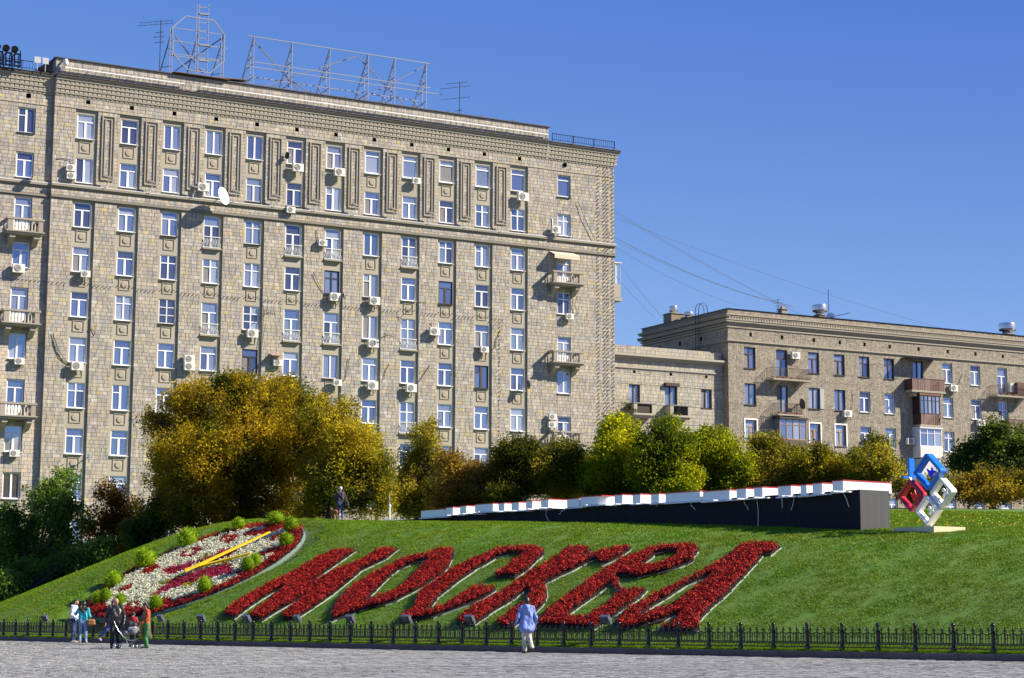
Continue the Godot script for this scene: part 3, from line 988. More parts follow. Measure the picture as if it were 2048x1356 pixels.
func link_block() -> void:
	var w := -0.75
	var B := base("link_building", "low pale stone clad wing with three windows, joining the tall block to the brick block", "building", Vector3(RX, 0, -RD), FA)
	var pal := [[0.45, L(0.48, 0.445, 0.36), 0.06], [0.3, L(0.44, 0.415, 0.355), 0.06], [0.15, L(0.50, 0.445, 0.33), 0.06], [0.1, L(0.39, 0.37, 0.33), 0.06]]
	var core := MB.new()
	core.box(Vector3(-16, -1, -9), Vector3(0.0, 23.6, w - 0.45), L(0.15, 0.14, 0.12))
	obj("wall_core", core, M.stone, B)
	var wall := MB.new(); var zones := []
	var holes := []
	for q in [[-9.42, 1.12, 18.0, 20.28], [-5.62, 1.28, 18.0, 20.33], [-1.87, 1.12, 18.59, 20.29], [-9.42, 1.12, 14.9, 17.0], [-5.62, 1.12, 14.9, 17.0], [-1.87, 1.12, 15.3, 17.0], [-13.2, 1.12, 18.6, 20.28]]:
		holes.append([q[0] - q[1] * 0.5, q[0] + q[1] * 0.5, q[2], q[3]])
	for x in [-9.42, -5.62, -1.87]: holes.append([x - 0.13, x + 0.13, 21.28, 21.54])
	wall_with_holes(wall, zones, -16.0, 0.0, 0.0, 21.75, w, holes, L(0.22, 0.2, 0.17), w - 0.4)
	wall.box(Vector3(-16, 21.75, -2), Vector3(-0.1, 22.6, w + 0.02), L(0.3, 0.28, 0.23))
	wall.box(Vector3(-16, 22.9, -2), Vector3(-0.2, 23.7, w + 0.02), L(0.22, 0.2, 0.17))
	zones.append([-16.0, -0.1, 21.83, 22.5, w + 0.02]); zones.append([-16.0, -0.2, 22.95, 23.72, w + 0.02])
	obj("wall", wall, M.stonefine, B)
	var st := MB.new()
	clad(st, zones, 0.32, 0.42, 0.62, pal)
	kind(obj("stone_blocks", st, M.stone, B), "stuff")
	var c := MB.new()
	var s := L(0.42, 0.39, 0.32)
	c.box(Vector3(-16, 21.70, w), Vector3(-0.08, 21.82, w + 0.12), s)
	c.box(Vector3(-16, 22.5, w), Vector3(-0.08, 22.62, w + 0.16), s)
	c.box(Vector3(-16, 22.62, w), Vector3(0.0, 22.74, w + 0.34), s)
	c.box(Vector3(-16, 22.74, w), Vector3(0.05, 22.92, w + 0.55), s)
	obj("cornice", c, M.stonefine, B)
	for x in [-9.42, -5.62, -1.87]:
		var vb := MB.new()
		vb.box(Vector3(x - 0.13, 21.28, w - 0.3), Vector3(x + 0.13, 21.54, w - 0.12))
		obj("vent", vb, M.void, B)
	window(B, -9.42, 18.02, 20.28, w - 0.22, 1.12, "I", M.brown, false)
	window(B, -5.62, 18.02, 20.33, w - 0.22, 1.28, "I", M.brown, false)
	window(B, -1.87, 18.6, 20.29, w - 0.22, 1.12, "I", M.brown)
	for q in [[-9.42, 14.92, 17.0], [-5.62, 14.92, 17.0], [-1.87, 15.32, 17.0]]: window(B, q[0], q[1], q[2], w - 0.22, 1.12, "I", M.brown, false)
	# two solid balconies
	for q in [[-8.95, 0], [-5.2, 1]]:
		var b := MB.new()
		var u: float = q[0]
		b.box(Vector3(u - 1.15, 17.55, w), Vector3(u + 1.15, 17.72, w + 0.95), s)
		b.box(Vector3(u - 1.05, 17.38, w), Vector3(u + 1.05, 17.55, w + 0.8), s)
		for e in [-1, 1]:
			b.box(Vector3(u + e * 0.92 - 0.16, 17.72, w + 0.6), Vector3(u + e * 0.92 + 0.16, 18.52, w + 0.92), s)
			b.box(Vector3(u + e * 0.98 - 0.08, 17.72, w), Vector3(u + e * 0.98 + 0.08, 18.5, w + 0.6), s)
		b.box(Vector3(u - 1.15, 18.52, w), Vector3(u + 1.15, 18.62, w + 0.95), L(0.24, 0.22, 0.2))
		var o := obj("balcony", b, M.stonefine, B)
		for k in 10:
			var pl := MB.new()
			var x0 := u - 0.75 + k * 0.15
			if q[1] == 0: pl.box(Vector3(x0 + 0.005, 17.78, w + 0.74), Vector3(x0 + 0.145, 18.48, w + 0.80))
			elif k % 3 == 0: pl.box(Vector3(x0, 17.75, w + 0.74), Vector3(x0 + 0.05, 18.5, w + 0.80))
			else: continue
			obj("plank", pl, M.darkwood if q[1] == 0 else M.black, o)
		if q[1] == 1:
			var h := MB.new()
			for y in [17.9, 18.15, 18.4]: h.box(Vector3(u - 0.76, y, w + 0.805), Vector3(u + 0.76, y + 0.05, w + 0.84))
			obj("rail", h, M.black, o)
	# roller shutter box
	var sh := MB.new()
	sh.box(Vector3(-6.35, 20.34, w), Vector3(-4.9, 20.62, w + 0.35))
	obj("shutter_box", sh, M.brown, B)

func lower_block() -> void:
	var B := base("brick_apartment_building", "lower beige brick apartment house with balconies, loggias and roof ledges", "building", Vector3(RX, 0, -RD), FA)
	var pal := [[0.4, L(0.41, 0.36, 0.275), 0.12], [0.3, L(0.36, 0.32, 0.255), 0.12], [0.2, L(0.47, 0.41, 0.31), 0.10], [0.1, L(0.27, 0.24, 0.205), 0.12]]
	var mortar := L(0.23, 0.2, 0.165)
	var core := MB.new()
	core.box(Vector3(0.02, -1, -14.3), Vector3(62, 27.3, -0.5), L(0.28, 0.245, 0.19))
	obj("wall_core", core, M.stonefine, B)
	var cols := [2.37, 5.92, 9.52, 12.47, 15.4, 18.35, 21.86, 25.48, 29.0, 32.45, 36.0, 39.4]
	var rows := [22.36, 19.06, 15.78, 12.5, 9.2]
	var holes := []; var ws := []
	for c in cols.size():
		for r in rows.size():
			var kd := "T"; var fm: Material = M.white
			var v0: float = rows[r]; var v1: float = rows[r] + 1.92
			if r < 2 and c < 6:
				fm = M.brown
				kd = ["X", "T", "T", "T", "X", "X"][c] if r == 0 else ["I", "I", "I", "I", "T", "T"][c]
				if r == 1 and c >= 4: fm = M.white
			if r == 2 and c < 4: fm = M.woodframe
			if r == 2 and c == 7: kd = "X"
			if (c == 1 or c == 6 or c == 9) and r < 2:
				v0 -= 0.8
				if c == 6: fm = M.brown; kd = "I"
			if c == 9 and r == 1: kd = "X"
			if c == 1 and r == 2: continue
			if c == 6 and r in [1, 2, 3]: continue
			holes.append([cols[c] - 0.62, cols[c] + 0.62, v0, v1])
			ws.append([cols[c], v0, v1, kd, fm, r, c])
	var vents := [2.5, 6.0, 9.6, 12.6, 15.5, 18.5, 22.0, 25.6, 29.1, 32.6, 36.1]
	for x in vents: holes.append([x - 0.14, x + 0.14, 25.25, 25.62])
	var wall := MB.new(); var zones := []
	wall_with_holes(wall, zones, 0.0, 44.0, 0.0, 24.62, 0.0, holes, mortar)
	wall_with_holes(wall, zones, 0.0, 44.0, 24.84, 25.95, 0.0, holes, mortar)
	wall.box(Vector3(0.0, 24.62, -0.5), Vector3(44, 24.84, -0.01), mortar)
	wall.box(Vector3(-0.06, 27.15, -14.3), Vector3(44, 27.58, 0.08), mortar); zones.append([-0.06, 44.0, 27.15, 27.58, 0.08])
	wall.box(Vector3(0, 25.95, -0.5), Vector3(44, 27.15, -0.01), mortar)
	obj("wall", wall, M.stonefine, B)
	var vis := []
	for z in zones:
		if z[3] > 10.0 and z[0] < 38.5: vis.append([z[0], minf(z[1], 38.5), maxf(z[2], 10.0), z[3], z[4]])
	var st := MB.new()
	clad(st, vis, 0.118, 0.19, 0.27, pal, [], null, 0.014)
	kind(obj("wall_bricks", st, M.stone, B), "stuff")
	for x in vents:
		var vb := MB.new()
		vb.box(Vector3(x - 0.14, 25.25, -0.45), Vector3(x + 0.14, 25.62, -0.2))
		obj("vent", vb, M.void, B)
	# ledges that run round the corner
	var s := L(0.36, 0.32, 0.25)
	var lg := MB.new()
	for q in [[24.62, 24.72, 0.08], [24.72, 24.84, 0.17], [25.95, 26.08, 0.10], [26.2, 26.32, 0.20], [26.42, 26.6, 0.36], [26.6, 26.68, 0.42], [26.9, 27.05, 0.28], [27.05, 27.16, 0.36]]:
		lg.box(Vector3(-q[2], q[0], -14.3 - q[2]), Vector3(44, q[1], q[2]), jit(s, 0.05))
	for q in [[25.95, 26.95, 0.05]]:
		lg.box(Vector3(-q[2] + 0.02, q[0], -14.3), Vector3(44, q[1], q[2]), s * 0.95)
	obj("ledges", lg, M.stonefine, B)
	var dn := MB.new()
	var dx := 0.0
	while dx < 40.0:
		dn.box(Vector3(dx, 26.33, 0.05), Vector3(dx + 0.17, 26.415, 0.30), jit(s, 0.1))
		dn.box(Vector3(dx, 26.69, 0.05), Vector3(dx + 0.2, 26.895, 0.25), jit(s, 0.1))
		dx += 0.3
	kind(obj("ledge_bricks", dn, M.stonefine, B), "stuff")
	# end wall: bricks too, seen in shade
	var es := MB.new(); var ez := []
	wall_with_holes(MB.new(), ez, 0.0, 14.3, 10.0, 24.6, 0.0, [], s)
	wall_with_holes(MB.new(), ez, 0.0, 14.3, 24.85, 25.9, 0.0, [[2.9, 3.2, 25.2, 25.6], [6.4, 6.7, 25.2, 25.6], [9.9, 10.2, 25.2, 25.6]], s)
	clad(es, ez, 0.118, 0.19, 0.27, pal, [], null, 0.014)
	var eo := obj("end_wall_bricks", es, M.stone, B)
	eo.rotation.y = -PI / 2; eo.position = Vector3(0.0, 0, -14.3)
	kind(eo, "stuff")
	var ew := MB.new()
	ew.box(Vector3(0.0, 0, -14.29), Vector3(0.019, 25.9, -0.001), mortar)
	obj("end_wall", ew, M.stonefine, B)
	for k in [2.9, 6.4, 9.9]:
		var vb := MB.new()
		vb.box(Vector3(-0.016, 25.2, -14.3 + k), Vector3(-0.002, 25.6, -14.0 + k))
		obj("vent", vb, M.void, B)
	var cp := MB.new()
	cp.box(Vector3(-0.14, 27.582, -14.4), Vector3(44, 27.66, 0.16))
	obj("roof_flashing", cp, M.black, B)
	var rf := MB.new()
	rf.quad(Vector3(2, 27.66, -3.0), Vector3(44, 27.66, -3.0), Vector3(44, 29.0, -7.0), Vector3(5, 29.0, -7.0))
	rf.tri(Vector3(2, 27.66, -11), Vector3(2, 27.66, -3.0), Vector3(5, 29.0, -7.0))
	obj("roof", rf, M.cap, B)
	for q in ws: window(B, q[0], q[1], q[2], -0.18, 1.24, q[3], q[4])
	# pale surrounds on the second row from below
	for c in [0, 2, 3]:
		var f := MB.new()
		var u: float = cols[c]
		f.box(Vector3(u - 0.74, 15.7, 0.02), Vector3(u - 0.62, 17.83, 0.06)); f.box(Vector3(u + 0.62, 15.7, 0.02), Vector3(u + 0.74, 17.83, 0.06))
		f.box(Vector3(u - 0.62, 17.71, 0.02), Vector3(u + 0.62, 17.83, 0.06)); f.box(Vector3(u - 0.62, 15.68, 0.02), Vector3(u + 0.62, 15.77, 0.06))
		obj("window_surround", f, M.white, B)
	# balconies with thin iron railings
	iron_balcony(B, 6.25, 21.5, 4.2, 1.1, true)
	iron_balcony(B, 6.1, 18.3, 2.8, 1.0, true)
	iron_balcony(B, 32.9, 21.45, 4.4, 1.1, true)
	# tower of loggias
	var lo := MB.new()
	lo.box(Vector3(20.1, 21.15, 0), Vector3(24.2, 21.35, 1.15), s)
	lo.box(Vector3(20.5, 20.8, 0), Vector3(20.9, 21.15, 0.9), s); lo.box(Vector3(23.4, 20.8, 0), Vector3(23.8, 21.15, 0.9), s)
	var l1 := obj("balcony", lo, M.stonefine, B)
	planks(l1, 20.15, 24.15, 21.36, 22.42, 1.1)
	var can := MB.new()
	can.obox(Transform3D(Basis(Vector3(1, 0, 0), 0.12), Vector3(21.8, 24.38, 0.65)), Vector3(4.0, 0.06, 1.3))
	obj("canopy", can, M.black, B)
	var l2 := MB.new()
	l2.box(Vector3(21.0, 17.95, 0), Vector3(23.6, 18.1, 1.15), s)
	l2.box(Vector3(21.05, 20.9, 0), Vector3(23.55, 21.12, 1.1), L(0.16, 0.07, 0.03))
	l2.box(Vector3(21.05, 19.15, 0.0), Vector3(21.12, 20.9, 1.05), L(0.03, 0.015, 0.012))
	var lo2 := obj("loggia", l2, M.plain, B)
	planks(lo2, 21.1, 23.5, 18.12, 19.12, 1.1)
	glazing(lo2, 21.15, 23.5, 19.14, 20.9, 1.05, 5, M.darkwood)
	var l3 := MB.new()
	l3.box(Vector3(20.95, 15.0, 0), Vector3(23.65, 16.05, 1.1), L(0.62, 0.62, 0.6))
	l3.box(Vector3(20.9, 17.75, 0), Vector3(23.7, 17.9, 1.2), L(0.55, 0.55, 0.53))
	l3.box(Vector3(20.95, 16.05, 0), Vector3(21.0, 17.75, 1.05), L(0.5, 0.55, 0.62))
	var lo3 := obj("loggia", l3, M.plain, B)
	glazing(lo3, 21.0, 23.6, 16.07, 17.75, 1.06, 3, M.white)
	for k in 14:
		var gb := MB.new()
		gb.box(Vector3(21.0 + k * 0.19, 15.05, 1.1), Vector3(21.0 + k * 0.19 + 0.16, 16.0, 1.115))
		obj("facing_board", gb, M.offwhite, lo3)
	var l4 := MB.new()
	l4.box(Vector3(21.1, 11.0, 0), Vector3(23.5, 14.9, 0.9), L(0.5, 0.5, 0.48))
	obj("loggia", l4, M.plain, B)
	# bay window at the second axis
	var by := MB.new()
	by.box(Vector3(4.7, 17.86, 0), Vector3(7.9, 18.02, 1.2), L(0.03, 0.03, 0.03))
	by.box(Vector3(4.8, 15.3, 0), Vector3(7.8, 16.0, 1.0), L(0.09, 0.06, 0.04))
	by.box(Vector3(4.82, 16.0, 0), Vector3(4.87, 17.86, 0.98), L(0.1, 0.13, 0.2))
	var bo := obj("loggia", by, M.plain, B)
	glazing(bo, 4.85, 7.8, 16.02, 17.86, 1.0, 4, M.woodframe)
	# red brown balcony and loggia at the right
	var r2 := MB.new()
	r2.box(Vector3(32.0, 17.95, 0), Vector3(34.9, 18.1, 1.1), s)
	var ro := obj("balcony", r2, M.stonefine, B)
	planks(ro, 32.05, 34.85, 18.11, 19.1, 1.08)
	var r3 := MB.new()
	r3.box(Vector3(32.1, 15.0, 0), Vector3(34.7, 16.0, 1.0), L(0.5, 0.5, 0.48))
	r3.box(Vector3(32.1, 17.75, 0), Vector3(34.7, 17.9, 1.0), L(0.5, 0.5, 0.48))
	var r3o := obj("loggia", r3, M.plain, B)
	glazing(r3o, 32.15, 34.65, 16.02, 17.75, 0.97, 3, M.offwhite)
	var sh := MB.new()
	sh.box(Vector3(10.16, 19.1, 0.02), Vector3(10.6, 20.95, 0.07))
	obj("open_shutter", sh, mat(L(0.34, 0.35, 0.34), 0.7), B)
	var cb := MB.new()
	cb.box(Vector3(33.6, 21.46, 0.1), Vector3(34.7, 22.85, 0.85), L(0.10, 0.045, 0.03))
	cb.box(Vector3(33.0, 21.9, 0.1), Vector3(33.5, 22.8, 0.5), L(0.5, 0.5, 0.48))
	obj("balcony_cabinet", cb, M.plain, B)
	# chimneys and cowls on the roof
	for q in [[-0.9, 12.9, 0.9, 1.3], [13.5, 4.0, 0.55, 0.9]]:
		pass
	chimney(B, Vector3(2.2, 27.6, -12.2), 0.7, 1.3, 0.42, 0.75)
	chimney(B, Vector3(2.9, 27.6, -10.6), 0.5, 0.8, 0.45, 0.5)
	chimney(B, Vector3(14.6, 28.3, -5.5), 0.35, 0.55, 0.72, 0.95)
	chimney(B, Vector3(37.6, 28.2, -4.5), 0.5, 0.3, 0.85, 1.1)
	var bc := MB.new()
	bc.box(Vector3(9.45, 28.0, -5.2), Vector3(10.05, 28.95, -4.6), s)
	bc.box(Vector3(9.35, 28.95, -5.3), Vector3(10.15, 29.05, -4.5), s * 0.8)
	bc.box(Vector3(9.6, 29.05, -5.05), Vector3(9.9, 29.3, -4.75), s)
	obj("chimney", bc, M.stonefine, B)
	# hooped ladder from the low roof up the end wall
	var la := MB.new()
	for z in [-4.1, -4.65]:
		var pts := [Vector3(-0.35, 23.9, z)]
		for k in 9:
			var a := PI * k / 8.0
			pts.append(Vector3(0.15 - 0.5 * cos(a), 28.0 + 0.75 * sin(a) + (0.0 if k < 8 else -0.6), z))
		la.tube(pts, 0.03, 5)
	var y := 24.1
	while y < 28.0:
		la.bar(Vector3(-0.35, y, -4.1), Vector3(-0.35, y, -4.65), 0.025, 0.025); y += 0.3
	la.bar(Vector3(-0.7, 24.2, -3.6), Vector3(-0.7, 24.2, -5.3), 0.05, 0.05)
	obj("roof_ladder", la, M.black, B)

func chimney(parent: Node, at: Vector3, bw: float, bh: float, r: float, ch: float) -> void:
	var b := MB.new()
	b.box(at + Vector3(-bw, 0, -bw), at + Vector3(bw, bh, bw), L(0.27, 0.22, 0.15))
	b.box(at + Vector3(-bw - 0.08, bh, -bw - 0.08), at + Vector3(bw + 0.08, bh + 0.08, bw + 0.08), L(0.3, 0.26, 0.2))
	var o := obj("chimney", b, M.stonefine, parent)
	var c := MB.new()
	c.lathe(Transform3D(Basis(), at + Vector3(0, bh + 0.08, 0)), [Vector2(r * 0.6, 0), Vector2(r * 0.6, ch * 0.25), Vector2(r, ch * 0.3), Vector2(r * 1.03, ch * 0.5), Vector2(r, ch * 0.97), Vector2(r * 0.94, ch), Vector2(r * 0.9, ch * 0.8), Vector2(0, ch * 0.8)], 16)
	obj("cowl", c, M.galv, o)
func iron_balcony(parent: Node, u: float, v: float, wid: float, dep: float, solid: bool) -> void:
	var b := MB.new()
	var s := L(0.36, 0.33, 0.27)
	var hw := wid * 0.5
	b.box(Vector3(u - hw, v - 0.14, 0), Vector3(u + hw, v, dep), s)
	for e in [-1, 1]:
		b.prism(Transform3D(Basis(Vector3(0, 0, 1), Vector3(0, 1, 0), Vector3(-1, 0, 0)), Vector3(u + e * hw * 0.6, v - 0.142, 0)), PackedVector2Array([Vector2(0, 0), Vector2(0.8, 0), Vector2(0.8, -0.15), Vector2(0.4, -0.3), Vector2(0, -0.6)]), -0.16, 0.16, s)
	var o := obj("balcony", b, M.stonefine, parent)
	var r := MB.new()
	var pts := [Vector3(u - hw + 0.04, 0, 0.02), Vector3(u - hw + 0.04, 0, dep - 0.04), Vector3(u + hw - 0.04, 0, dep - 0.04), Vector3(u + hw - 0.04, 0, 0.02)]
	for k in 3:
		var a: Vector3 = pts[k]; var c: Vector3 = pts[k + 1]
		for y in [0.12, 0.97]:
			r.bar(a + Vector3(0, v + y, 0), c + Vector3(0, v + y, 0), 0.035, 0.035)
		var n := int((c - a).length() / 0.13)
		for j in n + 1:
			var p := a.lerp(c, float(j) / n)
			r.bar(p + Vector3(0, v + 0.02, 0), p + Vector3(0, v + 0.97, 0), 0.018, 0.018)
	obj("railing", r, M.brown, o)
	var pot := MB.new()
	for k in 4:
		var x := u - hw * 0.6 + k * hw * 0.4 + rng.randf_range(-0.2, 0.2)
		pot.box(Vector3(x - 0.25, v + 0.01, dep - 0.36), Vector3(x + 0.25, v + 0.2, dep - 0.16), jit(L(0.25, 0.09, 0.05), 0.2))
	obj("flower_box", pot, M.plain, o)
func planks(parent: Node, u0: float, u1: float, v0: float, v1: float, w: float) -> void:
	var b := MB.new()
	b.box(Vector3(u0, v0, 0.02), Vector3(u0 + 0.04, v1, w), L(0.06, 0.025, 0.02))
	obj("side_panel", b, M.plain, parent)
	b = MB.new()
	b.box(Vector3(u1 - 0.04, v0, 0.02), Vector3(u1, v1, w), L(0.06, 0.025, 0.02))
	obj("side_panel", b, M.plain, parent)
	var n := int((u1 - u0) / 0.2)
	var key := "plank%.2f" % (v1 - v0)
	if not meshes.has(key):
		var q := MB.new()
		q.box(Vector3(-0.075, 0, 0), Vector3(0.075, v1 - v0, 0.025))
		meshes[key] = q.mesh()
		M.plankA = mat(L(0.12, 0.055, 0.045), 0.7); M.plankB = mat(L(0.18, 0.11, 0.095), 0.7)
	for k in n:
		var p := obj("plank", meshes[key], M.plankA if rng.randf() < 0.4 else M.plankB, parent)
		p.position = Vector3(u0 + (u1 - u0) * (k + 0.5) / n, v0, w)
	var r := MB.new()
	r.box(Vector3(u0, v1, w - 0.06), Vector3(u1, v1 + 0.05, w + 0.05), L(0.06, 0.025, 0.02))
	obj("rail", r, M.plain, parent)
func glazing(parent: Node, u0: float, u1: float, v0: float, v1: float, w: float, n: int, fm: Material) -> void:
	var b := MB.new()
	for k in n + 1:
		var x := lerpf(u0, u1, float(k) / n)
		b.box(Vector3(x - 0.035, v0, w - 0.05), Vector3(x + 0.035, v1, w + 0.02))
	for y in [v0, v1 - 0.06]:
		b.box(Vector3(u0, y, w - 0.045), Vector3(u1, y + 0.06, w + 0.016))
	b.box(Vector3(u0, lerpf(v0, v1, 0.72), w - 0.045), Vector3(u1, lerpf(v0, v1, 0.72) + 0.04, w + 0.014))
	obj("glazing_frame", b, fm, parent)
	for k in n:
		var p := obj("pane", pane_mesh((u1 - u0) / n - 0.05, v1 - v0 - 0.06), M.glass[[0, 2, 4, 5, 4][k % 5]], parent)
		p.position = Vector3(lerpf(u0, u1, (k + 0.5) / n), (v0 + v1) * 0.5, w - 0.03)

# ---------------------------------------------------------------- on the roofs
func lattice(b: MB, p: Array, links: Array, w: float) -> void:
	for l in links: b.bar(p[l[0]], p[l[1]], w, w)
func roof_things() -> void:
	# octagonal sign frame
	var B := base("octagonal_sign_frame", "empty grey steel sign frame of octagonal shape with a ladder on the roof edge", "sign frame", Vector3(FX, 0, -FD), FA)
	var w := -1.2
	var f := func(px: float, py: float, ww: float) -> Vector3:
		var q := fac(px, py, ww)
		return Vector3(q.x, q.y, ww)
	var fr := MB.new()
	var oc := [[345, 55], [372, 32], [428, 41], [449, 70], [448, 122], [420, 146], [375, 139], [347, 108]]
	for k in 8:
		var a: Vector3 = f.call(oc[k][0], oc[k][1], w); var b: Vector3 = f.call(oc[(k + 1) % 8][0], oc[(k + 1) % 8][1], w)
		fr.bar(a, b, 0.075, 0.075)
	obj("octagon", fr, M.steel, B)
	var up := MB.new()
	for q in [[346, 54, 345, 143], [399, 8, 396, 146], [448, 70, 445, 156], [418, 9, 411, 152]]:
		var a: Vector3 = f.call(q[0], q[1], w)
		var thin := 0.04 if q[0] == 418 else 0.055
		up.bar(a, Vector3(a.x, 39.6, w), thin, thin)
		if q[0] != 418: up.bar(a + Vector3(-0.18, -0.1, 0), Vector3(a.x - 0.18, 39.6, w), 0.05, 0.05)
	obj("uprights", up, M.steel, B)
	var rails := MB.new()
	for q in [[345, 55, 450, 70], [340, 80, 455, 97], [345, 107, 450, 122], [336, 110, 448, 124]]:
		rails.bar(f.call(q[0], q[1], w - 0.05), f.call(q[2], q[3], w - 0.05), 0.05, 0.055)
	obj("crossbars", rails, M.steel, B)
	var st := MB.new()
	for q in [[345, 57], [398, 62], [447, 72]]:
		var a: Vector3 = f.call(q[0], q[1], w)
		var foot := Vector3(a.x - 0.35, 39.7, w - 2.4)
		st.bar(a, foot, 0.07, 0.07)
		for t in [0.35, 0.7]:
			var m := a.lerp(foot, t)
			st.bar(m, Vector3(a.x, m.y - 0.3, w), 0.05, 0.05)
	st.bar(f.call(350, 70, w - 0.1), f.call(405, 146, w - 1.8), 0.07, 0.07)
	st.bar(f.call(444, 76, w - 0.1), f.call(350, 142, w - 1.8), 0.07, 0.07)
	obj("braces", st, mat(L(0.12, 0.13, 0.17), 0.6), B)
	for k in 9:
		var la := MB.new()
		var a: Vector3 = f.call(398, 14.0 + k * 15.5, w - 0.05)
		var b: Vector3 = f.call(417, 15.5 + k * 15.5, w - 0.05)
		la.bar(a, b, 0.05, 0.05)
		if k in [1, 5, 7]: la.bar(a + Vector3(0, 0.06, 0.1), b + Vector3(0, 0.06, 0.1), 0.05, 0.12)
		obj("ladder_rung", la, M.steel, B)
	tag(B, B.get_meta("label"), "sign frame")
	# long sign frame
	var G := base("long_sign_frame", "long empty grey steel sign frame of six braced trestles on the roof", "sign frame", Vector3(FX, 0, -FD), FA)
	var tops := [[508, 78], [585, 90], [660, 101], [737, 113], [790, 121], [853, 131]]
	var tp := []
	for q in tops:
		var a: Vector3 = f.call(q[0], q[1], w)
		tp.append(Vector3(a.x, 43.72, w))
	var bars := MB.new()
	bars.bar(tp[0] + Vector3(-0.5, 0, 0), tp[5] + Vector3(0.3, 0, 0), 0.06, 0.06)
	for y in [41.75, 41.35]: bars.bar(Vector3(tp[0].x - (0.1 if y > 41.5 else 0.6), y, w), Vector3(tp[5].x + (0.4 if y > 41.5 else 1.4), y, w), 0.055, 0.055)
	bars.bar(Vector3(tp[0].x, 40.95, w - 1.3), Vector3(tp[5].x, 40.95, w - 1.3), 0.06, 0.06)
	obj("crossbars", bars, M.steel, G)
	for k in 6:
		var b := MB.new()
		var t: Vector3 = tp[k]
		b.bar(t, Vector3(t.x, 39.6, w), 0.05, 0.05)
		b.bar(t + Vector3(0, -1.6, -0.7), Vector3(t.x, 39.65, w - 0.7), 0.06, 0.06)
		b.bar(t, Vector3(t.x - 0.3, 39.75, w - 2.5), 0.08, 0.08, L(0.3, 0.3, 0.35))
		b.bar(Vector3(t.x - 0.1, 42.6, w - 0.7), Vector3(t.x, 41.8, w), 0.06, 0.06)
		b.bar(Vector3(t.x - 0.2, 41.0, w - 1.7), Vector3(t.x, 39.7, w - 0.7), 0.06, 0.06)
		for y in [43.1, 42.2, 41.6, 40.6]: b.bar(Vector3(t.x, y, w), Vector3(t.x - 0.1, y - 0.15, w - (43.8 - y) * 0.58), 0.05, 0.05)
		obj("trestle", b, M.steel, G)
	var br := MB.new()
	for q in [[0, 1.0, 2.0, 0.0], [2, 0.0, 1.0, 1.0], [3, 1.0, 4.3, 0.0], [5, 1.0, 3.2, 0.0]]: pass
	for q in [[0.0, 43.7, 1.5, 39.8], [0.2, 39.9, 3.0, 43.6], [1.0, 41.0, 2.0, 39.7], [3.0, 43.6, 4.6, 39.8], [3.0, 39.9, 5.0, 43.6]]:
		var x0: float = tp[0].x + (tp[5].x - tp[0].x) * q[0] / 5.0
		var x1: float = tp[0].x + (tp[5].x - tp[0].x) * q[2] / 5.0
		br.bar(Vector3(x0, q[1], w - 0.5), Vector3(x1, q[3], w - 0.5), 0.07, 0.07)
	obj("braces", br, mat(L(0.12, 0.13, 0.17), 0.6), G)
	# aerials
	aerial(facw(fac(319, 140, -1.0).x, 39.6, -1.0), 4.2, "slim television aerial on a mast left of the octagonal sign frame", 0.3, [[0.98, 2.4], [0.93, 2.6], [0.78, 0.6], [0.7, 0.8], [0.6, 0.7]])
	aerial(facw(fac(919, 220, -0.6).x, 39.5, -0.6), 2.9, "television aerial with long slanting arms right of the long sign frame", 0.25, [[0.98, 1.7], [0.86, 2.5], [0.55, 2.4], [0.2, 0.5]])
	aerial(facw(9.0, 28.4, -4.6, RX, RD), 1.5, "small cross shaped aerial beside the brick chimney of the lower house", 0.6, [[0.95, 0.6], [0.75, 0.9], [0.55, 0.5]])
	aerial(facw(15.3, 28.4, -5.0, RX, RD), 3.0, "thin bare mast behind the round roof cowl of the lower house", 0.0, [])
	# round floodlights on stands at the far left
	for k in 3:
		var u: float = fac([-3, 15, 32.5][k], 136, 0.2).x
		var fl := base("roof_floodlight", ["leftmost round floodlight, cut by the picture edge, on the roof", "middle round floodlight on a black stand on the roof edge", "round floodlight on a black stand nearest the roof railing"][k], "floodlight", facw(u, 38.33, 0.1), FA, "floodlights on the roof edge")
		var s := MB.new()
		for x in [-0.2, 0.2]:
			s.bar(Vector3(x, 0, 0.3), Vector3(x, 0.95, 0.3), 0.09, 0.09)
			s.bar(Vector3(x, 0, -0.3), Vector3(x, 0.95, -0.3), 0.07, 0.07)
			s.bar(Vector3(x, 0.95, 0.3), Vector3(x, 0.95, -0.3), 0.07, 0.07)
		for y in [0.1, 0.38, 0.96]: s.bar(Vector3(-0.24, y, 0.3), Vector3(0.24, y, 0.3), 0.1, 0.1)
		s.bar(Vector3(0.24, 0.9, 0.1), Vector3(0.24, 1.3, 0.1), 0.06, 0.06)
		s.bar(Vector3(-0.1, 0.95, 0), Vector3(-0.1, 1.2, 0), 0.08, 0.08)
		obj("stand", s, M.black, fl)
		var h := MB.new()
		h.lathe(Transform3D(Basis(Vector3(1, 0, 0), PI / 2 - 0.25) , Vector3(-0.12, 1.36, -0.1)), [Vector2(0.0, -0.2), Vector2(0.14, -0.18), Vector2(0.23, -0.05), Vector2(0.25, 0.14), Vector2(0.22, 0.16), Vector2(0, 0.12)], 18)
		obj("lamp_head", h, mat(L(0.008, 0.007, 0.007), 0.7, 0.0, 0.1), fl)
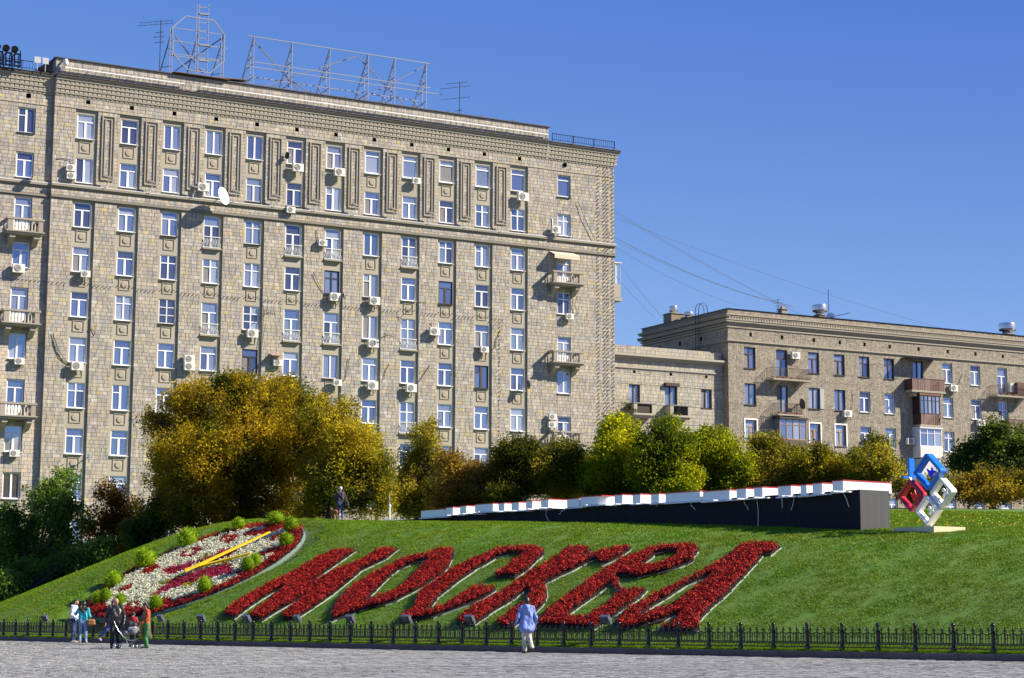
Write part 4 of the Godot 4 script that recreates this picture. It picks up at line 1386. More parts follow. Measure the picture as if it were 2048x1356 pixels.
	for k in 2:
		var u: float = fac([75, 91][k], 126, 0.3).x
		var pl := MB.new()
		pl.box(Vector3(-0.22, 0.55, 0), Vector3(0.22, 1.0, 0.05)); pl.bar(Vector3(0, 0, 0.02), Vector3(0, 0.6, 0.02), 0.04, 0.04)
		var o := obj("small_panel", pl, mat(L(0.4, 0.41, 0.43), 0.5))
		o.position = facw(u, 38.33, 0.28); o.rotation.y = FA
		tag(o, ["small pale square panel fixed to the roof railing, left one of two", "small pale square panel fixed to the roof railing, right one of two"][k], "panel", "pale panels on the roof railing")
	var cm := MB.new()
	cm.lathe(Transform3D(Basis(Vector3(1, 0, 0), 0.4), Vector3.ZERO), [Vector2(0.0, -0.22), Vector2(0.15, -0.15), Vector2(0.18, 0.0), Vector2(0.15, 0.2), Vector2(0.06, 0.3), Vector2(0, 0.3)], 12)
	cm.bar(Vector3(0, 0.2, 0), Vector3(-0.1, 0.3, -0.4), 0.1, 0.1)
	var co := obj("security_camera", cm, M.white)
	co.position = facw(-1.75, 39.1, 0.5); co.rotation.y = FA
	tag(co, "white dome camera at the left end of the attic wall", "camera")

func aerial(at: Vector3, h: float, label: String, lean: float, arms: Array) -> void:
	var A := base("television_aerial", label, "aerial", at)
	var b := MB.new()
	b.tube([Vector3.ZERO, Vector3(0.0, h, 0)], 0.032, 6)
	b.bar(Vector3(-0.2, 0.3, 0), Vector3(0.2, 0.3, 0), 0.04, 0.04)
	obj("mast", b, M.dark, A)
	for q in arms:
		var r := MB.new()
		var l: float = q[1]
		var d := Vector3(cos(lean), 0.18, -sin(lean)).normalized()
		var o := Vector3(0, h * q[0], 0)
		r.bar(o - d * l * 0.65, o + d * l * 0.35, 0.026, 0.026)
		var n := 7
		for k in n:
			var p := o + d * l * (-0.62 + 0.95 * k / (n - 1.0))
			var s := Vector3(sin(lean), 0.0, cos(lean)) * (0.15 + 0.04 * k)
			r.bar(p - s, p + s, 0.012, 0.012)
		obj("antenna_arm", r, M.dark, A)

# ---------------------------------------------------------------- trees and hedges
func leaf_clump(n: int, rad: float, lw: float, ll: float, spread: float) -> ArrayMesh:
	var b := MB.new()
	for k in n:
		var d := Vector3(rng.randfn(), rng.randfn(), rng.randfn()).normalized()
		var c := d * rad * pow(rng.randf(), 0.4)
		var a := Vector3(rng.randfn(), rng.randfn() * 0.6, rng.randfn()).normalized()
		var s := a.cross(Vector3(rng.randfn(), rng.randfn(), rng.randfn())).normalized()
		var w := lw * rng.randf_range(0.7, 1.3)
		var l := ll * rng.randf_range(0.7, 1.3)
		var col := jit(Color.WHITE, spread, 0.12)
		b.quad(c - a * l * 0.5, c + s * w * 0.5, c + a * l * 0.5, c - s * w * 0.5, col)
	return b.mesh()
func limb(b: MB, a: Vector3, c: Vector3, r0: float, r1: float) -> void:
	var m := a.lerp(c, 0.5) + Vector3(rng.randf_range(-0.3, 0.3), rng.randf_range(0.0, 0.3), rng.randf_range(-0.3, 0.3))
	b.tube([a, a.lerp(m, 0.5) + Vector3(0, 0.06, 0), m, c], [r0, lerpf(r0, r1, 0.35), lerpf(r0, r1, 0.65), r1], 7)
func tree(called: String, label: String, category: String, d: float, foot_px: float, blobs: Array, pal: Array, density: float, leaf := 0, trunk := 0.16, depth_k := 0.9, group := "trees and bushes behind the hill") -> void:
	# blobs: [px, py, half width, half height] of the leafy masses; pal: colours, dark to light
	var foot := onpx(foot_px, d)
	foot.y -= 0.2
	var T := base(called, label, category, foot, 0.0, group)
	var tk := MB.new()
	var cen := []
	if called == "bush": blobs = blobs + [[foot_px - 28, 945, 46, 36], [foot_px + 26, 955, 46, 32], [foot_px, 975, 64, 26]]
	for q in blobs:
		var c := P(q[0], q[1], d + rng.randf_range(-1.2, 1.2))
		var R := Vector3(q[2], q[3], q[2] * depth_k) * d / FOC
		cen.append([c - foot, R * 0.95])
		for k in 3:   # smaller masses that break up the outline
			var u := Vector3(rng.randfn(), rng.randfn() * 0.8, rng.randfn()).normalized()
			cen.append([c - foot + u * R * rng.randf_range(0.6, 0.85), R * rng.randf_range(0.42, 0.62)])
	var top := Vector3.ZERO
	for q in cen: top += q[0]
	top /= cen.size()
	var fork := Vector3(top.x * 0.35, maxf(0.8, top.y * 0.45), top.z * 0.3)
	tk.tube([Vector3(0, -0.3, 0), fork * 0.5 + Vector3(0.06, 0, 0), fork], [trunk * 1.25, trunk, trunk * 0.85], 9)
	for q in cen:
		limb(tk, fork * rng.randf_range(0.7, 1.0), q[0], trunk * 0.6, trunk * 0.14)
		for k in 1: limb(tk, q[0] * 0.8 + fork * 0.2, q[0] + Vector3(rng.randf_range(-1, 1) * q[1].x, rng.randf_range(-0.2, 1) * q[1].y, rng.randf_range(-1, 1) * q[1].z) * 0.8, trunk * 0.22, trunk * 0.06)
	obj("trunk", tk, M.bark, T)
	var key := "clump%d" % leaf
	if not meshes.has(key):
		var lm := []
		for k in 4:
			if leaf == 0: lm.append(leaf_clump(26, 0.42, 0.085, 0.15, 0.32))
			elif leaf == 1: lm.append(leaf_clump(20, 0.45, 0.10, 0.19, 0.3))
			else: lm.append(leaf_clump(15, 0.40, 0.06, 0.12, 0.35))
		meshes[key] = lm
	var fn := FastNoiseLite.new()
	fn.seed = rng.randi() % 1000; fn.frequency = 0.45; fn.fractal_octaves = 3
	var xf := [[], [], [], []]; var cl := [[], [], [], []]
	for q in cen:
		var r: Vector3 = q[1]
		var n := int(density * (8.0 if trunk > 0.15 else 13.0) * (r.x * r.y + r.x * r.z + r.y * r.z) / 3.0) + 6
		for k in n:
			var u := Vector3(rng.randfn(), rng.randfn(), rng.randfn()).normalized()
			var rr := 1.05 - 0.6 * pow(rng.randf(), 1.5)
			if rng.randf() < 0.07: rr = rng.randf_range(1.05, 1.35)   # straggling twigs
			var p: Vector3 = q[0] + u * r * rr * (0.9 + 0.32 * fn.get_noise_3dv((q[0] + u * r) * 0.9))
			if fn.get_noise_3dv(p * 1.6 + Vector3(50, 0, 0)) < (-0.5 if trunk > 0.2 else -0.34): continue
			if (foot + p).y < terr(foot.x + p.x, -(foot.z + p.z)) + 0.1: continue
			var w := rng.randi() % 4
			var s := rng.randf_range(0.65, 1.2)
			xf[w].append(Transform3D(Basis(Vector3(rng.randfn(), rng.randfn(), rng.randfn()).normalized(), rng.randf() * TAU) * Basis.from_scale(Vector3.ONE * s), p))
			var t := clampf(0.5 + 1.1 * fn.get_noise_3dv(p * 0.5 + Vector3(0, 90, 0)) + rng.randf_range(-0.28, 0.28), 0, 0.999) * (pal.size() - 1)
			var c0: Color = pal[int(t)]; var c1: Color = pal[mini(int(t) + 1, pal.size() - 1)]
			cl[w].append(jit(c0.lerp(c1, t - int(t)), 0.18, 0.06))
	var crown := Node3D.new()
	put(crown, "crown", T)
	for w in 4: kind(scatter("leaves", meshes[key][w], M.leaf, xf[w], cl[w], crown), "stuff")

func trees() -> void:
	var gold := [L(0.128, 0.159, 0.029), L(0.240, 0.211, 0.022), L(0.425, 0.316, 0.027), L(0.566, 0.408, 0.037)]
	var golden := [L(0.151, 0.175, 0.029), L(0.258, 0.234, 0.027), L(0.457, 0.365, 0.035), L(0.592, 0.482, 0.058)]
	var dark := [L(0.051, 0.105, 0.030), L(0.109, 0.204, 0.055), L(0.204, 0.314, 0.081)]
	var olive := [L(0.135, 0.150, 0.032), L(0.217, 0.209, 0.033), L(0.380, 0.326, 0.054), L(0.508, 0.418, 0.090)]
	var bronze := [L(0.185, 0.146, 0.051), L(0.305, 0.209, 0.064), L(0.490, 0.328, 0.102)]
	var bright := [L(0.087, 0.123, 0.012), L(0.203, 0.261, 0.014), L(0.362, 0.392, 0.017), L(0.522, 0.507, 0.023)]
	var yellow := [L(0.131, 0.131, 0.014), L(0.261, 0.232, 0.017), L(0.392, 0.319, 0.029)]
	tree("dark_tree", "dark green leafy tree at the left edge of the photo behind the hill", "tree", 103.0, 70, [[128, 968, 26, 36], [95, 1005, 52, 40], [42, 1052, 56, 46], [132, 1048, 42, 52], [62, 1118, 76, 56], [6, 1120, 40, 60], [122, 1115, 52, 40], [10, 1030, 26, 24]], dark, 9.5, 1)
	tree("brown_tree", "small sparse tree with rusty brown leaves between dark tree and golden tree", "tree", 104.0, 225, [[222, 990, 30, 40], [248, 1035, 42, 46], [198, 1050, 30, 46], [268, 1075, 36, 36], [225, 1095, 46, 30]], [L(0.145, 0.087, 0.022), L(0.348, 0.189, 0.036), L(0.493, 0.275, 0.058)], 7.0, 0, 0.1)
	tree("golden_tree", "broad dense tree in golden autumn leaf, the largest tree of the picture", "tree", 100.0, 500, [[432, 815, 92, 60], [530, 800, 100, 52], [365, 872, 62, 70], [600, 830, 70, 58], [480, 890, 120, 70], [330, 950, 42, 62], [410, 965, 92, 70], [545, 960, 110, 66], [618, 910, 74, 70], [310, 845, 30, 26], [480, 765, 50, 26], [400, 1020, 100, 40], [560, 1025, 90, 30], [470, 890, 160, 110], [560, 880, 120, 100]], gold, 9.0, 0, 0.32)
	tree("yellow_tree", "lower yellow leaved tree with hanging boughs right of the golden tree", "tree", 96.5, 650, [[668, 835, 58, 52], [705, 890, 62, 54], [740, 935, 46, 56], [668, 950, 70, 60], [720, 1000, 60, 42], [640, 1010, 50, 36], [768, 985, 24, 50], [690, 930, 88, 96]], golden, 8.5, 0, 0.22)
	tree("thin_tree", "thin pale olive tree in front of the tall block beside the yellow tree", "tree", 112.0, 850, [[846, 868, 30, 26], [858, 915, 40, 36], [826, 930, 34, 44], [838, 965, 46, 42], [880, 975, 34, 40], [842, 1010, 54, 26], [815, 990, 36, 34]], olive, 8.0, 0, 0.09)
	tree("bush", "bronze olive bush behind the left end of the white letters", "bush", 106.0, 930, [[938, 955, 32, 32], [920, 992, 38, 28], [955, 1000, 34, 24], [890, 1005, 34, 22]], bronze, 8.0, 0, 0.08)
	tree("bush", "dark olive bush with a flat top behind the white letters", "bush", 104.0, 1040, [[1028, 900, 40, 28], [1062, 922, 42, 36], [1008, 940, 34, 44], [1045, 970, 50, 34], [1000, 990, 36, 24]], [L(0.072, 0.087, 0.014), L(0.160, 0.160, 0.020), L(0.261, 0.232, 0.036)], 7.5, 0, 0.1)
	tree("bush", "grey olive bush under the lowest stone balcony of the tall block", "bush", 105.0, 1130, [[1128, 906, 44, 34], [1105, 945, 44, 38], [1160, 940, 40, 40], [1130, 980, 55, 30]], olive, 7.0, 0, 0.1)
	tree("bush", "yellow green bush below the right corner of the tall block", "bush", 102.0, 1235, [[1240, 866, 48, 32], [1215, 905, 42, 40], [1262, 915, 50, 44], [1230, 955, 60, 34]], bright, 8.5, 0, 0.12)
	tree("bush", "brightest green bush, in front of the low stone wing", "bush", 100.5, 1335, [[1330, 876, 54, 40], [1305, 920, 48, 44], [1368, 915, 46, 40], [1340, 950, 60, 30]], bright, 9.0, 0, 0.12)
	tree("bush", "tall green bush covering the foot of the brick house corner", "bush", 101.5, 1440, [[1428, 884, 44, 34], [1465, 912, 42, 40], [1420, 930, 48, 34], [1460, 950, 50, 26]], bright, 8.5, 0, 0.12)
	tree("bush", "olive bush with open twigs below the wooden bay window", "bush", 103.0, 1550, [[1540, 895, 38, 32], [1572, 922, 42, 36], [1520, 935, 42, 34], [1560, 952, 56, 24]], olive, 9.0, 0, 0.1)
	tree("bush", "yellowing bush behind the right end of the white letters", "bush", 100.0, 1650, [[1622, 915, 38, 28], [1668, 930, 44, 28], [1640, 950, 60, 22], [1705, 945, 30, 26]], yellow, 9.0, 0, 0.1)
	tree("young_tree", "slender olive tree left of the stacked frames", "tree", 98.0, 1755, [[1752, 890, 32, 24], [1738, 920, 36, 30], [1776, 935, 34, 30], [1745, 960, 44, 26], [1715, 965, 26, 20]], olive, 7.5, 0, 0.1)
	tree("shrub", "low yellow green shrub behind the stacked frames", "shrub", 95.0, 1830, [[1800, 975, 34, 24], [1845, 980, 36, 24], [1880, 970, 26, 24]], olive, 8.0, 0, 0.07)
	tree("dark_tree", "dark green broad leaved tree at the right edge beside the frames", "tree", 104.0, 1985, [[1988, 858, 26, 30], [1962, 892, 40, 34], [2022, 905, 42, 40], [1930, 925, 34, 34], [2045, 880, 26, 30], [1985, 935, 50, 34], [2050, 940, 40, 30]], [L(0.029, 0.055, 0.017), L(0.065, 0.109, 0.029), L(0.109, 0.152, 0.043)], 6.0, 1, 0.14)
	tree("shrub", "yellow brown shrub under the dark tree at the right edge", "shrub", 96.0, 1980, [[1925, 972, 38, 30], [1975, 965, 42, 34], [2030, 966, 40, 36], [2000, 990, 56, 18]], [L(0.102, 0.094, 0.017), L(0.232, 0.181, 0.029), L(0.348, 0.246, 0.043)], 7.5, 0, 0.07)
	tree("hedge_bush", "low dark bush at the foot of the golden tree, on the skyline of the hill", "bush", 101.0, 290, [[300, 1050, 40, 30], [340, 1035, 50, 34], [270, 1075, 30, 26]], dark, 8.0, 0, 0.08)
	tree("hedge_bush", "low dark bush at the bottom left under the dark tree", "bush", 98.0, 40, [[10, 1165, 40, 24], [60, 1150, 44, 26], [110, 1138, 40, 26], [160, 1120, 40, 24], [200, 1105, 30, 20], [-20, 1185, 40, 22], [18, 1186, 36, 16]], dark, 8.5, 1, 0.08)
	# orange barrier behind the trees at the left
	var br := MB.new()
	for k in 9:
		var a := P(-10 + k * 32, 1108 - k * 0.5, 112.0); var b := P(-10 + (k + 1) * 32, 1107.5 - k * 0.5, 112.0)
		br.bar(a, b, 0.1, 0.34, jit(L(0.55, 0.07, 0.02), 0.1))
		br.bar(a + Vector3(0, -0.5, 0), b + Vector3(0, -0.5, 0), 0.08, 0.16, L(0.35, 0.02, 0.015))
		br.bar(a + Vector3(0, -1.8, 0), a + Vector3(0, 0.2, 0), 0.09, 0.09, L(0.2, 0.2, 0.2))
	tag(obj("orange_barrier", br, M.plain), "orange and red barrier band seen between the trunks at the far left", "barrier")

# ---------------------------------------------------------------- flowers
func flower_clump(leafs: Array, petals: Array, n: int, np: int, s: float) -> ArrayMesh:
	# a bedding plant about 0.35 m across: a low dome of leaves, petals on top
	var b := MB.new()
	for k in n + np:
		var isp := k >= n
		var a := rng.randf() * TAU
		var r := 0.19 * sqrt(rng.randf())
		var y := (0.20 - r * r * 2.6) * (1.0 if isp else rng.randf_range(0.35, 1.0)) + rng.randf_range(-0.02, 0.02)
		var c := Vector3(cos(a) * r, y, sin(a) * r)
		var nn := Vector3(cos(a) * r * 4.0 + rng.randfn() * 0.5, 1.0, sin(a) * r * 4.0 + rng.randfn() * 0.5).normalized()
		var x := nn.cross(Vector3(rng.randfn(), rng.randfn(), rng.randfn())).normalized()
		var z := nn.cross(x)
		var w := s * rng.randf_range(0.7, 1.25) * (0.8 if isp else 1.0)
		var col: Color = petals[rng.randi() % petals.size()] if isp else leafs[rng.randi() % leafs.size()]
		b.quad(c - x * w, c + z * w * 0.8, c + x * w, c - z * w * 0.8, jit(col, 0.25, 0.05))
	return b.mesh()
func flowers_of(k: String) -> Array:
	if not meshes.has("fl" + k):
		var out := []
		for i in 4:
			match k:
				"red": out.append(flower_clump([L(0.07, 0.004, 0.005), L(0.03, 0.004, 0.005), L(0.012, 0.006, 0.005), L(0.14, 0.006, 0.005), L(0.02, 0.03, 0.006)], [L(0.50, 0.012, 0.009), L(0.30, 0.006, 0.007), L(0.58, 0.035, 0.018)], 26, 18, 0.034))
				"white": out.append(flower_clump([L(0.10, 0.16, 0.03), L(0.2, 0.26, 0.08), L(0.34, 0.38, 0.18)], [L(0.74, 0.72, 0.52), L(0.66, 0.66, 0.42), L(0.78, 0.77, 0.62)], 14, 36, 0.036))
				"pink": out.append(flower_clump([L(0.05, 0.07, 0.02), L(0.22, 0.01, 0.05)], [L(0.42, 0.012, 0.08), L(0.5, 0.03, 0.12), L(0.33, 0.01, 0.05)], 16, 30, 0.036))
				"gold": out.append(flower_clump([L(0.16, 0.18, 0.01), L(0.25, 0.24, 0.015)], [L(0.40, 0.34, 0.012), L(0.30, 0.28, 0.01)], 24, 20, 0.032))
		meshes["fl" + k] = out
	return meshes["fl" + k]
func disc(px: float, py: float, up := 0.0) -> Vector3:   # where that line of sight meets the dial
	var r := ray(px, py)
	# 1.6 + r.y t = 2.92 + up + .341 (r.x t + 14.11) + .352 (r.z t - 83)
	var t := (2.92 + up + 0.341 * 14.11 - 0.352 * 83.0 - 1.6) / (r.y - 0.341 * r.x - 0.352 * r.z)
	return Vector3(r.x * t, 1.6 + r.y * t, -r.z * t)
func dz(pts: Array) -> PackedVector2Array:   # polygon traced on the enlarged dial, as ground positions
	var out := PackedVector2Array()
	for k in range(0, pts.size(), 2):
		var p := disc(180.0 + pts[k] / 4.452, 1010.0 + pts[k + 1] / 4.452, 0.2)
		out.append(Vector2(p.x, -p.z))
	return out
func flower_clock() -> void:
	var C := Vector3(-14.11, 2.92, -83.0)
	var nn := Vector3(-0.341, 1.0, 0.352).normalized()
	var K := base("flower_clock", "giant round flower clock on the slope with white dial, red rim and yellow hands", "flower clock", C)
	var bs := aligned(nn, 0.0)
	var soil := MB.new()
	soil.lathe(Transform3D(bs, Vector3.ZERO), [Vector2(4.95, -0.3), Vector2(4.95, 0.0), Vector2(0.0, 0.02)], 64, L(0.03, 0.022, 0.016))
	obj("soil_bed", soil, M.plain, K)
	var rim := MB.new()
	rim.lathe(Transform3D(bs, Vector3.ZERO), [Vector2(4.98, -0.2), Vector2(5.06, -0.15), Vector2(5.06, 0.0), Vector2(5.0, 0.03), Vector2(4.96, 0.0)], 72, L(0.10, 0.16, 0.135))
	obj("rim", rim, M.plain, K)
	# steel pegs that stick out of the rim on the downhill side
	for k in 30:
		var a := -0.95 + 2.75 * k / 29.0
		var d0 := bs * Vector3(cos(a), 0, sin(a))
		var h := Vector3(cos(a), -0.28, sin(a) * 0.9).normalized()
		var pg := MB.new()
		pg.bar(d0 * 5.0 + nn * -0.12, d0 * 5.06 + h * 0.75 + nn * -0.1, 0.035, 0.035)
		pg.bar(d0 * 5.06 + h * 0.70 + nn * -0.1 + Vector3(0, -0.5, 0), d0 * 5.06 + h * 0.72 + nn * -0.1 + Vector3(0, 0.06, 0), 0.03, 0.03)
		obj("peg", pg, M.steel, K)
	# planting
	var reds := [dz([1470, 235, 1620, 190, 1700, 190, 1680, 215, 1560, 250, 1480, 262]), dz([1150, 300, 1210, 262, 1250, 268, 1180, 312]), dz([1215, 320, 1265, 275, 1320, 255, 1330, 268, 1255, 328]), dz([1390, 245, 1470, 215, 1500, 225, 1430, 260]),
		dz([805, 440, 850, 395, 960, 370, 1000, 382, 960, 425, 880, 448]), dz([480, 590, 520, 545, 600, 520, 620, 535, 540, 598]), dz([268, 752, 320, 715, 380, 690, 380, 705, 300, 762]), dz([325, 905, 350, 870, 410, 850, 435, 870, 420, 915, 345, 918]), dz([430, 835, 470, 850, 475, 862, 440, 850]),
		dz([630, 840, 650, 825, 695, 850, 690, 880, 640, 868]), dz([690, 818, 725, 825, 735, 835, 700, 832]), dz([1510, 430, 1590, 380, 1700, 355, 1690, 390, 1560, 425, 1540, 440]), dz([1640, 275, 1730, 250, 1740, 262, 1640, 300]), dz([1270, 260, 1310, 250, 1300, 270]), dz([1310, 580, 1360, 560, 1370, 580, 1320, 600])]
	var holes := [dz([850, 425, 890, 400, 940, 392, 930, 415, 880, 432]), dz([355, 895, 380, 875, 410, 872, 400, 900])]
	var pinks := [dz([630, 565, 760, 530, 950, 490, 890, 570, 740, 612, 660, 592]), dz([520, 805, 600, 755, 740, 655, 900, 600, 1080, 545, 1250, 505, 1290, 565, 1270, 600, 1080, 640, 860, 690, 700, 750, 560, 818]), dz([1100, 440, 1200, 380, 1350, 385, 1250, 455, 1030, 515, 960, 495])]
	var golds := [dz([900, 520, 1000, 460, 1060, 415, 1080, 430, 1050, 470, 960, 520]), dz([585, 695, 700, 650, 860, 595, 880, 605, 760, 660, 640, 700]), dz([830, 720, 860, 665, 940, 630, 1005, 615, 980, 660, 900, 722]), dz([1130, 525, 1250, 475, 1300, 470, 1280, 490, 1160, 540])]
	var fin := {"red": [[], [], [], []], "white": [[], [], [], []], "pink": [[], [], [], []], "gold": [[], [], [], []]}
	var x := -5.0
	while x < 5.0:
		var z := -5.0
		while z < 5.0:
			var p := Vector3(x + rng.randf_range(-0.07, 0.07), 0, z + rng.randf_range(-0.07, 0.07))
			var r := Vector2(p.x, p.z).length()
			z += 0.17
			if r > 5.04: continue
			var wp := C + bs * p
			var g := Vector2(wp.x, -wp.z)
			var k := "white"
			if r > 4.28: k = "red"
			else:
				for q in golds:
					if Geometry2D.is_point_in_polygon(g, q): k = "gold"
				for q in pinks:
					if Geometry2D.is_point_in_polygon(g, q): k = "pink" if rng.randf() < 0.6 else "red"
				for q in reds:
					for e in [Vector2.ZERO, Vector2(0.12, 0), Vector2(-0.12, 0), Vector2(0, 0.16), Vector2(0, -0.16)]:
						if Geometry2D.is_point_in_polygon(g + e, q): k = "red"
				for q in holes:
					if Geometry2D.is_point_in_polygon(g, q): k = "white"
			fin[k][rng.randi() % 4].append(Transform3D(bs * Basis(Vector3.UP, rng.randf() * TAU) * Basis.from_scale(Vector3(0.8, rng.randf_range(0.8, 1.3), 0.8)), bs * p))
		x += 0.17
	for k in fin:
		for w in 4:
			if fin[k][w].size() > 0: kind(scatter({"red": "red_flowers", "white": "white_flowers", "pink": "crimson_flowers", "gold": "golden_plants"}[k], flowers_of(k)[w], M.petal, fin[k][w], [], K), "stuff")
	# hands
	for q in [[845, 588, 1603, 240, 0.12, "minute_hand", 0.42], [850, 575, 1432, 430, 0.11, "hour_hand", 0.34]]:
		var a := disc(180 + q[0] / 4.452, 1010 + q[1] / 4.452, q[6]) - C
		var b := disc(180 + q[2] / 4.452, 1010 + q[3] / 4.452, q[6]) - C
		var dir := (b - a).normalized()
		var sd := dir.cross(nn).normalized()
		var w: float = q[4]
		var hb := MB.new()
		hb.prism(Transform3D(Basis(sd, -dir, nn * -1.0 * 1.0) if sd.cross(-dir).dot(nn * -1.0) > 0 else Basis(sd, -dir, nn), a), PackedVector2Array([Vector2(-w * 0.75, 0), Vector2(w * 0.75, 0), Vector2(w, -(b - a).length() * 0.3), Vector2(0.03, -(b - a).length()), Vector2(-0.03, -(b - a).length()), Vector2(-w, -(b - a).length() * 0.3)]), -0.04, 0.04)
		obj(q[5], hb, M.yellow, K)
	var hub := MB.new()
	hub.lathe(Transform3D(bs, disc(180 + 1010 / 4.452, 1010 + 518 / 4.452, 0.3) - C), [Vector2(0.12, -0.4), Vector2(0.12, 0.18), Vector2(0, 0.2)], 12)
	obj("hub", hub, M.dark, K)
	# clipped balls that mark the hours
	var green := [L(0.07, 0.15, 0.004), L(0.19, 0.32, 0.006), L(0.25, 0.40, 0.008)]
	var balls := [[1655, 135, 68, 55, "largest round green bush at the top of the flower clock"], [1790, 185, 62, 60, "round green bush at the top right of the flower clock, beside the largest one"], [1745, 325, 60, 58, "round green bush on the right of the dial above the hour hand tip"], [1405, 545, 58, 64, "front bush of the touching pair on the right of the flower clock"], [1475, 505, 46, 56, "rear bush of the touching pair on the right of the flower clock"], [1018, 730, 58, 66, "round green bush on the lower right rim below the hands"], [583, 885, 55, 60, "round green bush at the bottom of the dial above the orange jacket"], [262, 870, 50, 58, "round green bush just right of the bald man's head"], [140, 822, 44, 56, "right bush of the pair at the lower left end of the flower clock"], [70, 845, 48, 56, "left bush of the pair at the lower left end of the flower clock"], [205, 685, 70, 66, "round green bush on the left rim nearest the lower left pair"], [490, 500, 84, 80, "widest round green bush on the upper left rim of the flower clock"], [865, 315, 76, 78, "tall round green bush on the upper left rim above the numeral ten"], [1327, 183, 55, 50, "small round green bush on the far rim of the flower clock"], [1218, 225, 28, 22, "tiny green bush on the far rim of the flower clock"]]
	for q in balls:
		var foot := disc(180 + q[0] / 4.452, 1010 + (q[1] + q[3] * 0.92) / 4.452, 0.05)
		var d := -foot.z
		var r := Vector3(q[2], q[3], q[2]) * 1.2 / 4.452 * d / FOC
		var T := base("round_bush", q[4], "bush", foot, 0.0, "clipped green bushes round the flower clock")
		if not meshes.has("ballmesh"):
			var mb := MB.new()
			for k in 900:
				var u := Vector3(rng.randfn(), rng.randfn(), rng.randfn()).normalized()
				var rr := 1.0 - 0.22 * rng.randf() * rng.randf()
				if k % 3 == 0: rr *= 0.8
				var c := u * rr
				if u.y < 0: c.x *= 0.92; 
				var s := u.cross(Vector3(rng.randfn(), rng.randfn(), rng.randfn())).normalized() * rng.randf_range(0.03, 0.06)
				var tip := (u + Vector3(rng.randfn(), rng.randfn() + 0.8, rng.randfn()) * 0.35) * rng.randf_range(0.09, 0.2)
				mb.tri(c - s, c + s, c + tip, jit(Color.WHITE, 0.4, 0.1))
			mb.lathe(Transform3D(), [Vector2(0.3, -0.86), Vector2(0.7, -0.6), Vector2(0.86, 0), Vector2(0.7, 0.55), Vector2(0.35, 0.8), Vector2(0, 0.86)], 14, L(0.5, 0.5, 0.5))
			meshes.ballmesh = mb.mesh()
			M.ball = []
			for k in 3:
				var m := vmat(0.7, 0.0, 0.2)
				m.albedo_color = (green[k] as Color).linear_to_srgb()
				m.backlight_enabled = true; m.backlight = Color(0.2, 0.25, 0.05)
				M.ball.append(m)
		var f := obj("foliage", meshes.ballmesh, M.ball[2] if rng.randf() < 0.6 else M.ball[1], T)
		f.scale = r; f.position = Vector3(0, r.y * 0.95, 0); f.rotation.y = rng.randf() * TAU
		var sk := MB.new()
		sk.tube([Vector3(0, -0.1, 0), Vector3(0, r.y * 0.5, 0)], 0.03, 5)
		obj("stem", sk, M.bark, T)

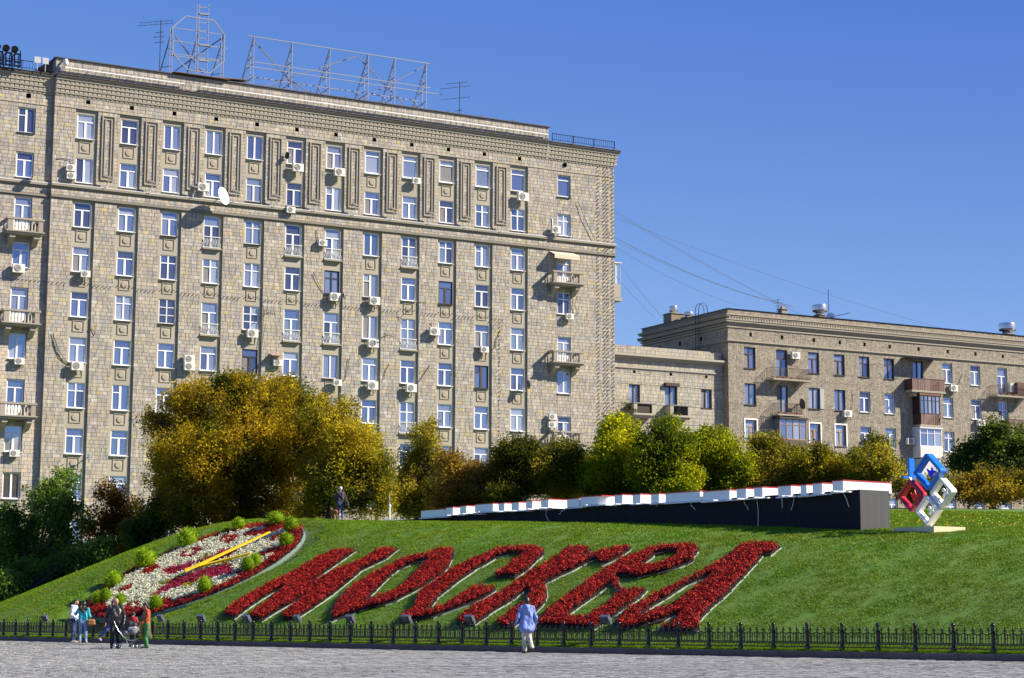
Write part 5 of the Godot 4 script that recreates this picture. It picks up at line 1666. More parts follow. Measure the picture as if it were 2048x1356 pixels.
func letters() -> void:
	var S := {
	"m1": [-11.42, 73.05, -11.02, 74.15, -10.23, 74.85, -9.33, 75.50, -8.59, 75.95, -8.02, 76.65, -7.52, 76.90, -7.11, 76.80, -6.38, 75.95, -7.18, 74.70, -7.65, 74.00, -8.14, 73.15, -8.77, 74.20, -9.29, 74.05, -9.84, 73.50, -10.32, 72.85, -10.74, 72.00],
	"m2": [-8.79, 74.35, -7.95, 73.85, -8.22, 72.90, -7.62, 72.25, -8.33, 71.60, -8.94, 71.05, -9.45, 70.45, -10.20, 71.55, -9.75, 72.35, -9.32, 73.10, -9.17, 73.95],
	"m3": [-5.22, 74.80, -4.52, 74.15, -4.95, 73.25, -5.91, 72.75, -6.22, 72.00, -6.86, 70.75, -7.47, 69.90, -8.04, 69.15, -8.66, 69.75, -8.70, 70.35, -8.31, 71.10, -7.87, 71.80, -7.60, 72.10, -8.24, 73.05, -7.67, 73.40, -6.79, 73.95, -5.87, 74.10, -5.68, 74.70],
	"o": [-6.63, 68.15, -6.66, 68.90, -6.49, 69.65, -6.25, 70.60, -6.00, 70.95, -5.63, 71.30, -5.22, 71.75, -4.73, 72.10, -4.35, 72.35, -3.78, 72.40, -3.21, 71.90, -3.07, 72.10, -2.76, 72.15, -2.32, 71.70, -2.19, 71.25, -2.24, 70.35, -2.33, 69.60, -2.55, 68.85, -3.01, 68.30, -3.39, 67.90, -3.78, 67.65, -4.14, 67.40, -4.56, 67.35, -5.11, 67.50, -5.65, 67.60, -6.31, 67.55, -6.51, 67.45],
	"oh": [-5.42, 68.45, -5.05, 69.55, -4.59, 70.80, -4.33, 71.20, -3.86, 71.35, -3.44, 71.35, -3.24, 71.40, -3.40, 70.55, -3.71, 69.70, -3.92, 69.05, -4.27, 68.55, -4.64, 68.50, -5.08, 68.55],
	"s": [-3.91, 64.90, -3.84, 65.25, -3.50, 65.65, -3.49, 66.45, -3.33, 67.30, -3.12, 67.80, -2.81, 68.05, -2.47, 68.65, -1.95, 69.10, -1.53, 69.35, -1.08, 69.50, -0.51, 69.75, -0.02, 69.45, 0.59, 68.95, 1.09, 68.35, 1.20, 67.75, 1.13, 67.15, 0.86, 66.65, 0.62, 66.10, 0.16, 65.65, -0.24, 66.00, -0.62, 66.25, -0.62, 66.65, -0.16, 67.00, 0.04, 67.30, 0.34, 67.80, 0.43, 68.25, -0.08, 68.75, -0.53, 68.70, -0.91, 68.30, -1.26, 68.10, -1.61, 67.65, -1.98, 67.20, -2.39, 66.50, -2.61, 66.20, -2.80, 65.35, -3.04, 65.05, -2.89, 64.90, -2.67, 65.05, -2.27, 64.90, -2.06, 65.30, -1.78, 65.55, -1.50, 65.80, -1.16, 65.90, -0.72, 65.40, -0.52, 64.90, -0.72, 64.65, -0.99, 64.45, -1.36, 64.35, -1.83, 64.30, -2.25, 64.25, -2.66, 64.15, -3.09, 64.40, -3.52, 64.50],
	"k": [-1.87, 62.90, -1.62, 63.40, -1.37, 63.85, -0.83, 64.10, -0.19, 64.45, 0.20, 64.90, 0.63, 65.60, 1.13, 65.95, 1.64, 66.35, 1.86, 67.00, 2.16, 67.15, 2.69, 66.70, 2.92, 66.20, 2.37, 65.45, 2.91, 65.55, 3.60, 65.55, 4.15, 65.40, 4.24, 65.00, 3.69, 64.25, 3.16, 63.95, 2.99, 64.60, 2.94, 64.95, 2.51, 64.65, 2.14, 64.40, 1.75, 64.25, 1.42, 64.05, 1.19, 64.00, 1.23, 63.25, 1.24, 62.45, 1.06, 61.75, 0.80, 61.25, 0.49, 60.90, 0.13, 60.60, -0.18, 60.70, -0.51, 61.15, -0.49, 61.55, -0.03, 61.95, 0.38, 62.50, 0.61, 63.05, 0.61, 64.05, 0.36, 63.70, 0.19, 63.45, -0.19, 63.05, -0.50, 62.80, -0.81, 62.45, -1.18, 62.05, -1.49, 62.15, -1.82, 62.65],
	"v": [0.85, 60.20, 1.18, 61.10, 1.62, 61.45, 1.81, 61.85, 2.26, 62.20, 2.67, 62.75, 3.05, 63.15, 3.55, 63.50, 3.82, 63.90, 4.16, 64.00, 4.64, 64.25, 5.12, 64.40, 5.70, 64.00, 6.13, 63.75, 6.37, 63.15, 6.39, 62.70, 6.18, 62.15, 6.09, 61.55, 5.60, 61.35, 5.18, 61.30, 4.72, 61.35, 4.29, 61.45, 3.88, 62.00, 3.52, 62.45, 3.60, 61.75, 3.67, 60.90, 3.85, 60.55, 4.07, 60.50, 4.44, 60.05, 4.15, 59.55, 3.79, 59.20, 3.55, 59.00, 3.25, 58.60, 2.96, 58.40, 2.63, 58.05, 2.26, 58.40, 1.72, 58.95, 0.90, 59.90],
	"vh1": [4.40, 62.65, 4.87, 63.30, 4.96, 63.60, 5.35, 63.50, 5.74, 63.20, 5.52, 62.40, 5.15, 62.25, 4.79, 62.25],
	"vh2": [1.75, 59.95, 2.05, 60.25, 2.47, 60.75, 3.11, 61.45, 3.31, 61.75, 3.36, 61.20, 3.56, 60.55, 3.37, 60.30, 3.15, 59.90, 2.96, 59.65, 2.65, 59.50, 2.43, 59.20, 2.03, 59.60],
	"a": [3.21, 57.95, 3.50, 58.25, 3.56, 58.75, 4.01, 58.90, 4.48, 59.30, 4.94, 59.55, 5.39, 59.70, 5.86, 59.95, 6.35, 60.30, 6.86, 60.60, 7.34, 61.30, 7.69, 62.05, 8.08, 62.00, 8.52, 61.60, 8.95, 60.95, 8.47, 60.10, 8.29, 60.40, 7.91, 59.50, 7.48, 58.70, 7.09, 58.05, 6.70, 57.40, 6.21, 56.80, 5.66, 55.90, 5.66, 55.35, 5.52, 55.15, 5.01, 55.55, 4.45, 56.25, 4.62, 56.55, 4.86, 56.25, 5.04, 56.60, 5.26, 56.95, 5.09, 57.10, 4.72, 56.95, 4.23, 56.95, 3.64, 57.05, 3.24, 57.55],
	"ah": [3.90, 57.80, 4.34, 58.30, 4.67, 58.55, 5.17, 58.95, 5.68, 59.40, 6.17, 59.55, 6.50, 59.65, 6.30, 59.25, 5.93, 58.80, 5.59, 58.50, 5.25, 58.10, 4.98, 57.85, 4.62, 58.00, 4.18, 57.90],
	}
	var defs := [["М", ["m1", "m2", "m3"], [], "first red flower letter, the wide three stroked M next to the flower clock"], ["о", ["o"], ["oh"], "second red flower letter, a slanted O with a long grass hole"], ["с", ["s"], [], "third red flower letter, a slanted open C shape"], ["к", ["k"], [], "fourth red flower letter, the K behind the woman in the blue jacket"], ["в", ["v"], ["vh1", "vh2"], "fifth red flower letter with two grass holes, a cursive B shape"], ["а", ["a"], ["ah"], "last red flower letter on the right, a cursive A with a thick stem"]]
	for q in defs:
		var polys := []; var holes := []
		var lo := Vector2(1e9, 1e9); var hi := Vector2(-1e9, -1e9)
		for s in q[1] + q[2]:
			var pv := PackedVector2Array()
			for k in range(0, S[s].size(), 2):
				pv.append(Vector2(S[s][k], S[s][k + 1]))
				lo = lo.min(pv[-1]); hi = hi.max(pv[-1])
			if s in q[1]: polys.append(pv)
			else: holes.append(pv)
		var cen := on((lo.x + hi.x) * 0.5, (lo.y + hi.y) * 0.5)
		var T := base("flower_letter", q[3], "flower bed", cen, 0.0, "red flower letters on the slope")
		var soil := MB.new()
		var st := 0.16
		var xf := [[], [], [], []]
		var inside := func(p: Vector2) -> bool:
			for h in holes:
				if Geometry2D.is_point_in_polygon(p, h): return false
			for h in polys:
				if Geometry2D.is_point_in_polygon(p, h): return true
			return false
		var x := lo.x
		while x < hi.x:
			var y := lo.y
			while y < hi.y:
				var pc := Vector2(x + st * 0.5, y + st * 0.5)
				if inside.call(pc):
					var a := on(x, y, 0.07) - cen; var b := on(x + st, y, 0.07) - cen; var c := on(x + st, y + st, 0.07) - cen; var d := on(x, y + st, 0.07) - cen
					soil.quad(a, b, c, d, L(0.028, 0.018, 0.014))
					for k in 4:
						var p := Vector2(x + rng.randf() * st, y + rng.randf() * st)
						if not (inside.call(p + Vector2(0.06, -0.02)) and inside.call(p - Vector2(0.11, 0)) and inside.call(p + Vector2(0, 0.13)) and inside.call(p - Vector2(0, 0.13))): continue
						var s := rng.randf_range(0.45, 0.68)
						xf[rng.randi() % 4].append(Transform3D(aligned(tnormal(p.x, p.y), rng.randf() * TAU) * Basis.from_scale(Vector3(s, s * rng.randf_range(1.1, 1.8), s)), on(p.x, p.y, 0.07) - cen))
				y += st
			x += st
		obj("soil_bed", soil, M.plain, T)
		for w in 4: kind(scatter("red_flowers", flowers_of("red")[w], M.petal, xf[w], [], T), "stuff")
		# pale boards round the bed, each side its own
		var n := 0
		for pv in polys + holes:
			var run := MB.new()
			for k in pv.size():
				var a: Vector2 = pv[k]; var b: Vector2 = pv[(k + 1) % pv.size()]
				if pv in polys and polys.size() > 1 and (a + b).length() > 0:
					var m := (a + b) * 0.5
					var skip := false
					for o in polys:
						if o != pv and Geometry2D.is_point_in_polygon(m, o): skip = true
					if skip: continue
				var a3 := on(a.x, a.y) - cen; var b3 := on(b.x, b.y) - cen
				var on_ := Vector2(b.y - a.y, a.x - b.x).normalized()   # outward if the outline runs counter-clockwise
				if Geometry2D.is_polygon_clockwise(pv): on_ = -on_
				if pv in holes: on_ = -on_
				var rise := 0.045 if on_.dot(Vector2(0.95, -0.3)) > 0.35 else -0.02
				run.bar(a3 + Vector3(0, rise - 0.1, 0), b3 + Vector3(0, rise - 0.1, 0), 0.03, 0.2, jit(L(0.27, 0.31, 0.28), 0.08))
			obj("edging", run, M.plain, T)

# ---------------------------------------------------------------- fence, lamps at the fence
func fence() -> void:
	var q0 := 0.48
	var pts := []
	var x := 13.15
	var start := 0.0
	# start at the post that stands second from the right edge and walk both ways in steps of 1.11 m
	var right := [x]
	while x < 16.5:
		x = step_x(x, 1.11); right.append(x)
	x = 13.15
	var left := []
	while x > -25.5:
		x = step_x(x, -1.11); left.append(x)
	left.reverse()
	var all := left + right
	var F := base("iron_fence", "low black cast iron fence with ball topped posts along the square", "fence", on(all[0], dq(all[0], q0)))
	var org := F.position
	var post := MB.new()
	post.lathe(Transform3D(), [Vector2(0.075, -0.12), Vector2(0.075, 0.10), Vector2(0.055, 0.13), Vector2(0.05, 0.19), Vector2(0.065, 0.21), Vector2(0.048, 0.25), Vector2(0.042, 0.44), Vector2(0.06, 0.46), Vector2(0.06, 0.50), Vector2(0.04, 0.53), Vector2(0.036, 0.58), Vector2(0.052, 0.60), Vector2(0.03, 0.62), Vector2(0.05, 0.65), Vector2(0.058, 0.685), Vector2(0.042, 0.725), Vector2(0.0, 0.745)], 10)
	var pm := post.mesh()
	var w := 1.11
	var pan := MB.new()
	pan.bar(Vector3(0.04, 0.075, 0), Vector3(w - 0.04, 0.075, 0), 0.03, 0.03)
	pan.bar(Vector3(0.04, 0.165, 0), Vector3(w - 0.04, 0.165, 0), 0.03, 0.02)
	pan.bar(Vector3(0.04, 0.215, 0), Vector3(w - 0.04, 0.215, 0), 0.03, 0.02)
	var wave := []
	for k in 33:
		var t := k / 32.0
		wave.append(Vector3(0.04 + t * (w - 0.08), 0.455 + 0.018 * cos(t * TAU * 4.0), 0))
	pan.tube(wave, 0.014, 5)
	for k in 17:
		var cx := 0.06 + k * (w - 0.12) / 16.0
		var ring := []
		for j in 7: ring.append(Vector3(cx + 0.024 * cos(TAU * j / 6.0), 0.19 + 0.022 * sin(TAU * j / 6.0), 0))
		pan.tube(ring, 0.012, 4)
		if k < 16: pan.bar(Vector3(cx, 0.09, 0), Vector3(cx + (w - 0.12) / 16.0, 0.155, 0) if k % 2 == 0 else Vector3(cx + (w - 0.12) / 16.0, 0.09, 0), 0.012, 0.012)
	for k in 13: # thin bars between the pickets
		var cx := 0.085 * (k + 0.5) + 0.02
		pan.bar(Vector3(cx, 0.21, 0), Vector3(cx, 0.46 if k % 3 else 0.54, 0), 0.019, 0.019)
	var pam := pan.mesh()
	var pk := MB.new()
	pk.lathe(Transform3D(), [Vector2(0.017, 0.2), Vector2(0.017, 0.33), Vector2(0.03, 0.345), Vector2(0.017, 0.36), Vector2(0.017, 0.53), Vector2(0.034, 0.55), Vector2(0.016, 0.565), Vector2(0.026, 0.60), Vector2(0.0, 0.635)], 6)
	pk.bar(Vector3(-0.05, 0.545, 0), Vector3(0.05, 0.545, 0), 0.026, 0.03)
	pk.bar(Vector3(-0.045, 0.345, 0), Vector3(0.045, 0.345, 0), 0.022, 0.024)
	var pkm := pk.mesh()
	for k in all.size():
		var at := on(all[k], dq(all[k], q0))
		at.y = terr(all[k], dq(all[k], q0)) + 0.045
		var p := obj("post", pm, M.black, F)
		p.position = at - org
		if k < all.size() - 1:
			var b := on(all[k + 1], dq(all[k + 1], q0))
			b.y = terr(all[k + 1], dq(all[k + 1], q0)) + 0.045
			var d := (b - at)
			var o := obj("panel", pam, M.black, F)
			o.position = at - org
			o.basis = Basis(d / w, Vector3.UP, d.cross(Vector3.UP).normalized())
			for j in 5:
				if all[k] < -24.0: break
				var c := obj("picket", pkm, M.black, o)
				c.position = Vector3(w * (j + 0.5) / 5.0, 0, 0)
	# lamps on short stands behind the fence, tipped towards the flowers
	var lb := ["behind the fence by the hooded man", "behind the fence right of the orange jacket", "behind the fence under the flower clock", "behind the fence below the first stroke of the flower M", "behind the fence below the last stroke of the flower M", "behind the fence below the tip of the flower O", "behind the fence between flower O and flower C", "behind the fence below the flower C", "behind the fence under the fifth flower letter"]
	var lamp := MB.new()
	lamp.obox(Transform3D(Basis(Vector3(1, 0, 0), 0.5), Vector3(0, 0.66, 0)), Vector3(0.34, 0.28, 0.12))
	lamp.obox(Transform3D(Basis(Vector3(1, 0, 0), 0.5), Vector3(0, 0.66, 0.07)), Vector3(0.24, 0.2, 0.05))
	var stand := MB.new()
	for s in [-0.165, 0.165]: stand.bar(Vector3(s, 0.3, 0), Vector3(s, 0.62, 0), 0.02, 0.03)
	stand.bar(Vector3(-0.165, 0.3, 0), Vector3(0.165, 0.3, 0), 0.03, 0.03)
	stand.bar(Vector3(0, -0.2, 0), Vector3(0, 0.3, 0), 0.04, 0.04)
	var glassm := MB.new()
	glassm.obox(Transform3D(Basis(Vector3(1, 0, 0), 0.5), Vector3(0, 0.66, 0)), Vector3(0.29, 0.23, 0.128))
	var n := 0
	for px in [89, 321, 403, 493, 595, 700, 814, 940, 1210]:
		var r := ray(px, 1250)
		var xx := -20.0
		# walk along the line 1.0 m behind the kerb until it meets that line of sight
		var bx := -26.0
		var best := 1e9
		while bx < 17.0:
			var e := absf(bx / dq(bx, 1.15) - r.x / r.z)
			if e < best: best = e; xx = bx
			bx += 0.05
		var o := base("flower_floodlight", "grey box floodlight " + lb[n], "floodlight", on(xx, dq(xx, 1.15)), -0.75 + rng.randf_range(-0.2, 0.2), "floodlights behind the fence")
		obj("housing", lamp.mesh() if n == 0 else meshes.lampbox, M.lamp if n > 0 else lampmat(), o)
		if n == 0: meshes.lampbox = lamp.mesh()
		obj("stand", stand, M.dark, o)
		obj("glass", glassm, M.glass[1], o)
		n += 1
func lampmat() -> Material:
	M.lamp = mat(L(0.10, 0.115, 0.15), 0.4, 0.2)
	return M.lamp
func step_x(x: float, s: float) -> float:   # a step along the fence line
	var lo := x; var hi := x + s
	for k in 24:
		var m := (lo + hi) * 0.5
		var l := Vector2(m - x, dq(m, 0.48) - dq(x, 0.48)).length()
		if (l < absf(s)): lo = m
		else: hi = m
	return (lo + hi) * 0.5

# ---------------------------------------------------------------- the white letters on their sloping bed
const WT := -0.9773   # its front looks to the left of the camera
func wall_local(px: float, py: float, x0: Vector3, z := 0.0) -> Vector3:   # the point of the plane z (local) on that line of sight
	var b := Basis(Vector3.UP, WT)
	var nrm := b.z
	var r := ray(px, py); var d := Vector3(r.x, r.y, -r.z)
	var o := x0 + nrm * z
	var t := (o - Vector3(0, 1.6, 0)).dot(nrm) / d.dot(nrm)
	return b.inverse() * (Vector3(0, 1.6, 0) + d * t - x0)
func letter_bed() -> void:
	var org := Vector3(11.98, 0, -63.0)
	org.y = terr(11.98, 63.0)
	var T := base("white_letter_sign", "long row of white block letters with red faces lying on a sloping black draped bed", "sign", org, WT)
	var b := Basis(Vector3.UP, WT)
	var tl := wall_local(782, 1041, org); var tr := wall_local(1720, 979, org)
	var gl := func(x: float, z: float) -> float:
		var p := org + b * Vector3(x, 0, z)
		return terr(p.x, -p.z) - org.y
	var top := func(x: float) -> float: return lerpf(tl.y, tr.y, (x - tl.x) / (tr.x - tl.x))
	var fab := mat(L(0.020, 0.0205, 0.025), 0.85, 0.0, 0.2)
	var f := MB.new()
	var n := 90
	var prev := []
	for k in n + 1:
		var x := lerpf(tl.x, 0.0, float(k) / n)
		var z := 0.025 * sin(k * 1.9) + 0.02 * sin(k * 0.7 + 1.0)
		if k == n: z = 0.0
		var cur := [Vector3(x, gl.call(x, 0.0) - 0.15, z + 0.02 * sin(k * 2.7)), Vector3(x, top.call(x), z * 0.4)]
		if k > 0: f.quad(prev[0], cur[0], cur[1], prev[1])
		prev = cur
	obj("black_drape", f, fab, T)
	var e := MB.new()
	prev = []
	for k in 13:
		var z := -3.0 * k / 12.0 * 0.47
		var x := 0.006 * sin(k * 2.1) if k > 0 and k < 12 else 0.0
		var cur := [Vector3(x * 0.5, gl.call(0.0, z) - 0.15, z), Vector3(x * 0.2, tr.y - 0.0, z)]
		if k > 0: e.quad(prev[0], cur[0], cur[1], prev[1])
		prev = cur
	obj("end_drape", e, mat(L(0.085, 0.087, 0.092), 0.8, 0.0, 0.2), T)
	var back := MB.new()
	back.quad(Vector3(0, -0.4, -1.41), Vector3(tl.x, gl.call(tl.x, 0) - 0.4, -1.41), Vector3(tl.x, tl.y, -1.41), Vector3(0, tr.y, -1.41))
	back.quad(Vector3(tl.x, tl.y - 0.01, 0), Vector3(0, tr.y - 0.01, 0), Vector3(0, tr.y - 0.01, -1.41), Vector3(tl.x, tl.y - 0.01, -1.41))
	obj("bed", back, fab, T)
	# letters, from left to right: where each front begins and ends and where the next one hides its end
	var blocks := [[842, 891, 892], [892, 906, 919], [920, 933, 950], [950, 986, 997], [997, 1009, 1023], [1023, 1038, 1051], [1052, 1065, 1082], [1082, 1097, 1133], [1134, 1158, 1161], [1161, 1204, 1229], [1229, 1245, 1265], [1265, 1281, 1302], [1302, 1318, 1331], [1331, 1400, 1406], [1406, 1459, 1471], [1473, 1492, 1507], [1508, 1525, 1556], [1556, 1582, 1601], [1601, 1613, 1625], [1625, 1644, 1664], [1665, 1686, 1783]]
	var tops := [[842, 1022], [892, 1016], [950, 1010], [1023, 1006], [1082, 1000], [1161, 995], [1229, 991], [1302, 989], [1406, 984], [1507, 976], [1601, 971], [1665, 963], [1790, 963]]
	var k2 := 0
	for q in blocks:
		var ty := 0.0
		for j in tops.size() - 1:
			if q[0] >= tops[j][0]: ty = lerpf(tops[j][1], tops[j + 1][1], float(q[0] - tops[j][0]) / (tops[j + 1][0] - tops[j][0]))
		var a := wall_local(q[0], ty, org, 0.12)
		var c := wall_local(q[1], ty, org, 0.12)
		var h: float = (13.5 + 7.0 * (q[0] - 842) / 820.0) * (63.0 - a.x * 0.829) / FOC
		var lm := MB.new()
		var dep := 2.35 if k2 == 20 else 1.55
		var y1 := a.y
		if k2 == 8: y1 -= 0.05
		if k2 == 9:   # the rounded one
			var pl := PackedVector2Array([Vector2(a.x, 0.12), Vector2(a.x, -1.4)])
			for j in 7: pl.append(Vector2(c.x - 0.5 + 0.5 * sin(PI * 0.5 * j / 6.0), -0.9 - 0.5 * cos(PI * 0.5 * j / 6.0)))
			for j in 7: pl.append(Vector2(c.x - 0.5 + 0.5 * cos(PI * 0.5 * j / 6.0), -0.38 + 0.5 * sin(PI * 0.5 * j / 6.0)))
			lm.prism(Transform3D(Basis(Vector3(1, 0, 0), Vector3(0, 0, 1), Vector3(0, -1, 0)), Vector3(0, y1, 0)), pl, 0.0, h)
		else:
			lm.box(Vector3(a.x, y1 - h, 0.12 - dep), Vector3(c.x, y1, 0.12))
		var o := obj("letter_block", lm, M.white, T)
		var rf := MB.new()
		rf.box(Vector3(a.x - 0.01, y1 + 0.002, 0.11 - dep), Vector3(c.x + 0.015, y1 + 0.035, 0.135))
		obj("red_face", rf, mat(L(0.45, 0.015, 0.012), 0.5), o)
		# battens that stick out below
		var bt := MB.new()
		for j in 1:
			var bx := lerpf(a.x, c.x, 0.6) + 0.25
			bt.bar(Vector3(bx, y1 - h - 0.03, -1.0), Vector3(bx + rng.randf_range(-0.2, 0.2), y1 - h - 0.03, rng.randf_range(0.35, 0.8)), 0.05, 0.04)
		bt.box(Vector3(a.x - 0.05, y1 - h - 0.06, -1.2), Vector3(c.x + 0.35, y1 - h - 0.02, 0.2))
		obj("batten", bt, M.white, T)
		k2 += 1
	# loose cables down the drape
	for q in [[1093, 1020, 1098, 1046], [1130, 1020, 1118, 1028], [1490, 995, 1496, 1020], [1514, 1000, 1516, 1054], [1562, 992, 1564, 1016], [1588, 990, 1582, 1020], [1685, 984, 1698, 1014], [1320, 1006, 1312, 1012], [1383, 1004, 1390, 1020]]:
		var a := wall_local(q[0], q[1], org, 0.05); var c := wall_local(q[2], q[3], org, 0.06)
		var cb := MB.new()
		cb.tube([a, a.lerp(c, 0.4) + Vector3(0.08 * signf(q[0] - 1500), 0, 0.03), a.lerp(c, 0.75) + Vector3(0.05, -0.03, 0.02), c], 0.014, 5)
		obj("loose_cable", cb, M.offwhite, T)
	# white slab at its low end and a slim post behind
	var lp := MB.new()
	var p0 := onpx(790, 91.0)
	lp.box(Vector3(-0.6, -0.2, -0.5), Vector3(0.9, 0.12, 0.5))
	var lo := obj("white_slab", lp, M.offwhite); lo.position = p0
	tag(lo, "low white slab at the left end of the black draped bed", "slab")
	var po := base("slim_post_lamp", "slim pale post with a small tilted head on the skyline beside the white letters", "lamp post", onpx(778, 93.0))
	var pb := MB.new()
	pb.tube([Vector3(0, -0.2, 0), Vector3(0, 0.75, 0)], 0.05, 8)
	pb.lathe(Transform3D(Basis(), Vector3(0, 0.75, 0)), [Vector2(0.05, 0), Vector2(0.08, 0.03), Vector2(0.08, 0.12), Vector2(0.0, 0.14)], 8)
	pb.tube([Vector3(0, 0.85, 0), Vector3(-0.02, 1.4, 0)], 0.012, 5)
	obj("pole", pb, M.offwhite, po)
	var ph := MB.new()
	ph.obox(Transform3D(Basis(Vector3(0, 0, 1), -0.25), Vector3(-0.05, 0.92, 0)), Vector3(0.06, 0.28, 0.2))
	obj("lamp_head", ph, M.lamp, po)

# ---------------------------------------------------------------- stacked frames with doves
func ring_loop(s: float, r: float) -> Array:   # rounded square, as points and outward normals
	var out := []
	for c in 4:
		var cx: float = (s - r) * (1 if c in [0, 3] else -1)
		var cy: float = (s - r) * (1 if c in [0, 1] else -1)
		for k in 5:
			var a := PI * 0.5 * c + PI * 0.5 * k / 4.0
			out.append([Vector2(cx, cy), Vector2(cos(a), sin(a)), r])
	return out
func square_frame(s: float, wid: float, dep: float) -> MB:   # s: half side; a moulded frame in the xy plane, front at z = 0
	var b := MB.new()
	var cv := wid * 0.14
	# profile: [inset from the outer edge, z]
	var pr := [[cv, 0.0], [wid * 0.55, 0.0], [wid * 0.62, -0.03], [wid, -0.05], [wid, -dep + 0.05], [wid * 0.55, -dep], [cv, -dep], [0.0, -dep + cv], [0.0, -cv]]
	var loops := []
	for p in pr: loops.append(ring_loop(s - p[0], maxf(s * 0.22 - p[0], 0.025)))
	var n: int = loops[0].size()
	var pt := func(k: int, j: int) -> Vector3:
		var q = loops[j % pr.size()][k % n]
		var v: Vector2 = q[0] + q[1] * q[2]
		return Vector3(v.x, v.y, pr[j % pr.size()][1])
	for k in n:
		for j in pr.size():
			b.quad(pt.call(k, j), pt.call(k, j + 1), pt.call(k + 1, j + 1), pt.call(k + 1, j))
	return b
func frame_sculpture() -> void:
	var rr := ray(1868, 1060)
	var cx := rr.x / rr.z * 60.6
	var org := on(cx, 60.6)
	var T := base("frame_sculpture", "sculpture of tilted blue, red and white square frames holding dove shapes on a cream plinth", "sculpture", org, WT)
	var pl := MB.new()
	pl.box(Vector3(-1.85, -0.3, -1.5), Vector3(0, 0.23, 0))
	obj("plinth", pl, mat(L(0.56, 0.50, 0.33), 0.7), T)
	var zp := -0.45
	var blue := mat(L(0.008, 0.15, 0.62), 0.28); var red := mat(L(0.42, 0.008, 0.025), 0.28); var wh := mat(L(0.74, 0.74, 0.74), 0.3)
	var dove_r := mat(L(0.75, 0.01, 0.01), 0.5); var dove_b := mat(L(0.005, 0.02, 0.85), 0.5)
	for q in [[1852.9, 943.6, 0.465, "blue_frame", blue, dove_b, 0.0], [1818.3, 991.0, 0.41, "red_frame", red, dove_r, 0.02], [1880.2, 984.0, 0.36, "white_frame", wh, wh, -0.12], [1852.0, 1020.3, 0.37, "white_frame", wh, wh, 0.0]]:
		var p := wall_local(q[0], q[1], org, zp + q[6])
		var o := obj(q[3], square_frame(q[2], q[2] * 0.28, 0.31), q[4], T)
		o.position = p; o.rotation.z = PI / 4 + 0.03
		var dv := MB.new()
		var s: float = q[2] * 0.85
		var poly := PackedVector2Array()
		var dove := [-0.5, 0.28, -0.42, 0.36, -0.3, 0.22, -0.1, 0.12, 0.02, 0.2, 0.12, 0.55, 0.22, 0.3, 0.26, 0.12, 0.5, 0.1, 0.42, -0.06, 0.2, -0.2, 0.05, -0.42, -0.12, -0.5, -0.2, -0.3, -0.3, -0.12, -0.44, 0.1]
		if q[3] == "white_frame": dove = [-0.3, 0.5, -0.1, 0.42, 0.05, 0.12, 0.22, 0.4, 0.42, 0.3, 0.3, 0.02, 0.5, -0.2, 0.25, -0.35, 0.05, -0.22, -0.15, -0.5, -0.35, -0.3, -0.12, -0.05, -0.42, 0.15]
		for k in range(0, dove.size(), 2): poly.append(Vector2(dove[k], dove[k + 1]) * s)
		dv.prism(Transform3D(Basis(Vector3(0, 0, 1), -PI / 4), Vector3(0, 0, -0.24)), poly, -0.015, 0.015)
		obj("dove", dv, q[5], o)
	var l := MB.new()
	var a := wall_local(1816, 953, org, zp - 0.2)
	l.box(a + Vector3(0.0, 0.0, -0.25), a + Vector3(0.08, 0.62, 0.0))
	l.box(a + Vector3(-0.05, -0.07, -0.25), a + Vector3(0.1, -0.002, 0.3))
	obj("blue_frame_edge", l, blue, T)
	var rods := MB.new()
	for q in [[1826, 958, 1832, 963], [1820, 955, 1822, 960], [1868, 962, 1873, 968], [1858, 973, 1864, 979], [1843, 992, 1849, 998], [1835, 1004, 1841, 1010], [1859, 998, 1864, 992], [1871, 1014, 1879, 1008]]:
		rods.bar(wall_local(q[0], q[1], org, zp - 0.17), wall_local(q[2], q[3], org, zp - 0.17), 0.035, 0.035)
	obj("tie_rods", rods, M.galv, T)
	for px in [1853, 1861]:
		var pp := MB.new()
		var f := wall_local(px, 1050, org, zp - 0.15)
		pp.tube([Vector3(f.x, 0.14, f.z), Vector3(f.x, 0.5, f.z)], 0.05, 8)
		obj("post", pp, M.white, T)

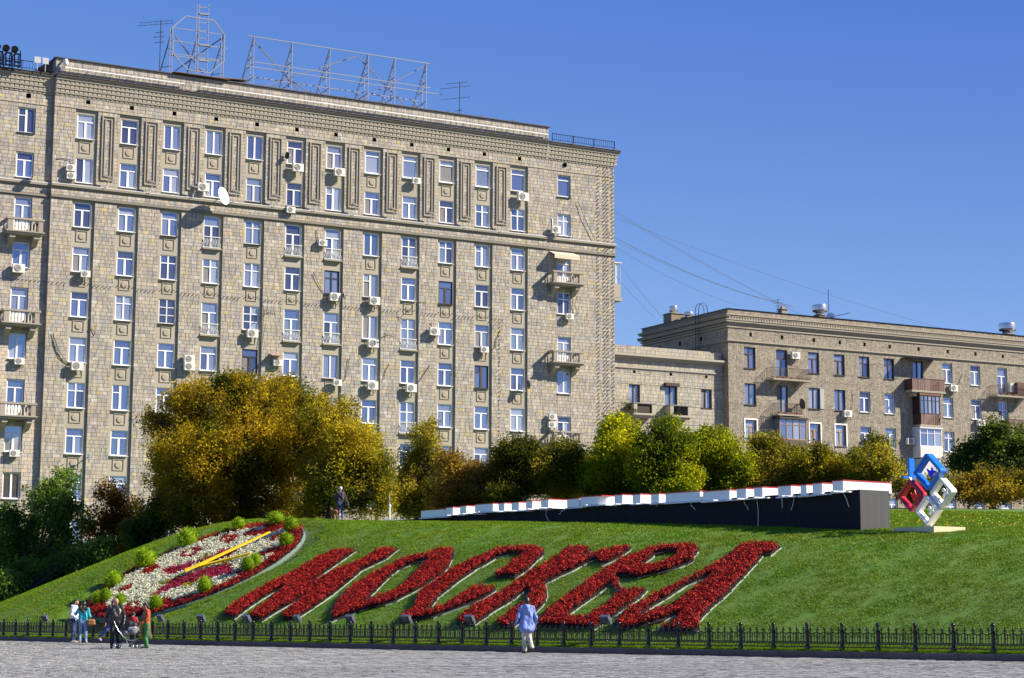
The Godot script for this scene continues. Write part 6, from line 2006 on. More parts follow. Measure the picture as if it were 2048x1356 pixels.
# ---------------------------------------------------------------- people
func net(b: MB, caps: Array, cell: float, k: float, col := Color.WHITE, fold := 0.0) -> void:
	# one skin round tapered capsules [a, b, radius a, radius b], by surface nets
	var lo := Vector3(1e9, 1e9, 1e9); var hi := -lo
	for q in caps:
		var r: float = maxf(q[2], q[3]) + cell * 2.5
		lo = lo.min(q[0] - Vector3.ONE * r).min(q[1] - Vector3.ONE * r); hi = hi.max(q[0] + Vector3.ONE * r).max(q[1] + Vector3.ONE * r)
	var nx := int((hi.x - lo.x) / cell) + 2; var ny := int((hi.y - lo.y) / cell) + 2; var nz := int((hi.z - lo.z) / cell) + 2
	var f := PackedFloat32Array(); f.resize(nx * ny * nz); f.fill(1.0)
	for q in caps:
		var A: Vector3 = q[0]; var Bq: Vector3 = q[1]
		var ra: float = q[2]; var rb: float = q[3]
		var r: float = maxf(ra, rb) + k + cell * 2.0
		var l0 := (A.min(Bq) - Vector3.ONE * r - lo) / cell; var h0 := (A.max(Bq) + Vector3.ONE * r - lo) / cell
		var d := Bq - A; var dd := maxf(d.length_squared(), 1e-9)
		for z in range(maxi(0, int(l0.z)), mini(nz, int(h0.z) + 2)):
			for y in range(maxi(0, int(l0.y)), mini(ny, int(h0.y) + 2)):
				var ro := (z * ny + y) * nx
				for x in range(maxi(0, int(l0.x)), mini(nx, int(h0.x) + 2)):
					var p := lo + Vector3(x, y, z) * cell
					var t := clampf((p - A).dot(d) / dd, 0.0, 1.0)
					var v := (p - A - d * t).length() - lerpf(ra, rb, t)
					var o := f[ro + x]
					var h := maxf(k - absf(o - v), 0.0) / k
					f[ro + x] = minf(o, v) - h * h * k * 0.25
	var ids := {}
	var sy := nx; var sz := nx * ny
	for z in nz - 1:
		for y in ny - 1:
			for x in nx - 1:
				var i := z * sz + y * sy + x
				var f0 := f[i]
				if f0 > cell * 2.2 or f0 < -cell * 2.2: continue
				var c := [f0, f[i + 1], f[i + sy], f[i + sy + 1], f[i + sz], f[i + sz + 1], f[i + sz + sy], f[i + sz + sy + 1]]
				var m := 0
				for j in 8:
					if c[j] < 0: m += 1
				if m == 0 or m == 8: continue
				var s := Vector3.ZERO; var n := 0
				for e in [[0, 1], [2, 3], [4, 5], [6, 7], [0, 2], [1, 3], [4, 6], [5, 7], [0, 4], [1, 5], [2, 6], [3, 7]]:
					var a: float = c[e[0]]; var g: float = c[e[1]]
					if (a < 0) != (g < 0):
						var t := a / (a - g)
						s += Vector3(e[0] & 1, (e[0] >> 1) & 1, e[0] >> 2).lerp(Vector3(e[1] & 1, (e[1] >> 1) & 1, e[1] >> 2), t)
						n += 1
				ids[i] = b.v.size()
				b.v.append(lo + (Vector3(x, y, z) + s / n) * cell)
				b.n.append(Vector3(c[1] + c[3] + c[5] + c[7] - c[0] - c[2] - c[4] - c[6], c[2] + c[3] + c[6] + c[7] - c[0] - c[1] - c[4] - c[5], c[4] + c[5] + c[6] + c[7] - c[0] - c[1] - c[2] - c[3]).normalized())
				b.c.append(col)
	if fold > 0.0:   # creases of cloth
		var fn := FastNoiseLite.new()
		fn.seed = 5; fn.frequency = 5.0; fn.fractal_octaves = 2
		for i in ids:
			var j: int = ids[i]
			var p := b.v[j] * Vector3(1.0, 0.55, 1.0)
			var g := Vector3(fn.get_noise_3dv(p + Vector3(0.02, 0, 0)) - fn.get_noise_3dv(p - Vector3(0.02, 0, 0)), fn.get_noise_3dv(p + Vector3(0, 0.02, 0)) - fn.get_noise_3dv(p - Vector3(0, 0.02, 0)), fn.get_noise_3dv(p + Vector3(0, 0, 0.02)) - fn.get_noise_3dv(p - Vector3(0, 0, 0.02)))
			b.v[j] += b.n[j] * fn.get_noise_3dv(p) * fold * 0.03
			b.n[j] = (b.n[j] - g * fold * 1.6).normalized()
	for i in ids:
		var inside := f[i] < 0
		for ax in 3:
			var st: int = [1, sy, sz][ax]; var u: int = [sy, sz, 1][ax]; var w: int = [sz, 1, sy][ax]
			if (f[i + st] < 0) == inside: continue
			if not (ids.has(i - u) and ids.has(i - w) and ids.has(i - u - w)): continue
			var p0: int = ids[i]; var p1: int = ids[i - u]; var p2: int = ids[i - u - w]; var p3: int = ids[i - w]
			if inside:
				for t in [p0, p2, p1, p0, p3, p2]: b.ix.append(t)
			else:
				for t in [p0, p1, p2, p0, p2, p3]: b.ix.append(t)

func hand_caps(wr: Vector3, dir: Vector3, side: Vector3, s: float, curl: float) -> Array:
	var out := []
	var nrm := dir.cross(side).normalized()
	var kn := wr + dir * 0.085 * s
	for k in 3: out.append([wr + side * (k - 1) * 0.014 * s, kn + side * (k - 1) * 0.025 * s, 0.018 * s, 0.016 * s])
	for k in 4:
		var b := kn + side * (k - 1.5) * 0.020 * s
		var l: float = [0.062, 0.072, 0.068, 0.052][k] * s
		var m := b + (dir * cos(curl) + nrm * sin(curl)) * l * 0.55
		var e := m + (dir * cos(curl * 2.2) + nrm * sin(curl * 2.2)) * l * 0.5
		out.append([b, m, 0.0095 * s, 0.009 * s]); out.append([m, e, 0.009 * s, 0.0075 * s])
	var tb := wr + dir * 0.03 * s + side * 0.024 * s
	var tm := tb + (dir * 0.7 + side * 0.7).normalized() * 0.042 * s
	out.append([tb, tm, 0.013 * s, 0.011 * s]); out.append([tm, tm + (dir + side * 0.25).normalized() * 0.034 * s, 0.011 * s, 0.009 * s])
	return out

func person(label: String, at: Vector3, yaw: float, h: float, pose: Dictionary, wear: Dictionary) -> MeshInstance3D:
	var s := h / 1.75
	var J := {"hipl": Vector3(0.085, 0.92, 0), "kneel": Vector3(0.095, 0.50, 0.02), "ankl": Vector3(0.10, 0.09, -0.02), "toel": Vector3(0.12, 0.035, 0.15),
		"hipr": Vector3(-0.085, 0.92, 0), "kneer": Vector3(-0.095, 0.50, 0.02), "ankr": Vector3(-0.10, 0.09, -0.02), "toer": Vector3(-0.12, 0.035, 0.15),
		"belly": Vector3(0, 1.10, 0.01), "chest": Vector3(0, 1.30, 0.0), "shl": Vector3(0.175, 1.42, 0), "shr": Vector3(-0.175, 1.42, 0),
		"elbl": Vector3(0.25, 1.14, -0.03), "wrl": Vector3(0.26, 0.89, 0.06), "elbr": Vector3(-0.25, 1.14, -0.03), "wrr": Vector3(-0.26, 0.89, 0.06),
		"neck": Vector3(0, 1.47, -0.005), "head": Vector3(0, 1.635, 0.02), "face": Vector3(0, 0, 1)}
	for k in pose: J[k] = pose[k]
	for k in J:
		if k != "face": J[k] = J[k] * s
	var fat: float = wear.get("fat", 1.0)
	var hd: Vector3 = J.head; var fc: Vector3 = (J.face as Vector3).normalized()
	var rt := Vector3.UP.cross(fc).normalized()
	var skin: Color = wear.get("skin", L(0.42, 0.22, 0.14))
	# the body, head to toe, is one surface
	var body := MB.new()
	var caps := [[hd + Vector3(0, 0.025, 0) * s - fc * 0.015 * s, hd + Vector3(0, 0.02, 0) * s + fc * 0.015 * s, 0.09 * s, 0.085 * s], [hd + Vector3(0, -0.05, 0) * s, hd + Vector3(0, -0.075, 0) * s + fc * 0.035 * s, 0.066 * s, 0.045 * s],
		[hd + fc * 0.095 * s + Vector3(0, 0.005, 0) * s, hd + fc * 0.112 * s + Vector3(0, -0.025, 0) * s, 0.010 * s, 0.016 * s], [hd + rt * 0.09 * s, hd + rt * 0.094 * s + Vector3(0, -0.03, 0) * s, 0.018 * s, 0.013 * s], [hd - rt * 0.09 * s, hd - rt * 0.094 * s + Vector3(0, -0.03, 0) * s, 0.018 * s, 0.013 * s],
		[hd + fc * 0.085 * s + Vector3(0, -0.062, 0) * s - rt * 0.02 * s, hd + fc * 0.085 * s + Vector3(0, -0.062, 0) * s + rt * 0.02 * s, 0.012 * s, 0.012 * s],
		[J.neck, hd + Vector3(0, -0.05, -0.01) * s, 0.055 * s, 0.05 * s], [J.chest, J.neck, 0.10 * s, 0.06 * s], [J.shl, J.shr, 0.055 * s, 0.055 * s], [J.belly, J.chest, 0.11 * s, 0.12 * s], [J.hipl, J.hipr, 0.09 * s, 0.09 * s], [(J.hipl + J.hipr) * 0.5, J.belly, 0.10 * s, 0.105 * s]]
	for d in ["l", "r"]:
		caps += [[J["hip" + d], J["knee" + d], 0.075 * s, 0.05 * s], [J["knee" + d], J["ank" + d], 0.048 * s, 0.034 * s], [J["ank" + d], J["toe" + d], 0.036 * s, 0.028 * s], [J["sh" + d], J["elb" + d], 0.048 * s, 0.038 * s], [J["elb" + d], J["wr" + d], 0.037 * s, 0.026 * s]]
	net(body, caps, 0.019, 0.03, skin)
	for d in ["l", "r"]:
		var dir: Vector3 = (J["wr" + d] - J["elb" + d]).normalized()
		net(body, hand_caps(J["wr" + d], dir, dir.cross(Vector3(1, 0, 0) if d == "l" else Vector3(-1, 0, 0)).normalized() * (1 if d == "l" else -1), s, 0.35), 0.0075, 0.008, skin)
	M.skin = M.get("skin", vmat(0.55))
	var o := obj("person", body, M.skin)
	tag(o, label, "person", "")
	o.position = at; o.rotation.y = yaw
	# eyes
	var ey := MB.new()
	for e in [-1, 1]: ey.lathe(Transform3D(Basis(), hd + fc * 0.082 * s + rt * e * 0.033 * s + Vector3(0, 0.012, 0) * s), [Vector2(0, -0.011), Vector2(0.011, 0), Vector2(0, 0.011)], 8)
	obj("eyes", ey, M.dark, o)
	# trousers
	var tr := []
	var lw: float = wear.get("legs", 1.0)
	tr.append([J.hipl, J.hipr, 0.112 * s * fat, 0.112 * s * fat]); tr.append([(J.hipl + J.hipr) * 0.5, (J.hipl + J.hipr) * 0.5 + Vector3(0, 0.1, 0) * s, 0.115 * s * fat, 0.11 * s * fat])
	for d in ["l", "r"]:
		tr.append([J["hip" + d], J["knee" + d], 0.092 * s * fat * lerpf(1, lw, 0.4), 0.064 * s * lw]); tr.append([J["knee" + d], J["ank" + d] + (J["knee" + d] - J["ank" + d]).normalized() * 0.0, 0.062 * s * lw, 0.056 * s * lw])
	var tb := MB.new(); net(tb, tr, 0.019, 0.03, Color.WHITE, 0.5)
	obj("trousers", tb, wear.trousers, o)
	var sh := []
	for d in ["l", "r"]: sh += [[J["ank" + d] + Vector3(0, -0.045, -0.03) * s, J["toe" + d], 0.045 * s, 0.038 * s]]
	var sb := MB.new(); net(sb, sh, 0.014, 0.02)
	obj("shoes", sb, wear.shoes, o)
	# jacket or top
	var jk := [[J.shl, J.shr, 0.082 * s, 0.082 * s], [J.chest, J.neck + Vector3(0, -0.01, 0) * s, 0.13 * s * fat, 0.075 * s]]
	var hem: float = wear.get("hem", 0.86) * s
	var fl: float = wear.get("flare", 1.0)
	var hc: Vector3 = (J.hipl + J.hipr) * 0.5
	for e in [-1, 1]:
		jk.append([J.chest + Vector3(e * 0.065, 0.05, 0) * s, J.belly + Vector3(e * 0.06, 0, 0) * s, 0.125 * s * fat, 0.122 * s * fat])
		jk.append([J.belly + Vector3(e * 0.06, 0, 0) * s, Vector3(hc.x + e * 0.065 * s * fl, hem + 0.1 * s, hc.z), 0.122 * s * fat, 0.118 * s * fat * fl])
	for d in ["l", "r"]:
		jk.append([J["sh" + d], J["elb" + d], 0.070 * s, 0.058 * s]); jk.append([J["elb" + d], J["wr" + d], 0.057 * s, 0.044 * s])
	if wear.has("hood"): jk += [[J.neck + Vector3(-0.07, 0.0, -0.07) * s, J.neck + Vector3(0.07, 0.0, -0.07) * s, 0.065 * s, 0.065 * s], [J.neck + Vector3(0, -0.04, -0.10) * s, J.neck + Vector3(0, -0.12, -0.12) * s, 0.07 * s, 0.045 * s]]
	var jb := MB.new(); net(jb, jk, 0.019, 0.035, Color.WHITE, 0.6)
	obj(wear.get("top", "jacket"), jb, wear.jacket, o)
	if wear.has("tunic"):
		var tu := [[hc + Vector3(0, 0.1, 0) * s, Vector3(hc.x, 0.52 * s, hc.z - 0.02 * s), 0.14 * s, 0.17 * s], [Vector3(hc.x, 0.52, -0.02) * s, Vector3(hc.x, 0.45 * s, -0.1 * s), 0.16 * s, 0.14 * s]]
		var ub := MB.new(); net(ub, tu, 0.02, 0.03); obj("tunic", ub, wear.tunic, o)
	if wear.has("hair"):
		var hr := [[hd + Vector3(0, 0.045, 0) * s - fc * 0.02 * s, hd + Vector3(0, 0.02, 0) * s - fc * 0.03 * s, 0.096 * s, 0.094 * s], [hd + Vector3(0, 0.06, 0) * s + fc * 0.03 * s, hd + Vector3(0, 0.07, 0) * s, 0.066 * s, 0.07 * s]]
		for q in wear.get("locks", []): hr.append([hd + q[0] * s, hd + q[1] * s, q[2] * s, q[3] * s])
		var hb := MB.new(); net(hb, hr, 0.014, 0.02); obj(wear.get("hairname", "hair"), hb, wear.hair, o)
	if wear.has("scarf"):
		var sc := [[J.neck + Vector3(-0.12, -0.03, -0.07) * s, J.neck + Vector3(0.12, -0.03, -0.07) * s, 0.075 * s, 0.075 * s], [J.neck + Vector3(0.05, -0.08, -0.11) * s, J.neck + Vector3(-0.02, -0.17, -0.12) * s, 0.075 * s, 0.05 * s], [J.neck + Vector3(-0.1, 0, 0.06) * s, J.neck + Vector3(0.1, 0, 0.06) * s, 0.06 * s, 0.06 * s]]
		var cb := MB.new(); net(cb, sc, 0.018, 0.03); obj("scarf", cb, wear.scarf, o)
	if wear.has("brim"):
		var bm := MB.new(); net(bm, [[hd + Vector3(0, 0.05, 0) * s + fc * 0.07 * s, hd + Vector3(0, 0.035, 0) * s + fc * 0.16 * s, 0.03 * s, 0.018 * s]], 0.014, 0.02); obj("cap_brim", bm, wear.hair, o)
	return o

func people() -> void:
	var jeans := mat(L(0.035, 0.06, 0.17), 0.85); var pale := mat(L(0.15, 0.24, 0.44), 0.85); var navy := mat(L(0.02, 0.03, 0.10), 0.85)
	var blk := mat(L(0.012, 0.011, 0.013), 0.8); var leather := mat(L(0.014, 0.014, 0.017), 0.42)
	var hairb := mat(L(0.008, 0.006, 0.006), 0.5); var brown := mat(L(0.05, 0.028, 0.015), 0.6); var grey := mat(L(0.4, 0.38, 0.35), 0.7)
	var tan := mat(L(0.22, 0.10, 0.04), 0.6)
	person("young man in a pale hooded top and jeans, facing right beside the turquoise jacket", stand(146, 75.4), 1.45, 1.77,
		{"elbl": Vector3(0.23, 1.14, 0.0), "wrl": Vector3(0.15, 1.0, 0.21), "elbr": Vector3(-0.25, 1.13, -0.02), "wrr": Vector3(-0.16, 0.98, 0.20), "head": Vector3(0.0, 1.62, 0.07), "neck": Vector3(0, 1.47, 0.02), "toel": Vector3(0.11, 0.035, 0.16)},
		{"trousers": navy, "jacket": mat(L(0.56, 0.57, 0.66), 0.9), "shoes": grey, "hair": mat(L(0.035, 0.02, 0.012), 0.6), "hood": 1, "hem": 0.84, "fat": 1.05, "skin": L(0.40, 0.2, 0.13)})
	var a2 := stand(164.5, 74.6)
	person("woman in a turquoise jacket and light jeans seen from behind, hand raised to her face", a2, PI + 0.15, 1.66,
		{"elbl": Vector3(0.33, 1.22, 0.10), "wrl": Vector3(0.16, 1.47, 0.22), "elbr": Vector3(-0.27, 1.12, 0.02), "wrr": Vector3(-0.2, 0.98, 0.18), "face": Vector3(0.5, -0.1, 0.85), "kneer": Vector3(-0.12, 0.5, 0.02), "ankr": Vector3(-0.16, 0.09, -0.03), "toer": Vector3(-0.2, 0.035, 0.12)},
		{"trousers": pale, "jacket": mat(L(0.02, 0.33, 0.42), 0.75), "shoes": tan, "hair": hairb, "locks": [[Vector3(0, 0.02, -0.08), Vector3(0, -0.08, -0.09), 0.06, 0.05]], "scarf": blk, "hem": 0.90, "fat": 1.02, "legs": 0.95, "skin": L(0.38, 0.2, 0.13)})
	var bg := base("shoulder_bag", "brown leather shoulder bag hanging at the hip of the turquoise jacket", "bag", a2 + Vector3(0.33, 0.78, 0.05), 0.2)
	var bb := MB.new(); net(bb, [[Vector3(-0.08, 0.1, 0), Vector3(0.08, 0.1, 0), 0.09, 0.09], [Vector3(-0.08, 0.0, 0), Vector3(0.1, 0.0, 0), 0.09, 0.085]], 0.02, 0.03)
	obj("bag_body", bb, tan, bg)
	var bs := MB.new(); bs.tube([Vector3(-0.08, 0.16, 0.02), Vector3(-0.16, 0.45, 0.04), Vector3(-0.2, 0.60, 0.0)], 0.014, 6)
	obj("strap", bs, blk, bg)
	person("bald man in a black leather jacket standing behind the pram", plaza(229, 1297.5), 0.25, 1.76,
		{"elbl": Vector3(0.31, 1.14, -0.02), "wrl": Vector3(0.30, 0.93, 0.12), "elbr": Vector3(-0.31, 1.15, -0.03), "wrr": Vector3(-0.33, 0.90, 0.05), "shl": Vector3(0.195, 1.43, 0), "shr": Vector3(-0.195, 1.43, 0), "face": Vector3(0.35, -0.05, 1)},
		{"trousers": blk, "jacket": leather, "shoes": blk, "hem": 0.84, "fat": 1.18, "legs": 1.1, "skin": L(0.42, 0.21, 0.14)})
	person("person in blue jeans half hidden behind the bald man, one leg stretched out behind", stand(223.5, 72.2), 1.35, 1.68,
		{"kneer": Vector3(-0.09, 0.57, -0.20), "ankr": Vector3(-0.09, 0.30, -0.50), "toer": Vector3(-0.09, 0.17, -0.44), "kneel": Vector3(0.09, 0.52, 0.16), "ankl": Vector3(0.09, 0.09, 0.14), "toel": Vector3(0.1, 0.035, 0.3), "head": Vector3(0, 1.62, 0.04)},
		{"trousers": mat(L(0.025, 0.055, 0.24), 0.8), "jacket": blk, "shoes": grey, "hair": mat(L(0.05, 0.035, 0.025), 0.6), "hem": 0.9, "skin": L(0.42, 0.22, 0.15)})
	person("small dark haired person in a red jacket behind the grey pram", plaza(264, 1294.5), PI - 0.3, 1.27,
		{"elbl": Vector3(0.3, 1.14, 0.05), "wrl": Vector3(0.22, 0.95, 0.2), "elbr": Vector3(-0.3, 1.14, 0.05), "wrr": Vector3(-0.22, 0.95, 0.2)},
		{"trousers": blk, "jacket": mat(L(0.26, 0.008, 0.012), 0.8), "shoes": blk, "hair": hairb, "hem": 0.8, "fat": 1.15, "skin": L(0.36, 0.19, 0.12)})
	person("woman in an orange jacket and wide green trousers standing right of the pram", plaza(291.5, 1297), -1.25, 1.60,
		{"elbl": Vector3(0.25, 1.13, -0.02), "wrl": Vector3(0.2, 0.98, 0.19), "elbr": Vector3(-0.25, 1.13, -0.02), "wrr": Vector3(-0.2, 0.98, 0.19), "head": Vector3(0, 1.61, 0.07), "neck": Vector3(0, 1.47, 0.02), "face": Vector3(0, -0.25, 1)},
		{"trousers": mat(L(0.03, 0.16, 0.05), 0.8), "jacket": mat(L(0.36, 0.075, 0.025), 0.85), "tunic": mat(L(0.06, 0.075, 0.03), 0.85), "shoes": blk, "hair": hairb, "locks": [[Vector3(0, -0.02, -0.1), Vector3(0, -0.06, -0.13), 0.06, 0.055]], "hem": 0.76, "fat": 1.12, "legs": 1.3, "skin": L(0.28, 0.14, 0.085)})
	person("woman in a long light blue hooded jacket walking away along the kerb", stand(1053.5, 56.5), PI + 0.3, 1.68,
		{"kneer": Vector3(-0.085, 0.51, 0.03), "ankr": Vector3(-0.10, 0.20, -0.24), "toer": Vector3(-0.11, 0.06, -0.20), "kneel": Vector3(0.07, 0.5, 0.06), "ankl": Vector3(0.06, 0.09, 0.03), "toel": Vector3(0.07, 0.035, 0.18), "elbl": Vector3(0.30, 1.13, -0.02), "wrl": Vector3(0.36, 0.90, 0.06), "elbr": Vector3(-0.28, 1.13, -0.06), "wrr": Vector3(-0.28, 0.90, -0.02)},
		{"trousers": mat(L(0.42, 0.39, 0.36), 0.85), "jacket": mat(L(0.13, 0.20, 0.50), 0.6), "shoes": brown, "hair": hairb, "locks": [[Vector3(0, 0.0, -0.08), Vector3(0, -0.06, -0.08), 0.06, 0.05]], "hood": 1, "hem": 0.70, "flare": 1.35, "fat": 1.12, "legs": 1.2, "skin": L(0.3, 0.15, 0.1)})
	var hp := onpx(679, 92.0)
	person("man with pale cap and dark vest on the hill top beside a dog", hp, PI + 0.35, 1.70,
		{"elbl": Vector3(0.29, 1.14, 0.03), "wrl": Vector3(0.24, 0.98, 0.2), "elbr": Vector3(-0.28, 1.16, 0.04), "wrr": Vector3(-0.2, 1.33, 0.2), "kneel": Vector3(0.1, 0.5, 0.1), "ankl": Vector3(0.1, 0.1, 0.0), "kneer": Vector3(-0.1, 0.5, 0.0), "ankr": Vector3(-0.1, 0.1, -0.14), "toer": Vector3(-0.11, 0.035, 0.02)},
		{"trousers": mat(L(0.045, 0.07, 0.14), 0.85), "jacket": mat(L(0.045, 0.035, 0.055), 0.8), "top": "vest", "shoes": grey, "hair": mat(L(0.42, 0.42, 0.46), 0.7), "hairname": "cap", "brim": 1, "hem": 0.9, "fat": 1.12, "skin": L(0.34, 0.18, 0.12)})
	var hb2 := base("shoulder_bag", "black shoulder bag at the right hip of the man with the pale cap", "bag", hp + Vector3(0.30, 0.78, 0.02), 0.0)
	var hbm := MB.new(); net(hbm, [[Vector3(-0.04, 0.14, 0), Vector3(0.04, 0.14, 0), 0.1, 0.1], [Vector3(-0.03, 0, 0), Vector3(0.05, 0, 0), 0.11, 0.11]], 0.025, 0.03)
	obj("bag_body", hbm, blk, hb2)
	var hbs := MB.new(); hbs.tube([Vector3(-0.03, 0.2, 0.03), Vector3(-0.12, 0.45, 0.12), Vector3(-0.26, 0.66, 0.1)], 0.014, 6)
	obj("strap", hbs, blk, hb2)
	# dog
	var dg := MB.new()
	net(dg, [[Vector3(0, 0.44, -0.24), Vector3(0, 0.43, 0.20), 0.10, 0.135], [Vector3(0, 0.47, 0.24), Vector3(0, 0.60, 0.38), 0.085, 0.065], [Vector3(0, 0.63, 0.40), Vector3(0, 0.60, 0.55), 0.07, 0.035], [Vector3(0.05, 0.69, 0.38), Vector3(0.06, 0.62, 0.36), 0.022, 0.018], [Vector3(-0.05, 0.69, 0.38), Vector3(-0.06, 0.62, 0.36), 0.022, 0.018],
		[Vector3(0, 0.48, -0.30), Vector3(0, 0.40, -0.46), 0.03, 0.012],
		[Vector3(0.07, 0.40, 0.20), Vector3(0.075, 0.20, 0.18), 0.055, 0.03], [Vector3(0.075, 0.20, 0.18), Vector3(0.075, 0.02, 0.2), 0.028, 0.026], [Vector3(-0.07, 0.40, 0.20), Vector3(-0.075, 0.20, 0.2), 0.055, 0.03], [Vector3(-0.075, 0.20, 0.2), Vector3(-0.075, 0.02, 0.22), 0.028, 0.026],
		[Vector3(0.07, 0.42, -0.22), Vector3(0.075, 0.27, -0.16), 0.075, 0.045], [Vector3(0.075, 0.27, -0.16), Vector3(0.075, 0.17, -0.32), 0.042, 0.026], [Vector3(0.075, 0.17, -0.32), Vector3(0.075, 0.02, -0.27), 0.024, 0.026],
		[Vector3(-0.07, 0.42, -0.22), Vector3(-0.075, 0.27, -0.14), 0.075, 0.045], [Vector3(-0.075, 0.27, -0.14), Vector3(-0.075, 0.17, -0.30), 0.042, 0.026], [Vector3(-0.075, 0.17, -0.30), Vector3(-0.075, 0.02, -0.25), 0.024, 0.026]], 0.016, 0.03)
	var d := obj("dog", dg, mat(L(0.20, 0.075, 0.025), 0.8))
	d.position = onpx(666.5, 91.6); d.rotation.y = PI + 0.45
	tag(d, "reddish brown dog walking beside the man on the hill top", "dog")
	pram()

func pram() -> void:
	var T := base("pram", "grey and black pram with chrome frame in front of the person in red", "pram", plaza(254, 1297.5), 0.0)
	var fr := MB.new()
	for z in [-0.24, 0.24]:
		fr.tube([Vector3(-0.43, 0.95, z), Vector3(-0.37, 0.80, z), Vector3(-0.26, 0.62, z), Vector3(-0.1, 0.43, z), Vector3(0.02, 0.34, z), Vector3(0.12, 0.30, z), Vector3(0.26, 0.29, z), Vector3(0.32, 0.34, z)], 0.011, 7)
		fr.tube([Vector3(-0.37, 0.12, z * 1.1), Vector3(-0.1, 0.2, z), Vector3(0.2, 0.17, z * 0.8), Vector3(0.29, 0.1, z * 0.7)], 0.011, 7)
		fr.tube([Vector3(0.02, 0.34, z), Vector3(0.05, 0.18, z)], 0.013, 6)
	fr.tube([Vector3(-0.43, 0.95, -0.24), Vector3(-0.43, 0.95, 0.24)], 0.014, 7)
	fr.tube([Vector3(-0.37, 0.12, -0.27), Vector3(-0.37, 0.12, 0.27)], 0.015, 6)
	obj("frame", fr, M.galv, T)
	for q in [[-0.37, 0.11, 0.28], [-0.37, 0.11, -0.28], [0.25, 0.09, 0.2], [0.25, 0.09, -0.2], [0.36, 0.09, 0.12], [0.36, 0.09, -0.12]]:
		var wh := MB.new()
		var r: float = q[1]
		wh.lathe(Transform3D(Basis(Vector3(1, 0, 0), PI / 2), Vector3(q[0], r + 0.002, q[2])), [Vector2(r * 0.78, -0.02), Vector2(r * 0.95, -0.022), Vector2(r, 0.0), Vector2(r * 0.95, 0.022), Vector2(r * 0.78, 0.02), Vector2(r * 0.78, -0.02)], 18)
		var o := obj("wheel", wh, M.dark, T)
		var hb := MB.new()
		hb.lathe(Transform3D(Basis(Vector3(1, 0, 0), PI / 2), Vector3(q[0], r + 0.002, q[2])), [Vector2(0, -0.02), Vector2(r * 0.3, -0.018), Vector2(r * 0.3, 0.018), Vector2(0, 0.02)], 12)
		for k in 5:
			var a := TAU * k / 5.0
			hb.bar(Vector3(q[0], r + 0.002, q[2]), Vector3(q[0] + cos(a) * r * 0.8, r + 0.002 + sin(a) * r * 0.8, q[2]), 0.012, 0.02)
		obj("spokes", hb, M.galv, o)
	var cot := MB.new()
	net(cot, [[Vector3(-0.02, 0.56, -0.12), Vector3(-0.02, 0.56, 0.12), 0.12, 0.12], [Vector3(0.22, 0.62, -0.12), Vector3(0.22, 0.62, 0.12), 0.13, 0.13], [Vector3(-0.05, 0.66, 0), Vector3(0.26, 0.72, 0), 0.15, 0.14]], 0.02, 0.05)
	obj("cot", cot, mat(L(0.13, 0.135, 0.16), 0.8), T)
	var fl := MB.new()
	net(fl, [[Vector3(0.12, 0.71, 0.16), Vector3(0.28, 0.74, 0.16), 0.075, 0.07]], 0.015, 0.02)
	obj("pocket", fl, mat(L(0.36, 0.37, 0.42), 0.8), T)
	var hd := MB.new()
	net(hd, [[Vector3(-0.1, 0.74, -0.12), Vector3(-0.1, 0.74, 0.12), 0.12, 0.12], [Vector3(0.1, 0.84, -0.11), Vector3(0.1, 0.84, 0.11), 0.14, 0.14], [Vector3(0.26, 0.82, -0.12), Vector3(0.26, 0.82, 0.12), 0.11, 0.11]], 0.02, 0.06)
	obj("hood", hd, mat(L(0.014, 0.014, 0.017), 0.6), T)
	var bk := MB.new()
	bk.box(Vector3(-0.22, 0.2, -0.17), Vector3(0.2, 0.32, 0.17))
	obj("basket", bk, M.dark, T)

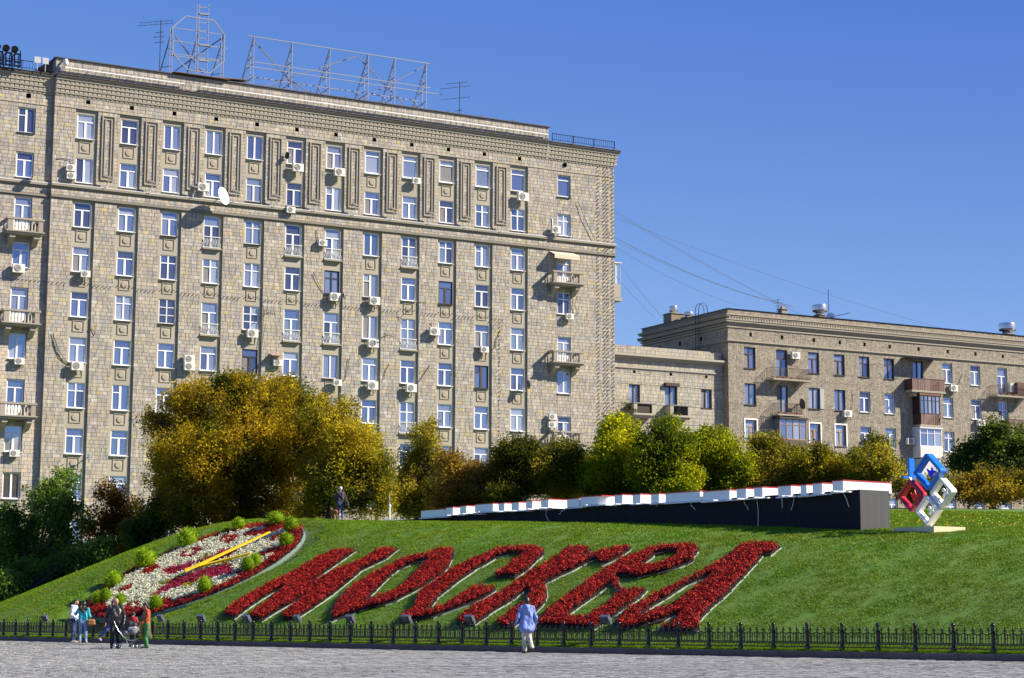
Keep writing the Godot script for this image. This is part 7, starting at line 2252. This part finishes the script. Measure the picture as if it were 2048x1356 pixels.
# ---------------------------------------------------------------- things fixed to the walls
func ac_unit(px: float, py: float, w: float, label: String, low := false, size := Vector3(0.82, 0.60, 0.34), double := false) -> void:
	var o := FX; var d := FD
	if low: o = RX; d = RD
	var q := fac(px, py, w, o, d)
	var T := base("air_conditioner", label, "air conditioner", facw(q.x, q.y - size.y * 0.5, w, o, d), FA, "air conditioners on the facades")
	if not meshes.has("ac"):
		var b := MB.new()
		var s := Vector3(0.82, 0.60, 0.34)
		b.box(Vector3(-s.x * 0.5, 0, 0.10), Vector3(s.x * 0.5, s.y, 0.10 + s.z))
		meshes.ac = b.mesh()
		var g := MB.new()
		g.lathe(Transform3D(Basis(Vector3(1, 0, 0), PI / 2), Vector3(-0.10, s.y * 0.5, 0.10 + s.z)), [Vector2(0.25, -0.01), Vector2(0.25, 0.012), Vector2(0.22, 0.006), Vector2(0, 0.004)], 20)
		meshes.acfan = g.mesh()
		var h := MB.new()
		for k in 3: h.lathe(Transform3D(Basis(Vector3(1, 0, 0), PI / 2), Vector3(-0.10, s.y * 0.5, 0.10 + s.z)), [Vector2(0.07 + k * 0.065, 0.008), Vector2(0.08 + k * 0.065, 0.02), Vector2(0.09 + k * 0.065, 0.008)], 20)
		h.box(Vector3(-0.105, s.y * 0.5 - 0.24, 0.11 + s.z), Vector3(-0.095, s.y * 0.5 + 0.24, 0.122 + s.z))
		h.box(Vector3(-0.34, s.y * 0.5 - 0.005, 0.11 + s.z), Vector3(0.14, s.y * 0.5 + 0.005, 0.1215 + s.z))
		meshes.acgrille = h.mesh()
		var k2 := MB.new()
		for x in [-0.27, 0.27]:
			k2.bar(Vector3(x, -0.02, 0), Vector3(x, -0.02, 0.44), 0.04, 0.04)
			k2.bar(Vector3(x, -0.25, 0.01), Vector3(x, -0.03, 0.38), 0.03, 0.03)
		meshes.acbracket = k2.mesh()
	var sc := size / Vector3(0.82, 0.60, 0.34)
	for n in ["ac", "acfan", "acgrille", "acbracket"]:
		var p := obj({"ac": "casing", "acfan": "fan_opening", "acgrille": "grille", "acbracket": "bracket"}[n], meshes[n], {"ac": M.aircon, "acfan": M.grille, "acgrille": M.aircon, "acbracket": M.steel}[n], T)
		p.scale = sc
func wall_cable(pts: Array, w: float, label: String, low := false, r := 0.022) -> void:
	var b := MB.new()
	var out := []
	var o := RX if low else FX; var d := RD if low else FD
	var q0 := fac(pts[0][0], pts[0][1], w, o, d)
	var at := facw(q0.x, q0.y, w, o, d)
	for q in pts:
		var f := fac(q[0], q[1], w, o, d)
		out.append(Vector3(f.x - q0.x, f.y - q0.y, rng.randf_range(0.0, 0.06)))
	b.tube(out, r, 5)
	var m := obj("wall_cable", b, M.cable)
	m.position = at; m.rotation.y = FA
	tag(m, label, "cable", "cables hanging on the facades")
func dish(px: float, py: float, w: float, r: float, face: Vector3, m: Material, label: String, low := false) -> void:
	var o := RX if low else FX; var d := RD if low else FD
	var q := fac(px, py, w, o, d)
	var T := base("satellite_dish", label, "satellite dish", facw(q.x, q.y, w, o, d), FA, "satellite dishes on the facades")
	var b := MB.new()
	var bs := aligned(face.normalized(), 0.0)
	b.lathe(Transform3D(bs, Vector3.ZERO), [Vector2(0, -0.16 * r), Vector2(r * 0.5, -0.11 * r), Vector2(r, 0.08 * r), Vector2(r * 0.98, 0.10 * r), Vector2(r * 0.5, -0.07 * r), Vector2(0, -0.11 * r)], 22)
	obj("reflector", b, m, T)
	var a := MB.new()
	a.bar(bs * Vector3(0, -0.1 * r, 0), Vector3(0, 0, -w), 0.05, 0.05)
	a.bar(bs * Vector3(0, 0, r * 0.9), bs * Vector3(0, r * 0.8, 0), 0.025, 0.025)
	a.obox(Transform3D(bs, bs * Vector3(0, r * 0.8, 0)), Vector3(0.09, 0.14, 0.09))
	obj("mount", a, M.steel, T)
func wall_things() -> void:
	# trailing plant on the left solid balcony of the low wing
	var iv := base("balcony_plant", "straggly green plant hanging from the left balcony of the low stone wing", "plant", facw(-10.3, 18.3, 0.0, RX, RD), FA)
	var ix := []; var ic := []
	for k in 26:
		ix.append(Transform3D(Basis(Vector3(rng.randfn(), rng.randfn(), rng.randfn()).normalized(), rng.randf() * TAU) * Basis.from_scale(Vector3.ONE * 0.55), Vector3(rng.randfn() * 0.4, rng.randf_range(-0.9, 0.9) * (0.5 if k % 2 else 1.0), rng.randf_range(-0.5, 0.3))))
		ic.append(jit(L(0.08, 0.10, 0.025), 0.3))
	kind(scatter("leaves", meshes["clump0"][0], M.leaf, ix, ic, iv), "stuff")
	var pb := MB.new()
	pb.box(Vector3(-0.3, -0.25, -0.6), Vector3(0.3, 0.0, -0.3))
	obj("plant_box", pb, M.brown, iv)
	var small := Vector3(0.66, 0.46, 0.28)
	var acs := [[140, 337, "upper of two stacked air conditioners left of the second window axis, under the belt", small], [141, 353, "lower of two stacked air conditioners left of the second window axis, on the belt", small],
		[404, 376, "air conditioner left of a window just above the belt, near the big white dish", null], [593, 337, "air conditioner under a top floor window, first of the top row from the left", null], [676, 346, "air conditioner under a top floor window, second of the top row from the left", null], [830, 363, "small air conditioner under a top floor window, third of the top row", small], [1042, 395, "large air conditioner under the last top floor window before the right wing", Vector3(0.9, 0.66, 0.36)],
		[579, 421, "air conditioner fixed to the belt right of the big white dish", small], [1108, 461, "air conditioner left of the right wing window, standing on the belt", Vector3(0.76, 0.6, 0.34)], [643, 487, "air conditioner on the pilaster beside a wavy balconette under the belt", small],
		[35, 538, "air conditioner under the window between the two upper left stone balconies", null], [169, 549, "air conditioner at the right foot of a window in the second axis, upper one", small], [37, 723, "air conditioner under the window below the middle left stone balcony", small], [152, 733, "air conditioner at the foot of a second axis window with a long cable loop", null], [27, 907, "lowest air conditioner at the left edge, under the lowest balcony window", small],
		[502, 668, "air conditioner below the cracked six light window", null], [553, 726, "air conditioner under a small tin canopy above the golden tree", small], [667, 595, "air conditioner under the window with the dark frame", null], [746, 603, "air conditioner in the eighth axis, highest of three in its column", null], [743, 688, "air conditioner in the eighth axis, middle of three in its column", null], [742, 772, "air conditioner in the eighth axis, lowest of three in its column", null],
		[866, 664, "air conditioner alone on a pilaster with a small cable loop above", null], [966, 700, "small air conditioner in the eleventh axis with a cable to its right", small], [672, 766, "air conditioner just above the right crown edge of the golden tree", small], [819, 777, "air conditioner under a window with a cable rising to its right, above the thin tree", null],
		[1136, 634, "small air conditioner under the window below the upper right stone balcony", small], [1102, 834, "upper of two air conditioners above the lowest right balcony", small], [1101, 850, "lower of two air conditioners above the lowest right balcony", small]]
	for q in acs:
		var w := 0.04
		if q[0] < 105: w = -0.28
		if q[3] == null: ac_unit(q[0], q[1], w, q[2])
		else: ac_unit(q[0], q[1], w, q[2], false, q[3])
	ac_unit(376, 719, 0.04, "upper half of a tall twin fan air conditioner on a pilaster above the golden tree", false, Vector3(0.76, 0.55, 0.34))
	ac_unit(376, 734, 0.04, "lower half of a tall twin fan air conditioner on a pilaster above the golden tree", false, Vector3(0.76, 0.55, 0.34))
	for q in [[1587, 712, "air conditioner beside the balcony door at the top of the brick house"], [1691, 828, "air conditioner under the fourth window of the brick house"], [1903, 777, "air conditioner under the eighth window of the brick house"], [1817, 883, "air conditioner left of the white glazed loggia"], [1958, 846, "air conditioner under the ninth window behind the dark tree"]]:
		ac_unit(q[0], q[1], 0.03, q[2], true, Vector3(0.86, 0.62, 0.34))
	# tin canopy over one of them
	var cn := MB.new()
	cn.obox(Transform3D(Basis(Vector3(1, 0, 0), 0.3), Vector3(0, 0.05, 0.3)), Vector3(0.95, 0.03, 0.65), L(0.3, 0.2, 0.15))
	var q2 := fac(550, 712, 0.0)
	var co := obj("tin_canopy", cn, M.plain); co.position = facw(q2.x, q2.y, 0.03); co.rotation.y = FA
	tag(co, "small rusty tin canopy over an air conditioner above the golden tree", "canopy")
	dish(446, 392, 1.15, 0.68, Vector3(0.6, 0.2, 0.78), M.white, "big white satellite dish standing out from the belt of the tall block")
	dish(78, 344, 0.5, 0.34, Vector3(1.0, 0.2, 0.15), M.white, "small white satellite dish near the top left of the tall block")
	dish(574, 311, 0.35, 0.28, Vector3(1.0, 0.1, -0.3), M.dark, "small dark satellite dish beside a top floor window")
	dish(687, 592, 0.5, 0.26, Vector3(0.9, 0.2, 0.2), M.grille, "small dark satellite dish right of the dark framed window")
	dish(1056, 769, 0.7, 0.36, Vector3(1.0, 0.15, 0.05), M.grille, "dark satellite dish in front of a window near the right wing")
	dish(176, 915, 0.7, 0.32, Vector3(1.0, 0.1, 0.0), M.white, "thin white satellite dish low on the left above the brown tree")
	dish(1604, 808, 0.9, 0.5, Vector3(1.0, 0.2, 0.1), M.grille, "dark satellite dish beside the flower box balcony of the brick house", true)
	dish(1879, 842, 0.8, 0.5, Vector3(0.7, -0.2, 0.6), M.grille, "dark satellite dish right of the brown loggia of the brick house", true)
	dish(1661, 634, 0.0 - 3.0, 0.45, Vector3(-0.7, 0.3, 0.5), M.white, "white satellite dish on the roof of the brick house", true)
	# small aerials on the facade
	for q in [[537, 626, "spiky black aerial on an arm right of the cracked window"], [841, 606, "small black aerial on an arm under the tenth axis window"], [775, 671, "small grey aerial on an arm right of the eighth axis"], [132, 0, ""]]:
		if q[2] == "": continue
		var f := fac(q[0], q[1], 0.9)
		var T := base("wall_aerial", q[2], "aerial", facw(f.x, f.y, 0.9), FA, "small aerials on the facade")
		var b := MB.new()
		b.bar(Vector3(0, 0, -0.9), Vector3(0, 0, 0.0), 0.04, 0.04)
		b.bar(Vector3(-0.35, 0.08, 0), Vector3(0.5, -0.05, 0), 0.03, 0.03)
		for k in 6: b.bar(Vector3(-0.3 + k * 0.15, 0.28 - 0.03 * k, 0), Vector3(-0.3 + k * 0.15, -0.18 - 0.01 * k, 0), 0.018, 0.018)
		obj("aerial", b, M.dark, T)
	# little lamps on arms at the feet of the niches
	for c in range(1, 12):
		var T := base("facade_lamp", "small facade lamp at the foot of the %s moulded niche from the left" % ["first", "second", "third", "fourth", "fifth", "sixth", "seventh", "eighth", "ninth", "tenth", "last"][c - 1], "lamp", facw((c - 1) * 3.174 + 1.61, 30.57, 0.25), FA, "small lamps under the niches of the tall block")
		var b := MB.new()
		b.bar(Vector3(0, 0, 0), Vector3(0.02, 0.62, 0.30), 0.035, 0.035); b.bar(Vector3(0, 0, 0), Vector3(-0.1, 0.0, 0.1), 0.03, 0.03)
		b.bar(Vector3(-0.14, 0.0, 0.05), Vector3(0.1, 0.4, 0.2), 0.02, 0.02)
		obj("arm", b, M.offwhite, T)
		var h := MB.new()
		h.obox(Transform3D(Basis(Vector3(0, 0, 1), -0.2), Vector3(-0.05, 0.66, 0.30)), Vector3(0.52, 0.12, 0.16))
		obj("lamp_head", h, mat(L(0.2, 0.19, 0.17), 0.5), T)
	for q in [[[[106, 668], [108, 690], [120, 715], [135, 728]], "long sagging cable left of the second axis, above an air conditioner"], [[[105, 666], [116, 700], [133, 724]], "second sagging cable beside the long one left of the second axis"], [[[627, 545], [634, 562], [643, 580], [655, 592]], "cable curving down to the air conditioner of the dark framed window"], [[[698, 716], [694, 740], [690, 760], [680, 764]], "cable dropping beside the golden tree top to an air conditioner"], [[[778, 728], [770, 745], [767, 760]], "wavy cable on the pilaster right of the eighth axis"], [[[860, 730], [850, 745], [836, 765], [830, 772]], "cable rising to the right from the air conditioner in the ninth axis"], [[[1000, 660], [992, 680], [990, 695], [980, 702]], "cable right of the small air conditioner in the eleventh axis"], [[[1152, 593], [1149, 612], [1155, 628], [1147, 633]], "double cable loop under the upper right stone balcony"], [[[1156, 403], [1170, 440], [1190, 480]], "straight thin cable sloping across the right wing above the belt"], [[[112, 318], [125, 317], [143, 320], [146, 330]], "cable and duct above the stacked air conditioners at the left"], [[[384, 345], [400, 355], [405, 370]], "thick cable dropping to the air conditioner near the big white dish"], [[[632, 460], [635, 475], [637, 482]], "short cable above the air conditioner beside a wavy balconette"], [[[860, 652], [862, 645], [866, 648], [868, 655]], "small cable loop above the air conditioner alone on a pilaster"], [[[526, 610], [528, 660], [524, 690]], "dark cable running down right of the cracked window"], [[[183, 655], [190, 668], [186, 672]], "short ragged cable on the pilaster right of the second axis"]]:
		wall_cable(q[0], 0.06, q[1])
	for q in [[[[1705, 788], [1704, 805], [1700, 825], [1707, 834]], "cable loop right of the air conditioner on the brick house"], [[[1925, 747], [1918, 765], [1912, 775]], "slanting cable right of the eighth window of the brick house"]]:
		wall_cable(q[0], 0.05, q[1], true)
	var plate := MB.new()
	plate.box(Vector3(-0.03, 0, 0), Vector3(0.03, 0.75, 0.05))
	var pq := fac(1105, 448, 0.0)
	var po := obj("pipe_cover", plate, M.white); po.position = facw(pq.x, pq.y - 0.3, -0.03); po.rotation.y = FA
	tag(po, "white pipe cover above the air conditioner of the right wing", "pipe")

# ---------------------------------------------------------------- wires between the roofs
func cables() -> void:
	var ends := [[418, 1590, 622, 1.0, 30.0], [422, 1625, 640, 1.4, 30.5], [432, 1880, 655, 2.2, 31.0], [472, 1585, 612, 2.8, 0], [478, 1590, 615, 2.5, 0], [490, 1480, 612, 2.0, 0], [512, 1330, 640, 0.8, 0], [545, 1310, 636, 0.6, 0]]
	var names := ["topmost wire from the tall block corner to the brick house roof", "second wire from the top between the two roofs", "long wire that runs farthest right over the brick house", "thick wire ending at the roof aerial of the brick house", "thin wire just below the thick one to the roof aerial", "wire that ends near the hooped ladder", "short steep wire ending over the low wing", "lowest steep wire from the tall block corner"]
	for k in ends.size():
		var q = ends[k]
		var f := fac(1229, q[0], 0.0)
		var a := facw(43.9, f.y, -0.3)
		var b := P(q[1], q[2], RD + 5.0 + (q[1] - 1455) * 0.02)
		var mb := MB.new()
		var pts := []
		for j in 21:
			var t := j / 20.0
			pts.append(a.lerp(b, t) - a + Vector3(0, -q[3] * 4.0 * t * (1 - t) * 0.22, 0))
		mb.tube(pts, 0.012 if k != 3 else 0.022, 5)
		var o := obj("overhead_wire", mb, M.wire)
		o.position = a
		tag(o, names[k], "wire", "wires between the tall block and the brick house")
